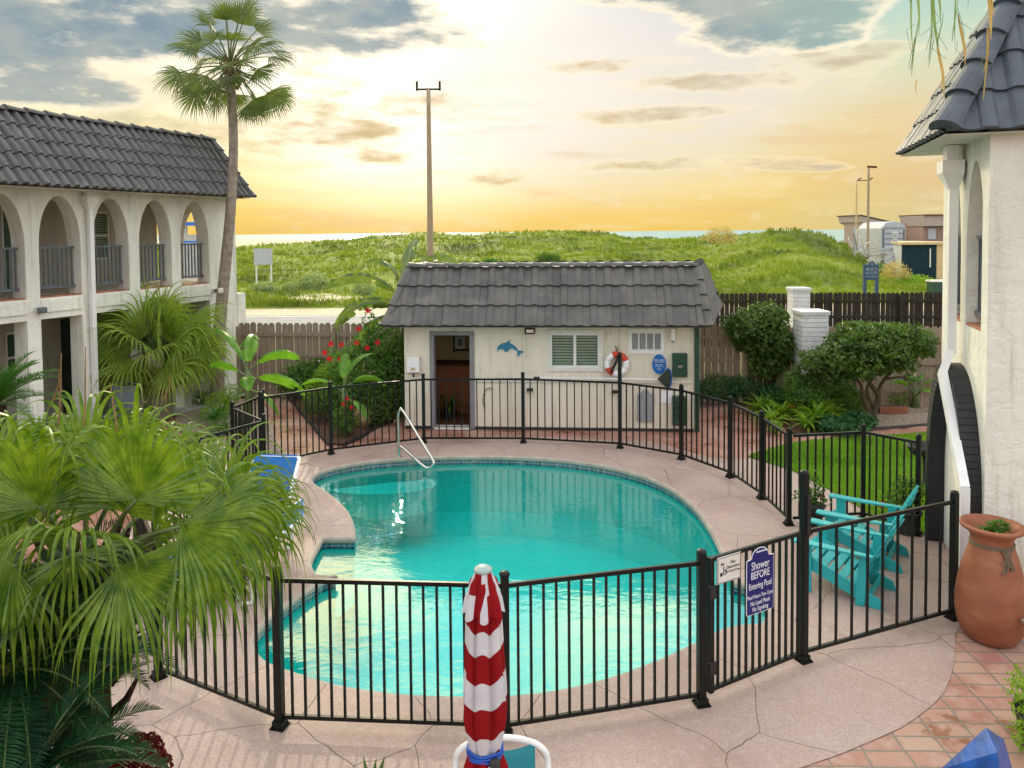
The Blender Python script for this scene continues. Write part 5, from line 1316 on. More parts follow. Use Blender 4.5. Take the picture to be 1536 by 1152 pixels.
fence('short black metal fence between the gate post and the terracotta jar',[p4,V((4.38,7.52,0))],nb=[10],heights=[1.70,1.25],pw=.062,ends=(True,True))
Bp=G(393,592,1.2);Bp.z=0;Cp=G(348,611,1.2);Cp.z=0;Dp=G(395,630,1.2);Dp.z=0
fence('zigzag run of black fence beside the banana plant at the left end of the pool',[Bp,Cp,Dp,V((-4.2,10.1,0)),V((-4.45,9.1,0)),V((-3.95,7.9,0))],nb=[8,9,7,8,10],ends=(True,False))
# the gate
def gate():
    T=thing('pool_gate','black metal pool gate carrying the two notice signs','gate',p3b);a=p3b+V((.02,.02,0));b=p4-(p4-p3b).normalized()*.07;d=(b-a);W=d.length;d/=W;s=V((d.y,-d.x,0));h=1.2
    mb=MB()
    mb.obox(a+V((0,0,h/2+.03)),d*.022,s*.022,V((0,0,h/2-.03)));mb.obox(b+V((0,0,h/2+.03)),d*.014,s*.014,V((0,0,h/2-.03)))
    for z in(h-.017,.085): mb.bar(a+d*.022+V((0,0,z)),b-d*.014+V((0,0,z)),.028,.034)
    mb.build('gate_frame',MT['black_metal'],T)
    mb=MB();k=13
    for j in range(1,k): mb.obox(a+d*(W*j/k)+V((0,0,h/2+.03)),d*.0095,s*.0095,V((0,0,h/2-.067)))
    mb.build('pickets',MT['black_metal'],T)
    for z in(.28,.92): mb=MB();mb.obox(a+V((0,0,z))-d*.012+s*.03,d*.035,s*.014,V((0,0,.055)));mb.build('hinge',MT['rubber'],T,bevel=.004)
    mb=MB();mb.obox(p4+V((0,0,1.34))+d*.01+s*.0,d*.02,s*.05,V((0,0,.19)));mb.obox(p4+V((0,0,1.17))+d*.065,d*.03,s*.02,V((0,0,.025)));mb.build('latch',MT['rubber'],T,bevel=.006)
    return T,a,b,d,s,W
GT,ga,gbv,gd,gs,gW=gate()
if gs.y>0: gs=-gs
def gp(u,v,o=0.): return onplane(u,v,ga+gs*o,gs)
def sign_small():
    c=gp(1090,851,.03);T=thing('notice_sign','small white metal no glassware sign on the pool gate','sign',c);l0=(gp(1072.5,855)-ga).dot(gd);l1=(gp(1108,845)-ga).dot(gd);w=(l1-l0)/2;cc=ga+gd*((l0+l1)/2)+gs*.022;zc=(gp(1072.5,836).z+gp(1072.5,876).z)/2;h=(gp(1072.5,836).z-gp(1072.5,876).z)/2;cc.z=zc
    mb=MB();mb.obox(cc,gd*w,gs*.003,V((0,0,h)));mb.build('plate',MT['offwhite'],T,bevel=.002)
    P=cc+gs*.0045
    mb=MB()
    for z in(-h+.008,h-.008): mb.obox(P+V((0,0,z)),gd*(w-.006),gs*.001,V((0,0,.002)))
    for x in(-w+.008,w-.008): mb.obox(P+gd*x,gd*.002,gs*.001,V((0,0,h-.0105)))
    mb.build('border',MT['sign_ink'],T)
    for s,z,sz in(('No',.035,.042),('Glassware',.0,.036),('in Pool Area',-.035,.030)): text(s,sz,MT['sign_ink'],T,P+gd*w*.32+V((0,0,z)),gd,(0,0,1),depth=.001)
    def bit(x,z,w_,h_,nm='pictogram'):
        mb=MB();mb.obox(P+gd*x+V((0,0,z)),gd*w_,gs*.001,V((0,0,h_)));mb.build(nm,MT['sign_ink'],T)
    bit(-w*.66,-.035,.014,.014);bit(-w*.46,-.01,.005,.035);bit(-w*.46,.045,.004,.012)
    mb=MB();mb.prism([P+gd*(-w*.28+x)+V((0,0,z)) for x,z in((-.014,.0),(.014,.0),(.004,-.022),(.004,-.04),(.010,-.046),(-.010,-.046),(-.004,-.04),(-.004,-.022))],gs,.001);mb.build('pictogram',MT['sign_ink'],T)
    mb=MB();mb.tube([P+gd*-w*.62+V((0,0,.05)),P+gd*-w*.62+V((0,0,.05))+gs*.002],.010,10);mb.build('pictogram',MT['sign_ink'],T)
sign_small()
def sign_big():
    c=gp(1135,872,.03);T=thing('rules_sign','tall navy blue pool rules sign with white lettering on the gate','sign',c)
    l0=(gp(1116.5,875)-ga).dot(gd);l1=(gp(1157,875)-ga).dot(gd);w=(l1-l0)/2;lc=(l0+l1)/2;zt=gp(1136,834).z;zb=gp(1136,917).z
    def P(x,z,o): 
        q=ga+gd*(lc+x)+gs*o;q.z=z;return q
    def outline(k,o):
        sh=zt-.0;pts=[P(-w+k,zb+.015,o),P(-w+.012+k*.5,zb+k,o),P(w-.012-k*.5,zb+k,o),P(w-k,zb+.015,o),P(w-k,sh-.005-k,o),P(w*.70,sh+.0-k,o)]
        for i in range(11):
            t=PI*i/10;pts.append(P(w*.62*math.cos(t)*(1-k/w),sh+.01+.075*math.sin(t)-k,o))
        pts+=[P(-w*.70,sh+.0-k,o),P(-w+k,sh-.005-k,o)];return pts
    mb=MB();mb.prism(outline(0,.020),gs,.004);mb.build('rim',MT['sign_white'],T)
    mb=MB();mb.prism(outline(.006,.0242),gs,.002);mb.build('plate',MT['sign_blue'],T)
    Hh=zt-zb
    for s,f,sz,m in(('Shower',.80,.098,1.),('BEFORE',.635,.092,1.),('Entering Pool',.455,.078,.9),('Pool Hours 7am-11pm',.285,.050,.92),('No Loud Music',.165,.056,.95),('No Smoking',.055,.056,.95)):
        text(s,sz,MT['sign_white'],T,P(0,zb+Hh*f,.0265),gd,(0,0,1),depth=.0006,xs=.72*m)
    # crest of small waves in the arch, a screw below
    mb=MB()
    for i in range(4): 
        x=-w*.3+w*.2*i;mb.tube([P(x,zt+.045,.027),P(x+w*.06,zt+.06,.027),P(x+w*.12,zt+.045,.027),P(x+w*.2,zt+.05,.027)],.004,5)
    mb.build('emblem',MT['sign_white'],T)
    mb=MB();mb.tube([P(0,zb+.022,.026),P(0,zb+.022,.029)],.005,8);mb.build('screw',MT['sign_white'],T)
sign_big()
# ================================================================ HANDRAIL
def handrail():
    a=G(598,680);b=G(607,683);T=thing('pool_handrail','polished steel handrail curving down into the far left end of the pool','handrail',a)
    e=G(640,702,-.1);zt=A(595,614,a.y).z
    top=A(597,613,a.y-.02)
    pts=[a+V((0,0,0)),a+V((0,0,zt*.55)),V((a.x,a.y,zt-.10)),V((a.x+.03,a.y-.02,zt-.02)),V((a.x+.09,a.y-.06,zt-.01))]
    tgt=A(648,688,12.75);lo=A(650,696,12.7);pts+=[pts[-1].lerp(tgt,.5),tgt,lo,A(641,702,12.72),A(628,693,12.80)]
    pts.append(pts[-1].lerp(A(604,672,13.1),.5));pts+=[A(604,672,13.1),A(599.5,671,13.15),V((A(599,675,13.2).x,13.2,0))]
    mb=MB();mb.tube(catmull([(p,0) for p in pts],5,False),.024,10);mb.build('rail_tube',MT['steel'],T,smooth=True)
    for q in(a,V((pts[-1].x,13.2,0))):
        mb=MB();mb.lathe(q,[(.05,0),(.05,.012),(.03,.02)],12);mb.build('flange',MT['steel'],T)
handrail()
# ================================================================ ADIRONDACK CHAIRS
def adirondack():
    T=thing('adirondack_chair','x','chair',(0,0,0));m=MT['teal'];B=.006
    # local frame: chair faces +x, seat front at x=.35
    for s in(-1,1):
        y=s*.27;mb=MB()
        mb.prism([V((-.46,y-.012,.0)),V((-.34,y-.012,.0)),V((.38,y-.012,.27)),V((.38,y-.012,.37)),V((.28,y-.012,.385)),V((-.43,y-.012,.10))],(0,1,0),.024);mb.build('side_rail',m,T,bevel=B)
        y=s*.30;mb=MB();mb.prism([V((.26,y-.012,0)),V((.37,y-.012,0)),V((.37,y-.012,.54)),V((.26,y-.012,.54))],(0,1,0),.024);mb.build('front_leg',m,T,bevel=B)
        mb=MB();mb.prism([V((-.27,y-.012,0)),V((-.18,y-.012,0)),V((-.22,y-.012,.54)),V((-.31,y-.012,.54))],(0,1,0),.024);mb.build('rear_leg',m,T,bevel=B)
        y=s*.335;mb=MB();mb.prism([V((.46,y-.055,.54)),V((.46,y+.055,.54)),V((.40,y+.075,.54)),V((.1,y+.065,.54)),V((-.36,y+.03,.54)),V((-.36,y-.03,.54))],(0,0,1),.024);mb.build('armrest',m,T,bevel=B)
    for i in range(6):
        t=i/5;x=.36-.50*t;z=.372-.185*t+(.0 if i else -.01);mb=MB();mb.obox((x,0,z+.014),V((.040,0,.0148)),(0,.285,0),V((-.004,0,.0115)));mb.build('seat_slat',m,T,bevel=B)
    mb=MB();mb.obox((.392,0,.31),(.010,0,0),(0,.285,0),(0,0,.05));mb.build('front_apron',m,T,bevel=B)
    # back slats fanned, reclined
    rc=math.radians(28);ax=V((-math.sin(rc),0,math.cos(rc)));nr=V((math.cos(rc),0,math.sin(rc)));b0=V((-.17,0,.17))
    for i in range(7):
        k=i-3;an=k*math.radians(2.3);dirv=(ax*math.cos(an)+V((0,1,0))*math.sin(an)).normalized();sd=nr.cross(dirv).normalized();base=b0+V((0,k*.074,0));ln=.86-.016*k*k
        pts=[base-sd*.033,base+sd*.033,base+sd*.038+dirv*(ln-.03-(.01*max(0,-k))),base+sd*.022+dirv*ln,base-sd*.022+dirv*ln,base-sd*.038+dirv*(ln-.03-(.01*max(0,k)))]
        mb=MB();mb.prism([p-nr*.0 for p in pts],nr,.02);mb.build('back_slat',m,T,bevel=.004)
    for q,w in((.08,.27),(.46,.31),(.72,.24)): mb=MB();mb.obox(b0+ax*q-nr*.014,ax*.03,(0,w,0),nr*.012);mb.build('back_brace',m,T,bevel=B)
    mb=MB();mb.obox((-.30,0,.10),(.012,0,0),(0,.255,0),(0,0,.035));mb.build('rear_stretcher',m,T)
    return T
CH=adirondack();GC='teal slatted garden chairs by the pool'
r0=G(1322,916);f0=G(1238,893);fd_=(f0-r0);fd_.z=0;fa=math.atan2(fd_.y,fd_.x)
def place(o,p,a): o.location=(p[0],p[1],0);o.rotation_euler=(0,0,a)
sv=V((math.cos(fa+PI/2),math.sin(fa+PI/2),0));cch=r0+V((math.cos(fa),math.sin(fa),0))*.43
if sv.y<0: sv=-sv
cch=cch+sv*.28
setp(CH,'teal slatted garden chair in front, nearest the black fence',None,GC);CH2=copy_tree(CH);setp(CH2,'rear teal slatted garden chair, its tall back against the lawn fence',None,GC)
place(CH,cch,fa);place(CH2,cch+sv*1.02+V((math.cos(fa),math.sin(fa),0))*.05,fa+.06)
# ================================================================ UMBRELLA
def umbrella():
    Y=4.0;top=A(725,846,Y);sc=Y/1150;cx=A(726,980,Y).x;T=thing('patio_umbrella','folded patio umbrella with red and white stripes tied by a blue strap','umbrella',(cx,Y,0))
    zt=top.z;Z=lambda v:A(726,v,Y).z
    mb=MB();mb.tube([(cx,Y,0),(cx,Y,zt-.02)],.019,12);mb.build('pole',MT['white_paint'],T)
    mb=MB();mb.lathe((cx,Y,0),[(.24,0),(.24,.05),(.20,.07),(.05,.09),(.04,.3),(0,.3)],24);mb.build('base',MT['dark'],T,smooth=True)
    # canopy: 8 hanging folds; stripes follow the panels
    vb=[(868,.060),(880,.075),(905,.090),(932,.094),(958,.098),(985,.102),(1012,.108),(1040,.116),(1075,.118),(1100,.100),(1122,.082),(1140,.100),(1165,.135),(1200,.165),(1230,.175)]
    n=96;folds=6
    def rad(a,i,r):
        ph=(a*folds/(2*PI))%1.;k=abs(math.sin(PI*ph));return r*(.58+.47*k**.55)*(1+.07*math.sin(3*a+i*.35)+.03*math.sin(11*a+i*1.1))
    rows=[]
    fine=[]
    for (v0,ra),(v1,rb) in zip(vb,vb[1:]):
        for j in range(4): t=j/4;fine.append((v0+(v1-v0)*t,ra+(rb-ra)*t))
    fine.append(vb[-1]);vs=[];cols=[]
    for i,(v,r) in enumerate(fine):
        for j in range(n):
            a=2*PI*j/n+.25;sw=.10*math.sin(v*.006+1.3*math.floor(a*folds/(2*PI)))
            rr=rad(a,v*.02,r);vs.append((cx+rr*math.cos(a+sw*.6),Y+rr*math.sin(a+sw*.6),Z(v)+ .05*(abs(math.sin(PI*((a*folds/(2*PI))%1.)))-.6)*(1 if i>3 else i/3)))
    bands=[862,936,962+6,1006,1040,1072,1104-2,1123,1140-6]
    stripe_v=[(0,938),(972,1014),(1052,1094),(1124,1170)]
    me_v=[]
    mb=MB()
    for i in range(len(fine)-1):
        v=(fine[i][0]+fine[i+1][0])/2;red=any(a<=v<b for a,b in stripe_v)
        for j in range(n):
            j2=(j+1)%n;mb.f.append((i*n+j,i*n+j2,(i+1)*n+j2,(i+1)*n+j));mb.m.append(0 if red else 1)
    mb.v=vs;mb.build('canopy',[MT['red_cloth'],MT['white_cloth']],T,smooth=True)
    # top vent cap
    mb=MB();cv=[(851,.032),(858,.045),(870,.062),(885,.082),(900,.100),(913,.112)];vs=[]
    for i,(v,r) in enumerate(cv):
        for j in range(n):
            a=2*PI*j/n;k=abs(math.sin(a*3.5+.6));rr=r*(.80+.25*k) if i>1 else r;vs.append((cx+rr*math.cos(a),Y+rr*math.sin(a),Z(v)-(.03*k if i==len(cv)-1 else 0)))
    mb.v=vs
    for i in range(len(cv)-1):
        for j in range(n):
            j2=(j+1)%n;a=(j/n*8+.35)%2;mb.f.append((i*n+j,i*n+j2,(i+1)*n+j2,(i+1)*n+j));w=(a<1.05)
            ad=(360*j/n+.01)%360   # -90 (270) faces the terrace
            w=not(205<ad<262 or 300<ad<345 or 20<ad<80 or 120<ad<170)
            if i>=3 and 205<ad<240: w=True
            if i>=3 and 285<ad<300: w=False
            mb.m.append(1 if w else 0)
    mb.build('vent_cap',[MT['red_cloth'],MT['white_cloth']],T,smooth=True)
    mb=MB();mb.lathe((cx,Y,Z(853)),[(.0,.014),(.030,.013),(.036,.004),(.048,.002),(.050,-.008),(.040,-.018)],24);mb.build('finial',M_plain('grey_green_plastic',(.30,.38,.36),.4,.1,9),T,smooth=True)
    mb=MB()
    for k,z in enumerate((1119,1124,1128)):
        mb.tube([(cx+.093*math.cos(2*PI*i/28),Y+.093*math.sin(2*PI*i/28),Z(z)+.004*math.sin(i*.9+k)) for i in range(29)],.0075,6)
    mb.build('strap',MT['blue_strap'],T)
    mb=MB();mb.obox((cx+.055,Y-.092,Z(1129)),(.028,0,0),(0,.016,0),(0,0,.026));mb.build('buckle',MT['dark'],T,bevel=.008)
    mb=MB();mb.prism([V((cx+.02,Y-.104,Z(1130))),V((cx+.038,Y-.104,Z(1132))),V((cx+.045,Y-.104,Z(1148))),V((cx+.026,Y-.104,Z(1140)))],(0,-1,0),.003);mb.build('strap_tail',MT['white_cloth'],T)
umbrella()
def tube_chair():
    Y=4.55;xL=A(683,1130,Y).x;xR=A(822,1140,Y).x;zt=A(760,1104,Y).z;T=thing('sling_chair','white tubular chair with teal sling standing behind the folded umbrella','chair',((xL+xR)/2,Y,0));c=(xL+xR)/2;w=(xR-xL)/2
    pts=[];sd=.62
    for i in range(13):
        t=PI*i/12;pts.append(V((c-w*math.cos(t)**1 if True else 0,Y,zt-.18+.17*math.sin(t)**.7)))
    # back hoop leaning away from pool, arms and legs
    full=[V((xL,Y+.45,.0)),V((xL,Y+.30,.40)),V((xL,Y+.10,.58))]
    full=[V((xL+.02,Y-.35,.40)),V((xL,Y-.10,.48))]+pts+[V((xR,Y-.10,.48)),V((xR-.02,Y-.35,.40))]
    mb=MB();mb.tube(catmull([(p,0) for p in full],3,False),.019,10);mb.build('back_hoop',MT['white_resin'],T,smooth=True)
    for s in(-1,1):
        mb=MB();x=c+s*w;mb.tube([V((x,Y+.15,.0)),V((x,Y-.05,.62)),V((x,Y-.30,.66)),V((x,Y-.62,.62)),V((x,Y-.66,0))],.017,8);mb.build('arm_and_legs',MT['white_resin'],T,smooth=True)
    mb=MB();x0,x1=A(748,1120,Y).x,A(796,1120,Y).x;x0=c-w*.62;x1=c+w*.66
    vs=[];K=8
    for i in range(K+1):
        t=i/K
        if t<.6: y,z=Y-.01-.18*t,zt-.035-(zt-.52)*t/.6
        else: y,z=Y-.12-(t-.6)/.4*.45,.46-(.0)*(t-.6)
        for j in range(9): q=-1+j/4;vs.append((c+q*w*.72,y-.03*(1-q*q),z-(.03*(1-q*q) if t<.02 else 0)))
    fs=[(i*9+j,i*9+j+1,i*9+10+j,i*9+9+j) for i in range(K) for j in range(8)];mb.add(vs,fs)
    o=mb.build('sling',MT['teal_cloth'],T,smooth=True);sm=o.modifiers.new('thick','SOLIDIFY');sm.thickness=.006
tube_chair()
# ================================================================ CHAISE LOUNGES
def chaise(label,p,a,back):
    T=thing('chaise_lounge',label,'chaise lounge',(0,0,0),group='white framed blue pool loungers');w=.33;m=MT['white_resin']
    mb=MB()
    for s in(-1,1): mb.tube([(-.55,s*w,.36),(.95,s*w,.36),(1.22,s*w,.40)],.028,8)
    for x in(-.5,.2,.9): mb.tube([(x,-w,.36),(x,w,.36)],.022,8)
    mb.build('side_frame',m,T,smooth=True)
    for x in(-.45,.85):
        for s in(-1,1): mb=MB();mb.tube([(x,s*w,.36),(x-.03,s*w,.18),(x-.02,s*w,.02),(x+.12,s*w,.015)],.026,8);mb.build('leg',m,T,smooth=True)
    for s in(-1,1): mb=MB();mb.tube([(-.30,s*(w+.03),.36),(-.28,s*(w+.05),.56),(-.1,s*(w+.05),.60),(.22,s*(w+.05),.58),(.30,s*(w+.03),.38)],.026,8);mb.build('armrest',m,T,smooth=True)
    bd=V((-math.cos(back),0,math.sin(back)));bn=V((math.sin(back),0,math.cos(back)))
    mb=MB();b0=V((-.30,0,.38))
    for s in(-1,1): mb.tube([b0+V((0,s*(w-.02),0)),b0+V((0,s*(w-.02),0))+bd*.82],.024,8)
    mb.tube([b0+V((0,-w+.02,0))+bd*.82,b0+V((0,w-.02,0))+bd*.82],.024,8);o=mb.build('back_frame',m,T,smooth=True)
    mb=MB();c=b0+bd*.42+bn*.01;mb.obox(c,bd*.43,V((0,w-.045,0)),bn*.012);mb.build('back_sling',MT['blue_sling'],T,bevel=.008)
    mb=MB();mb.obox((.42,0,.37),(.72,0,0),(0,w-.045,0),(0,0,.012));mb.build('seat_sling',MT['blue_sling'],T,bevel=.008)
    place(T,p,a);return T
chaise('blue sling lounger with upright back beside the far left end of the pool',(-2.95,9.15),math.radians(-100+0),math.radians(68)) if 0 else None
chaise('blue sling lounger with raised back at the far left corner of the pool deck',G(415,835)+V((-.30,-.10,0)),math.radians(-97),math.radians(50))
chaise('white framed lounger with reclined blue back behind the big fan palm leaves',G(350,900)+V((-.30,.10,0)),math.radians(195),math.radians(34))
# ================================================================ TERRACOTTA JAR
def jar():
    c=V((4.53,7.16,0));T=thing('rain_jar','tall terracotta jar with tied rope collar and green hose by the white wall','jar',c)
    z=lambda v:A(1487,v,7.05).z
    px=lambda w:w/2/1150*7.2
    pr=[(px(62),0.0),(px(74),.03),(px(90),.14),(px(97),.28),(px(97),.42),(px(91),.56),(px(82),.70),(px(71),.84),(px(62),.93),(px(56),.99),(px(57),1.04),(px(66),1.09),(px(86),1.135),(px(87),1.165),(px(78),1.17),(px(66),1.12),(px(54),1.05),(.0,1.03)]
    hz=z(793)/1.165;pr=[(r,q*hz) for r,q in pr]
    mb=MB();mb.lathe(c,pr,40);mb.build('body',MT['terracotta'],T,smooth=True)
    mb=MB()
    for k in range(3): mb.tube([c+V((.182*math.cos(2*PI*i/30),.182*math.sin(2*PI*i/30),hz*.965+.012*k+.004*math.sin(i))) for i in range(31)],.008,6)
    mb.build('rope_collar',MT['rope'],T)
    mb=MB()
    for k in range(9):
        x=rnd(-.03,.04);p=c+V((x,-.19,hz*.965));mb.tube([p,p+V((rnd(-.02,.02),-.02,.02)),p+V((rnd(-.03,.03),-.03,-.07)),p+V((rnd(-.05,.05),-.055,-rnd(.10,.20)))],.009,5)
    mb.build('rope_tassel',MT['rope'],T)
    mb=MB();tp=c+V((.10,-.335,hz*.33))
    mb.tube([c+V((.08,-.27,hz*.335)),tp],.014,8);mb.obox(tp+V((0,.01,.03)),(.028,0,0),(0,.008,0),(0,0,.008));mb.build('tap',MT['steel'],T)
    return c,tp,hz
JC,TAP,JH=jar()
T=thing('garden_hose','green garden hose dropping from the terracotta jar tap to the bricks','hose',TAP)
hp_=[TAP,TAP+V((.005,-.05,-.03)),TAP+V((-.01,-.07,-.12)),V((TAP.x,TAP.y-.10,.10)),V((TAP.x+.05,TAP.y-.16,.03)),V((TAP.x+.18,TAP.y-.22,.022)),V((TAP.x+.45,TAP.y-.26,.022)),V((TAP.x+.9,TAP.y-.2,.022))]
mb=MB();mb.tube(catmull([(p,0) for p in hp_],6,False),.015,8);mb.build('hose_line',MT['hose'],T,smooth=True)
mb=MB();mb.tube([TAP+V((0,.0,.0)),TAP+V((.003,-.035,-.012))],.022,10);mb.build('coupling',MT['steel'],T)
T=thing('jar_plant','small green plant growing from the mouth of the terracotta jar','plant',JC+V((0,0,JH*1.03)))
mb=MB();rosette(mb,JC+V((.03,0,JH*1.07)),16,.20,.05,(10,60),1.6);foliage(mb,[(JC+V((.06,0,JH*1.15)),(.09,.07,.05))],120,.05);mb.build('foliage',MT['leaf_mid'],T,recalc=False)
# ================================================================ BLUE COVER, LOWER RIGHT
def blue_cover():
    Y=4.35;pk=A(1479,1090,Y);T=thing('draped_cover','blue vinyl cover with a sharp peak draped over something in the lower right','cover',(pk.x,Y,0))  # cover alone, nothing modelled beneath the cloth
    X=lambda u,v,y=Y:A(u,v,y)
    pk2=A(1496,1128,Y-.18);l1=X(1408,1155,Y+.05);r1=X(1506,1108,Y+.10);r2=X(1519,1152,Y+.08)
    l2=V((l1.x-.12,l1.y-.15,l1.z-.55));r3=V((r2.x+.10,r2.y+.02,r2.z-.6));f1=V((pk2.x+.0,pk2.y-.22,pk2.z-.75));bk=V((pk.x,pk.y+.35,pk.z-.7));g=lambda p,k=1.15:V((pk.x+(p.x-pk.x)*k,Y+(p.y-Y)*k,.0))
    vs=[pk,pk2,l1,r1,r2,l2,f1,r3,bk,g(l2),g(f1),g(r3),g(bk)]
    fs=[(0,2,1),(0,1,3),(1,4,3),(1,2,5),(1,5,6),(1,6,4),(4,6,7),(0,8,2),(2,8,5),(0,3,8),(3,4,7),(3,7,8),(5,9,10,6),(6,10,11,7),(7,11,12,8),(8,12,9,5)]
    mb=MB();mb.add(vs,fs);o=mb.build('cover_cloth',MT['blue_cover'],T,bevel=.012)
blue_cover()
# ================================================================ SMALL POTS
def pot(label,c,r,h,mat,fl,n,size,blob,flowers=0,name='potted_plant',cat='potted plant',fm='red_flower'):
    T=thing(name,label,cat,c);c=V(c);mb=MB();mb.lathe(c,[(r*.7,0),(r*.95,h*.9),(r*1.05,h*.92),(r*1.05,h),(r*.92,h),(r*.88,h*.9),(0,h*.88)],20);mb.build('pot',mat,T,smooth=True)
    mb=MB();foliage(mb,[(c+V(b),s) for b,s in blob],n,size,.2)
    for _ in range(10): 
        e=c+V((rnd(-1,1)*r,rnd(-1,1)*r,h+rnd(.1,.4)));mb.tube([c+V((0,0,h*.9)),(c+V((0,0,h))+e)/2,e],.006,4)
    mb.build('foliage',fl,T,recalc=False)
    for _ in range(flowers):
        b,s=random.choice(blob);s=s if isinstance(s,tuple) else (s,s,s);d=rdir();d.y=-abs(d.y);q=c+V(b)+V((d.x*s[0],d.y*s[1],d.z*s[2]));mb=MB()
        for i in range(6): a=2*PI*i/6;mb.add([q,q+V((math.cos(a-.4)*.035,-.02,math.sin(a-.4)*.035)),q+V((math.cos(a)*.05,-.012,math.sin(a)*.05)),q+V((math.cos(a+.4)*.035,-.02,math.sin(a+.4)*.035))],[(0,1,2,3)])
        mb.build('bloom',MT[fm],T,recalc=False)
pot('leafy plant in a black pot outside the fence, left of the teal chairs',G(1219,790)+V((0,0,0)),.15,.30,MT['rubber'],MT['leaf_mid'],260,.06,[((0,0,.5),(.16,.14,.22)),((-.16,0,.42),(.12,.1,.12)),((.12,0,.34),(.12,.1,.1))],1,fm='maroon')
pot('red flowering plant in a pot beside the black brick arch',G(1362,800),.16,.30,MT['dark'],MT['leaf_dark'],420,.06,[((0,0,.5),(.24,.2,.26)),((-.2,0,.38),(.16,.14,.14))],3)
pot('bushy green plant in a dark pot at the right edge of the brick terrace',V((A(1560,1070,5.6).x,5.55,0)),.20,.30,MT['dark'],MT['leaf_lime'],1500,.045,[((0,0,.42),(.26,.26,.20)),((-.18,-.1,.22),(.14,.14,.18))])
c=G(1388,735);c=V((c.x+.15,c.y+.3,0));T=thing('fire_bowl','black metal bowl on the lawn beside the brick arch','bowl',c)
mb=MB();mb.lathe(c+V((0,0,.42)),[(.05,0),(.18,.03),(.24,.10),(.26,.17),(.24,.17),(.20,.09),(0,.04)],24);mb.build('bowl',MT['rubber'],T,smooth=True)
mb=MB();mb.lathe(c,[(.14,0),(.03,.03),(.03,.42)],12);mb.build('stand',MT['rubber'],T,smooth=True)
c=G(1338,621);T=thing('planter_box','low terracotta planter box on the gravel under the twisted tree','planter',c);mb=MB();mb.box(c.x-.30,c.x+.30,c.y-.08,c.y+.10,.02,.17);mb.build('box',MT['terracotta'],T,bevel=.01);mb=MB();mb.box(c.x-.27,c.x+.27,c.y-.05,c.y+.07,.171,.175);mb.build('soil',MT['dark'],T)
c=G(545,640);T=thing('clay_urn','small round tan clay urn among the red flowers left of the pool house','urn',c);mb=MB();mb.lathe(c,[(.10,0),(.19,.10),(.22,.22),(.17,.34),(.12,.40),(.14,.43),(.10,.43),(.09,.38),(0,.36)],24);mb.build('body',MT['pot_tan'],T,smooth=True)
# patio chair under the arcade
def bistro():
    c=V((A(176,590,14.8).x,14.8,0));T=thing('patio_chair','blue grey metal patio chair under the left arcade','chair',c);mb=MB();w=.27;m=MT['rail_grey']
    for s in(-1,1): mb.tube([c+V((s*w,-.2,0)),c+V((s*w,-.16,.4)),c+V((s*w,-.18,.62)),c+V((s*w,.05,.66)),c+V((s*w,.25,.62))],.014,6);mb.tube([c+V((s*w,.3,0)),c+V((s*w,.2,.42)),c+V((s*w*.9,.32,.95))],.014,6)
    mb.tube([c+V((-w*.9,.32,.95)),c+V((0,.33,1.0)),c+V((w*.9,.32,.95))],.014,6);mb.build('frame',m,T)
    mb=MB();mb.obox(c+V((0,.03,.42)),(w-.01,0,0),(0,.22,0),(0,0,.01));mb.build('seat',m,T)
    mb=MB();mb.obox(c+V((0,.27,.70)),(w*.85,0,0),V((0,.05,.22)),V((0,.01,-.002)));mb.build('backrest',m,T)
bistro()
# bed edging
def edging(pix,lab):
    pts=[G(u,v,.02) for u,v in pix];mb=MB();mb.tube(pts,.03,6);mb.build('bed_edging',MT['rubber'],label=lab,cat='edging')
edging(((1180,645),(1194,652),(1250,650.5),(1316,643.5),(1392,636.5),(1460,629.5)),'black rubber edging along the right mulch bed')
edging(((431,593),(455,622),(477,648),(493,666),(515,667),(540,656),(566,640),(590,629)),'black edging round the pointed mulch bed left of the pool house')
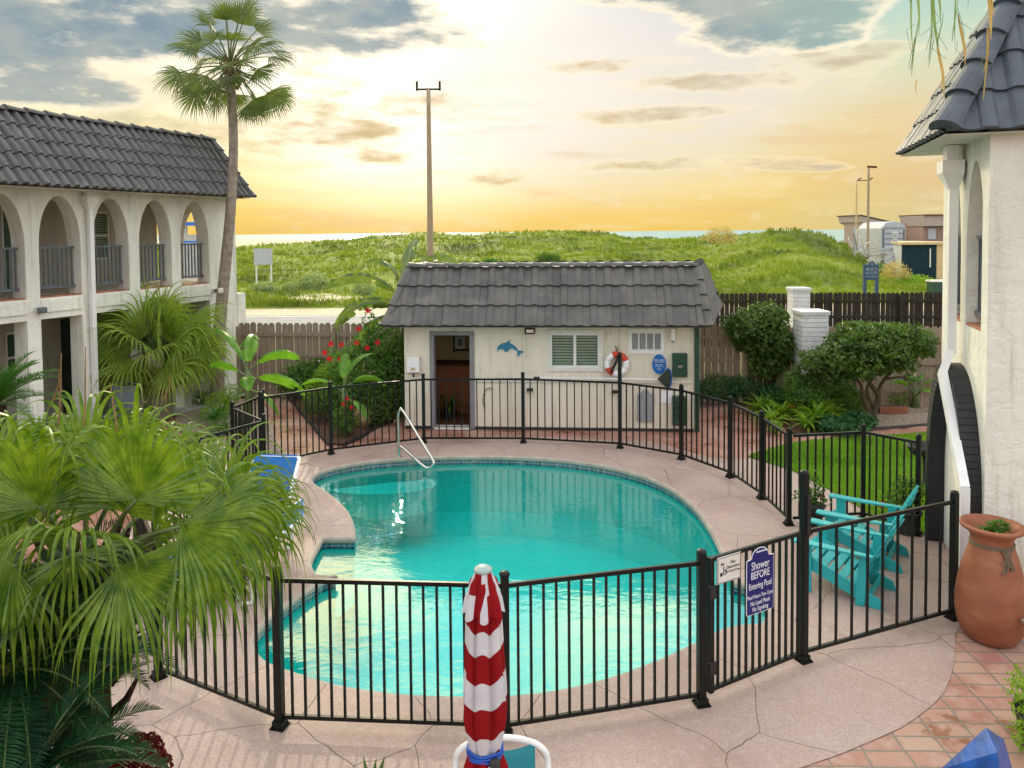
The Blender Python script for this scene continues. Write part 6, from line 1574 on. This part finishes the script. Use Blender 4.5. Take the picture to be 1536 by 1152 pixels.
# ================================================================ FOREGROUND FAN PALM
def fg_palm():
    C0=A(120,870,4.45);T=thing('fan_palm','large fan palm with drooping ribbon leaf tips filling the left foreground','palm tree',(C0.x,C0.y,0))
    mb=MB();pts=[V((C0.x+.05*math.sin(i),C0.y,C0.z*i/6)) for i in range(7)];mb.tube(pts,[.17,.15,.14,.15,.17,.19,.15],14);mb.build('trunk',MT['trunk_dark'],T,smooth=True)
    mb=MB()
    for i in range(90):
        a=rnd(0,2*PI);z=C0.z*rnd(.55,1.05);p=V((C0.x+.14*math.cos(a),C0.y+.14*math.sin(a),z));o=V((math.cos(a),math.sin(a),.9))
        mb.tube([p,p+o*.10,p+o*.16+V((0,0,.06))],[.028,.022,.012],5)
    mb.build('leaf_bases',MT['trunk_dark'],T)
    cr=MB();pe=MB()
    K=[ # hub px u,v, depth ; direction (x,y,z); normal ; R ; half ; fuse ; droop
     (60,760,3.95,(-.25,-.3,.9),(-.1,-1,.45),.62,120,.42,.9),
     (205,750,3.9,(.15,-.25,1),(.05,-1,.4),.66,110,.42,.9),
     (130,705,4.6,(-.2,.1,1),(0,-1,.5),.62,105,.4,.8),
     (325,765,4.35,(.75,-.1,.62),(.1,-.95,.6),.60,100,.42,.9),
     (270,790,3.8,(.92,-.35,.10),(.25,-.8,.75),.66,80,.45,.7),
     (180,850,3.65,(.55,-.45,-.45),(.15,-.9,.55),.52,80,.45,.55),
     (20,850,3.8,(-.5,-.5,-.1),(-.1,-.9,.6),.55,110,.42,.7),
     (90,750,4.9,(-.6,.4,.8),(0,-.8,.6),.62,110,.4,.8),
     (250,735,4.95,(.35,.4,.85),(.0,-.8,.6),.62,105,.4,.8),
     (-20,720,4.4,(-.8,.1,.7),(0,-.9,.5),.6,110,.42,.8),
     (365,795,4.9,(.85,.35,.35),(.0,-.7,.8),.50,90,.4,.8),
     (60,700,5.1,(-.2,.6,.9),(0,-.8,.6),.58,105,.4,.8),
     (120,800,3.75,(0,-.6,.35),(0,-.85,.6),.48,115,.4,.8),
     (230,800,4.1,(.4,-.5,.5),(0,-.9,.6),.55,110,.4,.8),
     (160,760,4.2,(.0,-.1,.9),(0,-1,.3),.6,120,.4,.8),
     (20,760,4.3,(-.3,-.1,.9),(0,-1,.3),.6,120,.4,.8),
     (290,820,4.5,(.8,.0,-.1),(.1,-.8,.6),.50,90,.4,.7),
     (110,830,4.0,(.1,-.5,-.1),(0,-.9,.5),.5,100,.4,.8),
     (70,880,4.1,(-.1,-.5,-.3),(0,-.9,.5),.45,90,.4,.8),
     (300,850,4.7,(.7,.0,-.3),(.1,-.8,.6),.42,85,.4,.7),
     (380,760,4.5,(.9,-.1,.15),(.2,-.7,.7),.40,80,.4,.9),
     (195,705,5.2,(.1,.5,1),(0,-.8,.6),.6,110,.4,.7)]
    for (u,v,y,d,nn,R_,hf,fu,dr) in K:
        hub=A(u,v,y);fan(cr,hub,V(d),V(nn),R_*.95,34,hf,fu+.07,dr,16,1.0,.42,(.28,.62))
        petiole(pe,C0+V((rnd(-.05,.05),rnd(-.05,.05),-.05)),hub,.06,.020,.011)
    cr.build('crown',MT['leaf_fan'],T,recalc=False);pe.build('petioles',MT['petiole'],T,smooth=True)
    # seed stalks
    mb=MB()
    for (u,v,u2,v2) in((88,555,80,600),(92,530,78,700),(128,520,118,700),(165,575,175,700),(255,560,245,600)):
        a=A(u2,v2,4.6);b=A(u,v,4.5);mb.tube([a,(a+b)/2+V((.02,0,.01)),b],[.008,.006,.003],5)
    mb.build('flower_stalks',MT['frond_tan'],T)
fg_palm()
def sago(name_label,C,n,ln,mat,elev=(15,75),seed=0,dirs=None,ll=.16,nl=48,trunk_h=0,lw=.011):
    T=thing('sago_palm',name_label,'sago palm',(C.x,C.y,0));mb=MB();mb.tube([(C.x,C.y,0),(C.x,C.y,C.z)],[.16,.13],12);mb.build('trunk',MT['trunk_dark'],T,smooth=True)
    mb=MB();rb=MB()
    for i in range(n):
        az=2*PI*i/n*2.4+rnd(-.2,.2);e=math.radians(rnd(*elev));pinnate(mb,C+V((0,0,.02)),az,e,ln*rnd(.85,1.1),nl,ll,rnd(.8,1.4),28,lw,rb)
    mb.build('fronds',mat,T,recalc=False);rb.build('frond_stems',MT['petiole'],T)
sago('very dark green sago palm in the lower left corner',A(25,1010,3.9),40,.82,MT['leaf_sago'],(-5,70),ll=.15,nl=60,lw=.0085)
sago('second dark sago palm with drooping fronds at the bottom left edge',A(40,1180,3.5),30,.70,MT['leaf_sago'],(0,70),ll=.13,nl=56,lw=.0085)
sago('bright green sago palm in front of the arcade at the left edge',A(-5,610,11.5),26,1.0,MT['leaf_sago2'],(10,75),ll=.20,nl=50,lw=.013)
def regrade(blobs,yb):
    """push clumps along their line of sight so that they stand over their base"""
    k=yb/blobs[0][0][1];o=V((0,0,CAM_H));out=[]
    for c,r in blobs: out.append((tuple(o+(V(c)-o)*k),tuple(x*k for x in r)))
    return out
def simple_bush(name,label,cat,blobs,n,size,mat,base=None,shell=.35,asp=.5,part='foliage',stem=True):
    if base is not None: blobs=regrade(blobs,base[1])
    c=V(blobs[0][0]);T=thing(name,label,cat,(c.x,c.y,0) if base is None else base);mb=MB();foliage(mb,blobs,n,size,shell,asp=asp);mb.build(part,mat,T,recalc=False)
    if stem:
        mb=MB()
        for b,r in blobs[:4]:
            b=V(b);mb.tube([V((c.x+rnd(-.03,.03),c.y,0)),V(((c.x+b.x)/2,(c.y+b.y)/2,b.z*.5)),b],[.03,.022,.012],6)
        mb.build('stems',MT['branch'],T)
    return T
mc=A(205,1138,4.5);simple_bush('chrysanthemum','dome of maroon flowers beside the dark sago in the lower left','flowering plant',[((mc.x,mc.y,mc.z-.06),(.175,.175,.17))],5200,.022,MT['maroon'],shell=.93,asp=.9)
bc=A(560,1175,4.4);T=thing('agave','green sword leaved plant poking up at the bottom edge left of the umbrella','plant',(bc.x,bc.y,0))
mb=MB();rosette(mb,V((bc.x,bc.y,bc.z-.12)),11,.30,.042,(45,85),.5,8);mb.build('foliage',MT['leaf_dark'],T,recalc=False)
mb=MB();mb.lathe((bc.x,bc.y,0),[(.10,0),(.14,bc.z-.2),(.16,bc.z-.12),(.14,bc.z-.12),(0,bc.z-.14)],20);mb.build('pot',MT['terracotta'],T,smooth=True)
# ================================================================ MID FAN PALM
def mid_palm():
    g=G(238,628);Yp=g.y;C0=A(232,525,Yp);T=thing('fan_palm','round headed fan palm with hanging leaf tips in front of the white arcade','palm tree',g)
    mb=MB();mb.tube([g,g+V((.0,0,.4)),C0],[.30,.22,.17],12);mb.build('trunk',MT['leaf_thatch'] if 0 else MT['trunk'],T,smooth=True)
    cr=MB();pe=MB()
    for i in range(34):
        ph=i*2.39996;el=math.radians(80-112*(i/33)+rnd(-8,8));d=V((math.cos(ph)*math.cos(el),math.sin(ph)*math.cos(el),math.sin(el)));kk=rnd(.55,1.1);hub=C0+V((d.x*.95*kk,d.y*.65*kk,d.z*.6*kk));nn=V((rnd(-.3,.3),-rnd(.3,1.2),.7))+V((-d.x*.4,0,.2))
        fan(cr,hub,d+V((0,0,-.05)),nn,.98*rnd(.9,1.1),32,112,.42,.7,10,1.,.4,(.15,.5));petiole(pe,C0,hub,.05,.022,.012)
    cr.build('crown',MT['leaf_fan_mid'],T,recalc=False);pe.build('petioles',MT['petiole'],T)
    th=MB()
    for i in range(16):
        ph=i*2.39996;el=math.radians(rnd(-65,-40));d=V((math.cos(ph)*math.cos(el),math.sin(ph)*math.cos(el),math.sin(el)));fan(th,C0+d*.3+V((0,0,-.1)),d,V((d.x,d.y,.5)),.5,16,70,.4,1.,6)
    th.build('dead_leaves',MT['leaf_thatch'],T,recalc=False)
mid_palm()
# ================================================================ TALL PALM
def tall_palm():
    g=G(326,604);Y=g.y;pts=[V((g.x,Y,0))]
    for u,v in((327,560),(329,500),(334,440),(341,370),(347,300),(350,230),(349,170),(346,125),(345,108)): pts.append(A(u,v,Y))
    T=thing('tall_palm','tall slender palm with a leaning grey trunk and shaggy round crown','palm tree',g)
    sm=catmull([(p,0) for p in pts],4,False);n=len(sm)
    mb=MB();mb.tube(sm,[.16-.06*min(1,i/n*1.5)+(.03 if i>n-5 else 0) for i in range(n)],14);mb.build('trunk',MT['trunk'],T,smooth=True)
    C0=A(345,100,Y)
    th=MB()
    for i in range(60):
        a=rnd(0,2*PI);z=rnd(-.55,.1);p=C0+V((.14*math.cos(a),.14*math.sin(a),z));th.tube([p,p+V((math.cos(a)*.10,math.sin(a)*.10,.16))],[.03,.012],4)
    th.build('boot_bases',MT['leaf_thatch'],T,recalc=False)
    cr=MB();pe=MB()
    for i in range(44):
        ph=i*2.39996;el=math.radians(82-138*(i/43)**.8+rnd(-10,10));pl=rnd(.70,1.12)
        d=V((math.cos(ph)*math.cos(el),math.sin(ph)*math.cos(el),math.sin(el)));hub=C0+d*pl*rnd(.8,1.1)+V((0,0,.15-.10*(1-d.z)))
        dd=(d+V((0,0,-.35))).normalized();fan(cr,hub,dd,V((-d.x*.4+rnd(-.3,.3),-rnd(.2,1.3),.7)),.66*rnd(.85,1.15),26,80,.45,.5,8,.95,.35,(.0,.22));petiole(pe,C0,hub,.06,.020,.010)
    cr.build('crown',MT['leaf_tall'],T,smooth=True,recalc=False);pe.build('petioles',MT['petiole'],T)
    mb=MB();q=A(331,436,Y-.28);mb.obox(q,(.05,0,0),(0,.05,0),(0,0,.06));mb.build('trunk_floodlight',MT['offwhite'],T,bevel=.02)
tall_palm()
# ================================================================ BANANAS
def banana(label,base,leaves,mat,stemh=1.0,tear=.2):
    T=thing('banana_plant',label,'banana plant',base);base=V(base);mb=MB();mb.tube([base,base+V((.03,0,stemh*.6)),base+V((.0,0,stemh))],[.10,.075,.05],10);mb.build('stem',MT['petiole'],T,smooth=True)
    mb=MB();ps=MB()
    for az,el,ln,w,cu,tw,z in leaves:
        b=base+V((0,0,z));az=math.radians(az);e=math.radians(el);q=b+V((math.cos(az)*math.cos(e),math.sin(az)*math.cos(e),math.sin(e)))*.25;ps.tube([b,q],[.025,.014],6)
        banana_leaf(mb,q,az,e,ln,w,cu,14,tear,math.radians(tw))
    mb.build('leaves',mat,T,recalc=False);ps.build('leaf_stalks',MT['petiole'],T)
gb1=G(372,640);banana('bright green banana plant leaning over the zigzag fence',V((gb1.x,gb1.y,0)),[(150,62,1.15,.40,1.1,25,1.15),(35,40,1.0,.40,1.5,-35,1.1),(5,10,1.1,.42,1.3,-40,.95),(-30,-2,.8,.38,1.2,-30,.75),(165,35,.7,.36,1.2,40,1.0),(100,60,1.0,.38,1.2,0,1.1),(-70,30,.7,.34,1.6,10,.9)],MT['leaf_banana'],1.15)
gb2=V((A(606,600,16.9).x,16.9,0));banana('tall weathered banana plant behind the left end of the pool house roof',gb2,[(178,42,1.7,.52,1.5,30,2.45),(170,10,1.6,.5,1.3,30,2.35),(160,-15,1.5,.45,1.,30,2.15),(75,76,1.3,.46,1.0,-20,2.6),(20,66,1.5,.5,1.9,-25,2.6),(195,-25,1.5,.45,1.,30,1.9),(140,62,1.3,.46,1.6,20,2.6),(200,20,1.5,.46,1.6,30,2.2),(185,-50,1.2,.4,.8,20,1.7)],MT['leaf_bananad'],2.5,.45)
gb3=G(517,652);banana('young banana plant in the pointed mulch bed behind the fence',V((gb3.x,gb3.y,0)),[(95,78,.55,.24,.8,0,.85),(0,35,.7,.30,1.7,-25,.9),(180,40,.7,.26,1.5,20,.8),(-40,0,.6,.28,1.3,-20,.7),(30,70,.7,.28,1.4,-10,.95)],MT['leaf_banana'],.95,.05)
# ================================================================ HIBISCUS with red flowers
def flower(T,q,s,mat='red_flower'):
    mb=MB();f=(V((0,0,CAM_H))-q).normalized();x=f.cross(V((0,0,1))).normalized();y=x.cross(f)
    for i in range(5):
        a=2*PI*i/5+rnd(-.2,.2);d=x*math.cos(a)+y*math.sin(a);e=x*-math.sin(a)+y*math.cos(a)
        mb.add([q,q+d*s*.6-e*s*.42+f*s*.25,q+d*s+f*s*.1,q+d*s*.6+e*s*.42+f*s*.25],[(0,1,2,3)])
    mb.tube([q,q+f*s*.8],s*.07,4);mb.build('bloom',MT[mat],T,recalc=False)
def pxblob(u,v,Y,ru,rv,rd=None):
    c=A(u,v,Y);a,b=ru/1150*Y,rv/1150*Y;return (tuple(c),(a,rd or a,b))
Yh=16.2
hb_=G(550,625);T=simple_bush('hibiscus','tall hibiscus bush with scattered red flowers left of the pool house','shrub',[pxblob(545,560,Yh,52,58),pxblob(520,590,Yh-.5,40,40),pxblob(575,520,Yh+.2,36,46),pxblob(553,488,Yh,13,28),pxblob(590,570,Yh,34,50),pxblob(500,540,Yh,13,30)],5600,.10,MT['leaf_mid'],base=tuple(G(550,625)))
for u,v in((552,466),(538,493),(496,516),(512,517),(535,514),(551,522),(494,538),(510,539),(566,514),(487,529),(528,600),(515,605)): flower(T,A(u,v,hb_.y-.8),.06)
simple_bush('croton','lime yellow shrub in front of the hibiscus by the board fence','shrub',[pxblob(492,570,15.7,24,28),pxblob(505,548,15.8,16,22),pxblob(470,590,15.4,16,16)],1500,.09,MT['leaf_lime'],base=tuple(G(490,612)))
simple_bush('dark_shrub','dense dark shrub mass tucked against the left wall of the pool house','shrub',[pxblob(585,600,15.6,26,36),pxblob(560,615,15.2,30,26),pxblob(600,545,16.2,18,50)],2600,.09,MT['leaf_dark'],base=tuple(G(582,630)))
simple_bush('low_shrub','low green shrub along the board fence behind the banana leaves','shrub',[pxblob(450,565,17.,26,24),pxblob(475,560,17.2,20,24),pxblob(430,575,17,18,16)],1300,.11,MT['leaf_mid'],base=tuple(G(450,600)))
T=simple_bush('lantana','small bush at the tip of the pointed mulch bed with red blooms above','shrub',[pxblob(517,628,13.75,22,24),pxblob(523,606,13.9,12,16)],900,.06,MT['leaf_mid'],base=tuple(G(517,655)))
for u,v in((516,606),(528,611),(520,598)): flower(T,A(u,v,G(517,655).y-.3),.05)
simple_bush('dark_shrub','dark low bush beside the fence in the left part of the pointed bed','shrub',[pxblob(480,606,14.9,30,20),pxblob(540,612,15.,22,20)],1200,.07,MT['leaf_dark'],base=tuple(G(480,632)))
simple_bush('gravel_shrub','light green shrub on the gravel in front of the tall palm','shrub',[pxblob(330,605,13.6,26,20),pxblob(345,590,13.8,18,16),pxblob(312,622,13.2,16,12)],1500,.055,MT['leaf_lime'],base=tuple(G(330,625)))
simple_bush('gravel_shrub','round bright bush beside the zigzag fence corner','shrub',[pxblob(340,635,12.4,22,16),pxblob(325,645,12.2,14,10)],800,.05,MT['leaf_mid'],base=tuple(G(338,652)))
simple_bush('gravel_shrub','small green seedling bush at the foot of the tall palm','shrub',[pxblob(302,597,15.4,14,12)],350,.06,MT['leaf_mid'],base=tuple(G(302,608)))
c=G(322,640);T=thing('cycad','small spiky cycad on the gravel bed left of the zigzag fence','plant',c);mb=MB();rb=MB()
for i in range(22): pinnate(mb,c+V((0,0,.1)),i*2.4,math.radians(rnd(30,80)),.42,22,.09,1.3,25,.012,rb)
mb.build('fronds',MT['leaf_sago2'],T,recalc=False)
# ================================================================ RIGHT GARDEN
def topiary(label,Yt,gpx,blobs,limbs,n,size,mat='leaf_dark'):
    g=G(*gpx);blobs=regrade(blobs,g.y);Yt=g.y;T=thing('garden_tree',label,'tree',g);cr=MB();foliage(cr,blobs,n,size,.30,asp=.6);cr.build('crown',MT[mat],T,recalc=False)
    mb=MB()
    for pts,r in limbs:
        q=[g if p is None else A(p[0],p[1],Yt+(p[2] if len(p)>2 else 0)) for p in pts];q=catmull([(p,0) for p in q],4,False);mb.tube(q,[r*(1-.6*i/len(q)) for i in range(len(q))],8)
    mb.build('trunk',MT['branch'],T,smooth=True)
topiary('rounded dark green tree in front of the board fence, right of the pool house',15.9,(1158,605),[pxblob(1135,500,15.9,46,36),pxblob(1150,475,15.9,34,24),pxblob(1120,490,15.8,34,26),pxblob(1172,520,15.8,34,28),pxblob(1150,545,15.7,28,26),pxblob(1190,518,15.9,22,18)],[([None,(1157,585),(1152,560),(1140,530),(1130,500)],.07),([None,(1160,580),(1168,550),(1180,525)],.05)],7200,.105)
topiary('broad flat topped dark tree with twisted trunk over the right flower bed',14.4,(1310,632),[pxblob(1310,515,14.4,60,30),pxblob(1265,535,14.3,44,32),pxblob(1360,512,14.5,42,28),pxblob(1290,500,14.5,40,20),pxblob(1340,540,14.2,40,22),pxblob(1225,540,14.3,30,20),pxblob(1255,560,14.2,26,20),pxblob(1290,548,14.1,36,24),pxblob(1385,520,14.6,20,18),pxblob(1330,496,14.5,36,14),pxblob(1212,562,14.6,24,20)],[([None,(1312,615),(1318,595),(1305,575),(1295,555)],.075),([(1316,605),(1318,585),(1330,565),(1350,548)],.05),([(1330,568,0),(1355,566,0),(1372,572,0)],.03),([None,(1296,600),(1290,575),(1268,555)],.05),([(1312,612),(1300,585),(1315,560)],.045)],11500,.095)
def strap(label,px_,n,ln,w,mat,el=(35,80),k=1,name='bromeliad',cat='plant'):
    T=None
    for i,(u,v) in enumerate(px_):
        g=G(u,v);T=thing(name,label if len(px_)==1 else label[i],cat,g);mb=MB();rosette(mb,g+V((0,0,.03)),n,ln,w,el,1.7,7);mb.build('leaves',mat,T,recalc=False)
strap(['strap leaved bromeliad clump at the left corner of the right bed','bright bromeliad clump behind the orange bloom','yellow green strap leaved clump at the bed edge below the round tree','tall strap leaved clump in the middle of the right bed','leafy strap clump left of the twisted trunk','pale strap leaved clump near the bed front','broad strap leaved clump behind, below the shrub'],
 [(1170,628),(1185,610),(1215,622),(1240,628),(1262,612),(1225,640),(1200,595)],44,.70,.065,MT['leaf_lime'],(30,85))
strap(['bromeliad clump nearest the garden path corner','low bromeliad clump behind the first row','lime bromeliad clump below the flat topped tree','pale bromeliad clump at the middle of the bed','bromeliad clump tucked beside the green shrub','small bromeliad clump beside the pointed end of the lawn','bromeliad clump along the black edging'],
 [(1158,638),(1150,616),(1232,606),(1200,632),(1248,632),(1140,622),(1212,646)],30,.55,.06,MT['leaf_lime'],(30,85))
strap(['green sword leaved clump below the round dark tree','green sword leaved clump beside the white brick pillar foot','green arching clump right of the twisted trunk'],[(1180,590),(1215,585),(1345,605)],26,.60,.05,MT['leaf_mid'],(40,85),name='flax_lily')
T=thing('orange_bromeliad','bromeliad with a spiky orange bloom at the front of the right bed','plant',G(1187,622));mb=MB();rosette(mb,A(1187,612,G(1187,628).y),22,.13,.03,(5,80),.6,4);mb.build('bloom',M_leaf('orange_bract',(.75,.20,.03),(.85,.35,.05),.3),T,recalc=False)
mb=MB();rosette(mb,G(1187,626),14,.3,.05,(30,70),1.4);mb.build('leaves',MT['leaf_mid'],T,recalc=False)
simple_bush('low_shrub','wide low dark shrub against the board fence beside the pool house corner','shrub',[pxblob(1085,578,15.6,42,22),pxblob(1120,580,15.4,34,20),pxblob(1060,585,15.2,20,18)],2600,.08,MT['leaf_cool'],base=tuple(G(1090,602)))
simple_bush('low_shrub','grey green low shrub behind the bromeliads','shrub',[pxblob(1158,595,15.,26,20),pxblob(1145,610,14.6,16,14)],1100,.07,MT['leaf_cool'],base=tuple(G(1155,612)))
simple_bush('ground_cover_plant','dark hosta like plant at the bed edge under the twisted tree','plant',[pxblob(1262,640,12.9,36,14),pxblob(1290,632,13.2,26,16),pxblob(1240,632,13.,20,12)],900,.12,MT['leaf_cool'],base=tuple(G(1265,650)),stem=False)
simple_bush('low_shrub','green shrub filling the bed left of the twisted trunk','shrub',[pxblob(1270,600,14.2,34,26),pxblob(1250,580,14.6,30,20)],1900,.08,MT['leaf_mid'],base=tuple(G(1270,622)))
simple_bush('low_shrub','small yellow green shrub behind the terracotta planter box','shrub',[pxblob(1346,597,13.9,18,12),pxblob(1330,575,14.2,18,14)],700,.06,MT['leaf_lime'],base=tuple(G(1346,608)))
simple_bush('low_shrub','mid green shrub in front of the white brick pillars','shrub',[pxblob(1208,588,15.1,32,26),pxblob(1232,572,15.2,26,22),pxblob(1190,570,15.1,18,18)],2100,.08,MT['leaf_mid'],base=tuple(G(1208,628)))
simple_bush('bed_seedling','small pale plant in front of the bed corner by the path','plant',[pxblob(1163,640,13.,12,10)],250,.06,MT['leaf_lime'],base=tuple(G(1160,652)))
g=G(1372,612);banana('light green broad leaved plant on the gravel by the right wing',V((g.x,g.y,0)),[(100,70,.5,.24,1.2,0,.3),(0,50,.45,.24,1.6,-20,.3),(180,50,.45,.24,1.6,20,.3),(-80,40,.4,.22,1.4,0,.25),(45,60,.45,.22,1.5,0,.35)],MT['leaf_banana'],.35,.0)
# ================================================================ DUNE SHRUBS
def dune_shrub(label,u,v,Y,ru,rv,mat,n,size,spiky=False,name='dune_shrub'):
    c=A(u,v,Y);z=terr(c.x,Y)-.1;T=thing(name,label,'shrub',(c.x,Y,z));a=ru/1150*Y;b=rv/1150*Y;mb=MB()
    if spiky:
        for i in range(n):
            az=rnd(0,2*PI);e=rnd(.35,1.45);l=b*2*rnd(.7,1.1);p=V((c.x+rnd(-a,a)*.4,Y+rnd(-a,a)*.3,max(z,c.z-b)));q=p+V((math.cos(az)*math.cos(e)*a/b*.6,math.sin(az)*math.cos(e)*.6,math.sin(e)))*l
            w=.035;mb.add([p-V((w,0,0)),p+V((w,0,0)),q],[(0,1,2)])
    else: foliage(mb,[((c.x,Y,c.z),(a,a,b)),((c.x-a*.7,Y,c.z-b*.3),(a*.6,a*.5,b*.6)),((c.x+a*.7,Y-.3,c.z-b*.35),(a*.6,a*.5,b*.6))],n,size,.3,asp=.4)
    mb.build('foliage',MT[mat],T,recalc=False)
dune_shrub('silvery rounded shrub in the dune grass below the blank signboard, larger one',471,423,44,24,14,'greygreen',1500,.20)
dune_shrub('low silvery shrub left of the larger silvery one near the roadside',398,430,43,20,8,'greygreen',700,.20)
dune_shrub('small silvery shrub between the two others by the road',435,430,44,14,7,'greygreen',450,.20)
dune_shrub('pale shrub beside the banana leaves at the roadside',545,432,44,16,12,'greygreen',600,.20)
dune_shrub('feathery shrub standing on the skyline left of the right hump',1080,352,66,22,14,'straw',900,.25)
dune_shrub('spiky dark yucca like clump rising behind the pool house roof',822,386,41.5,26,9,'leaf_dark',420,.2,True,'yucca_clump')
dune_shrub('lighter spiky clump behind the roof, left of the dark one',735,392,41.5,20,8,'leaf_mid',300,.2,True,'yucca_clump')
dune_shrub('thin clump behind the roof nearest the bare pole',690,394,41.5,14,6,'leaf_mid',160,.2,True,'yucca_clump')
dune_shrub('pale reedy scrub between the timber pile and the navy shed',1342,405,50,18,14,'straw',900,.16)
dune_shrub('dark green scrub at the foot of the timber pile',1322,402,52,14,8,'leaf_mid',500,.16)
dune_shrub('bright scrub patch growing at the foot of the navy shed',1372,418,50,22,7,'leaf_lime',700,.16)
# ================================================================ HANGING FRONDS, TOP RIGHT
def hanging():
    a=A(1420,-60,3.6);T=thing('overhanging_branch','thin hanging strips of a tree overhead in the top right','branch',a)
    mb=MB();mb.tube([A(1330,-50,3.6),A(1400,-70,3.6),A(1500,-60,3.7),A(1620,-90,3.8)],[.006,.012,.016,.03],8);mb.build('twig',MT['branch'],T)
    g=MB();t=MB()
    def strip(m,u0,v0,u1,v1,w,y=3.6):
        n=7;vs=[];ph=rnd(0,6)
        for i in range(n+1):
            k=i/n;p=A(u0+(u1-u0)*k**1.2+3*math.sin(ph+k*4),v0+(v1-v0)*k,y+.02*k);ww=.55*w*(math.sin(PI*(k*.85+.12)))**.7/1150*3.6+.0004;an=ph+k*1.5;vs+=[p-V((math.cos(an)*ww,math.sin(an)*ww,0)),p+V((math.cos(an)*ww,math.sin(an)*ww,0))]
        m.add(vs,[(2*i,2*i+1,2*i+3,2*i+2) for i in range(n)])
    for s in((1368,-55,1372,130,3.),(1372,-50,1378,55,3.5),(1395,-60,1412,92,4.),(1398,-60,1392,100,2.),(1402,-50,1410,36,3.),(1440,-60,1431,62,2.5),(1437,-50,1433,90,2.),(1448,-60,1452,22,3.),(1362,-50,1368,16,2.5),(1376,10,1370,115,2),(1412,20,1408,80,1.5)): strip(g,*s)
    for s in((1478,-60,1486,60,5.),(1486,-60,1492,26,5.),(1482,20,1478,150,4.),(1484,40,1474,110,3.),(1440,20,1446,98,3.5),(1408,70,1416,155,4.),(1375,120,1378,150,2.),(1412,110,1414,135,2)): strip(t,*s)
    for i in range(14):
        u=random.choice([1372,1400,1437,1480]);v=rnd(10,70);pts=[A(u,v,3.6),A(u+rnd(-14,14),v+rnd(5,18),3.6),A(u+rnd(-22,22),v+rnd(20,50),3.6)];g.tube(pts,.0012,3)
    g.build('green_strips',MT['frond_grey'],T,recalc=False);t.build('dry_strips',MT['frond_tan'],T,recalc=False)
hanging()
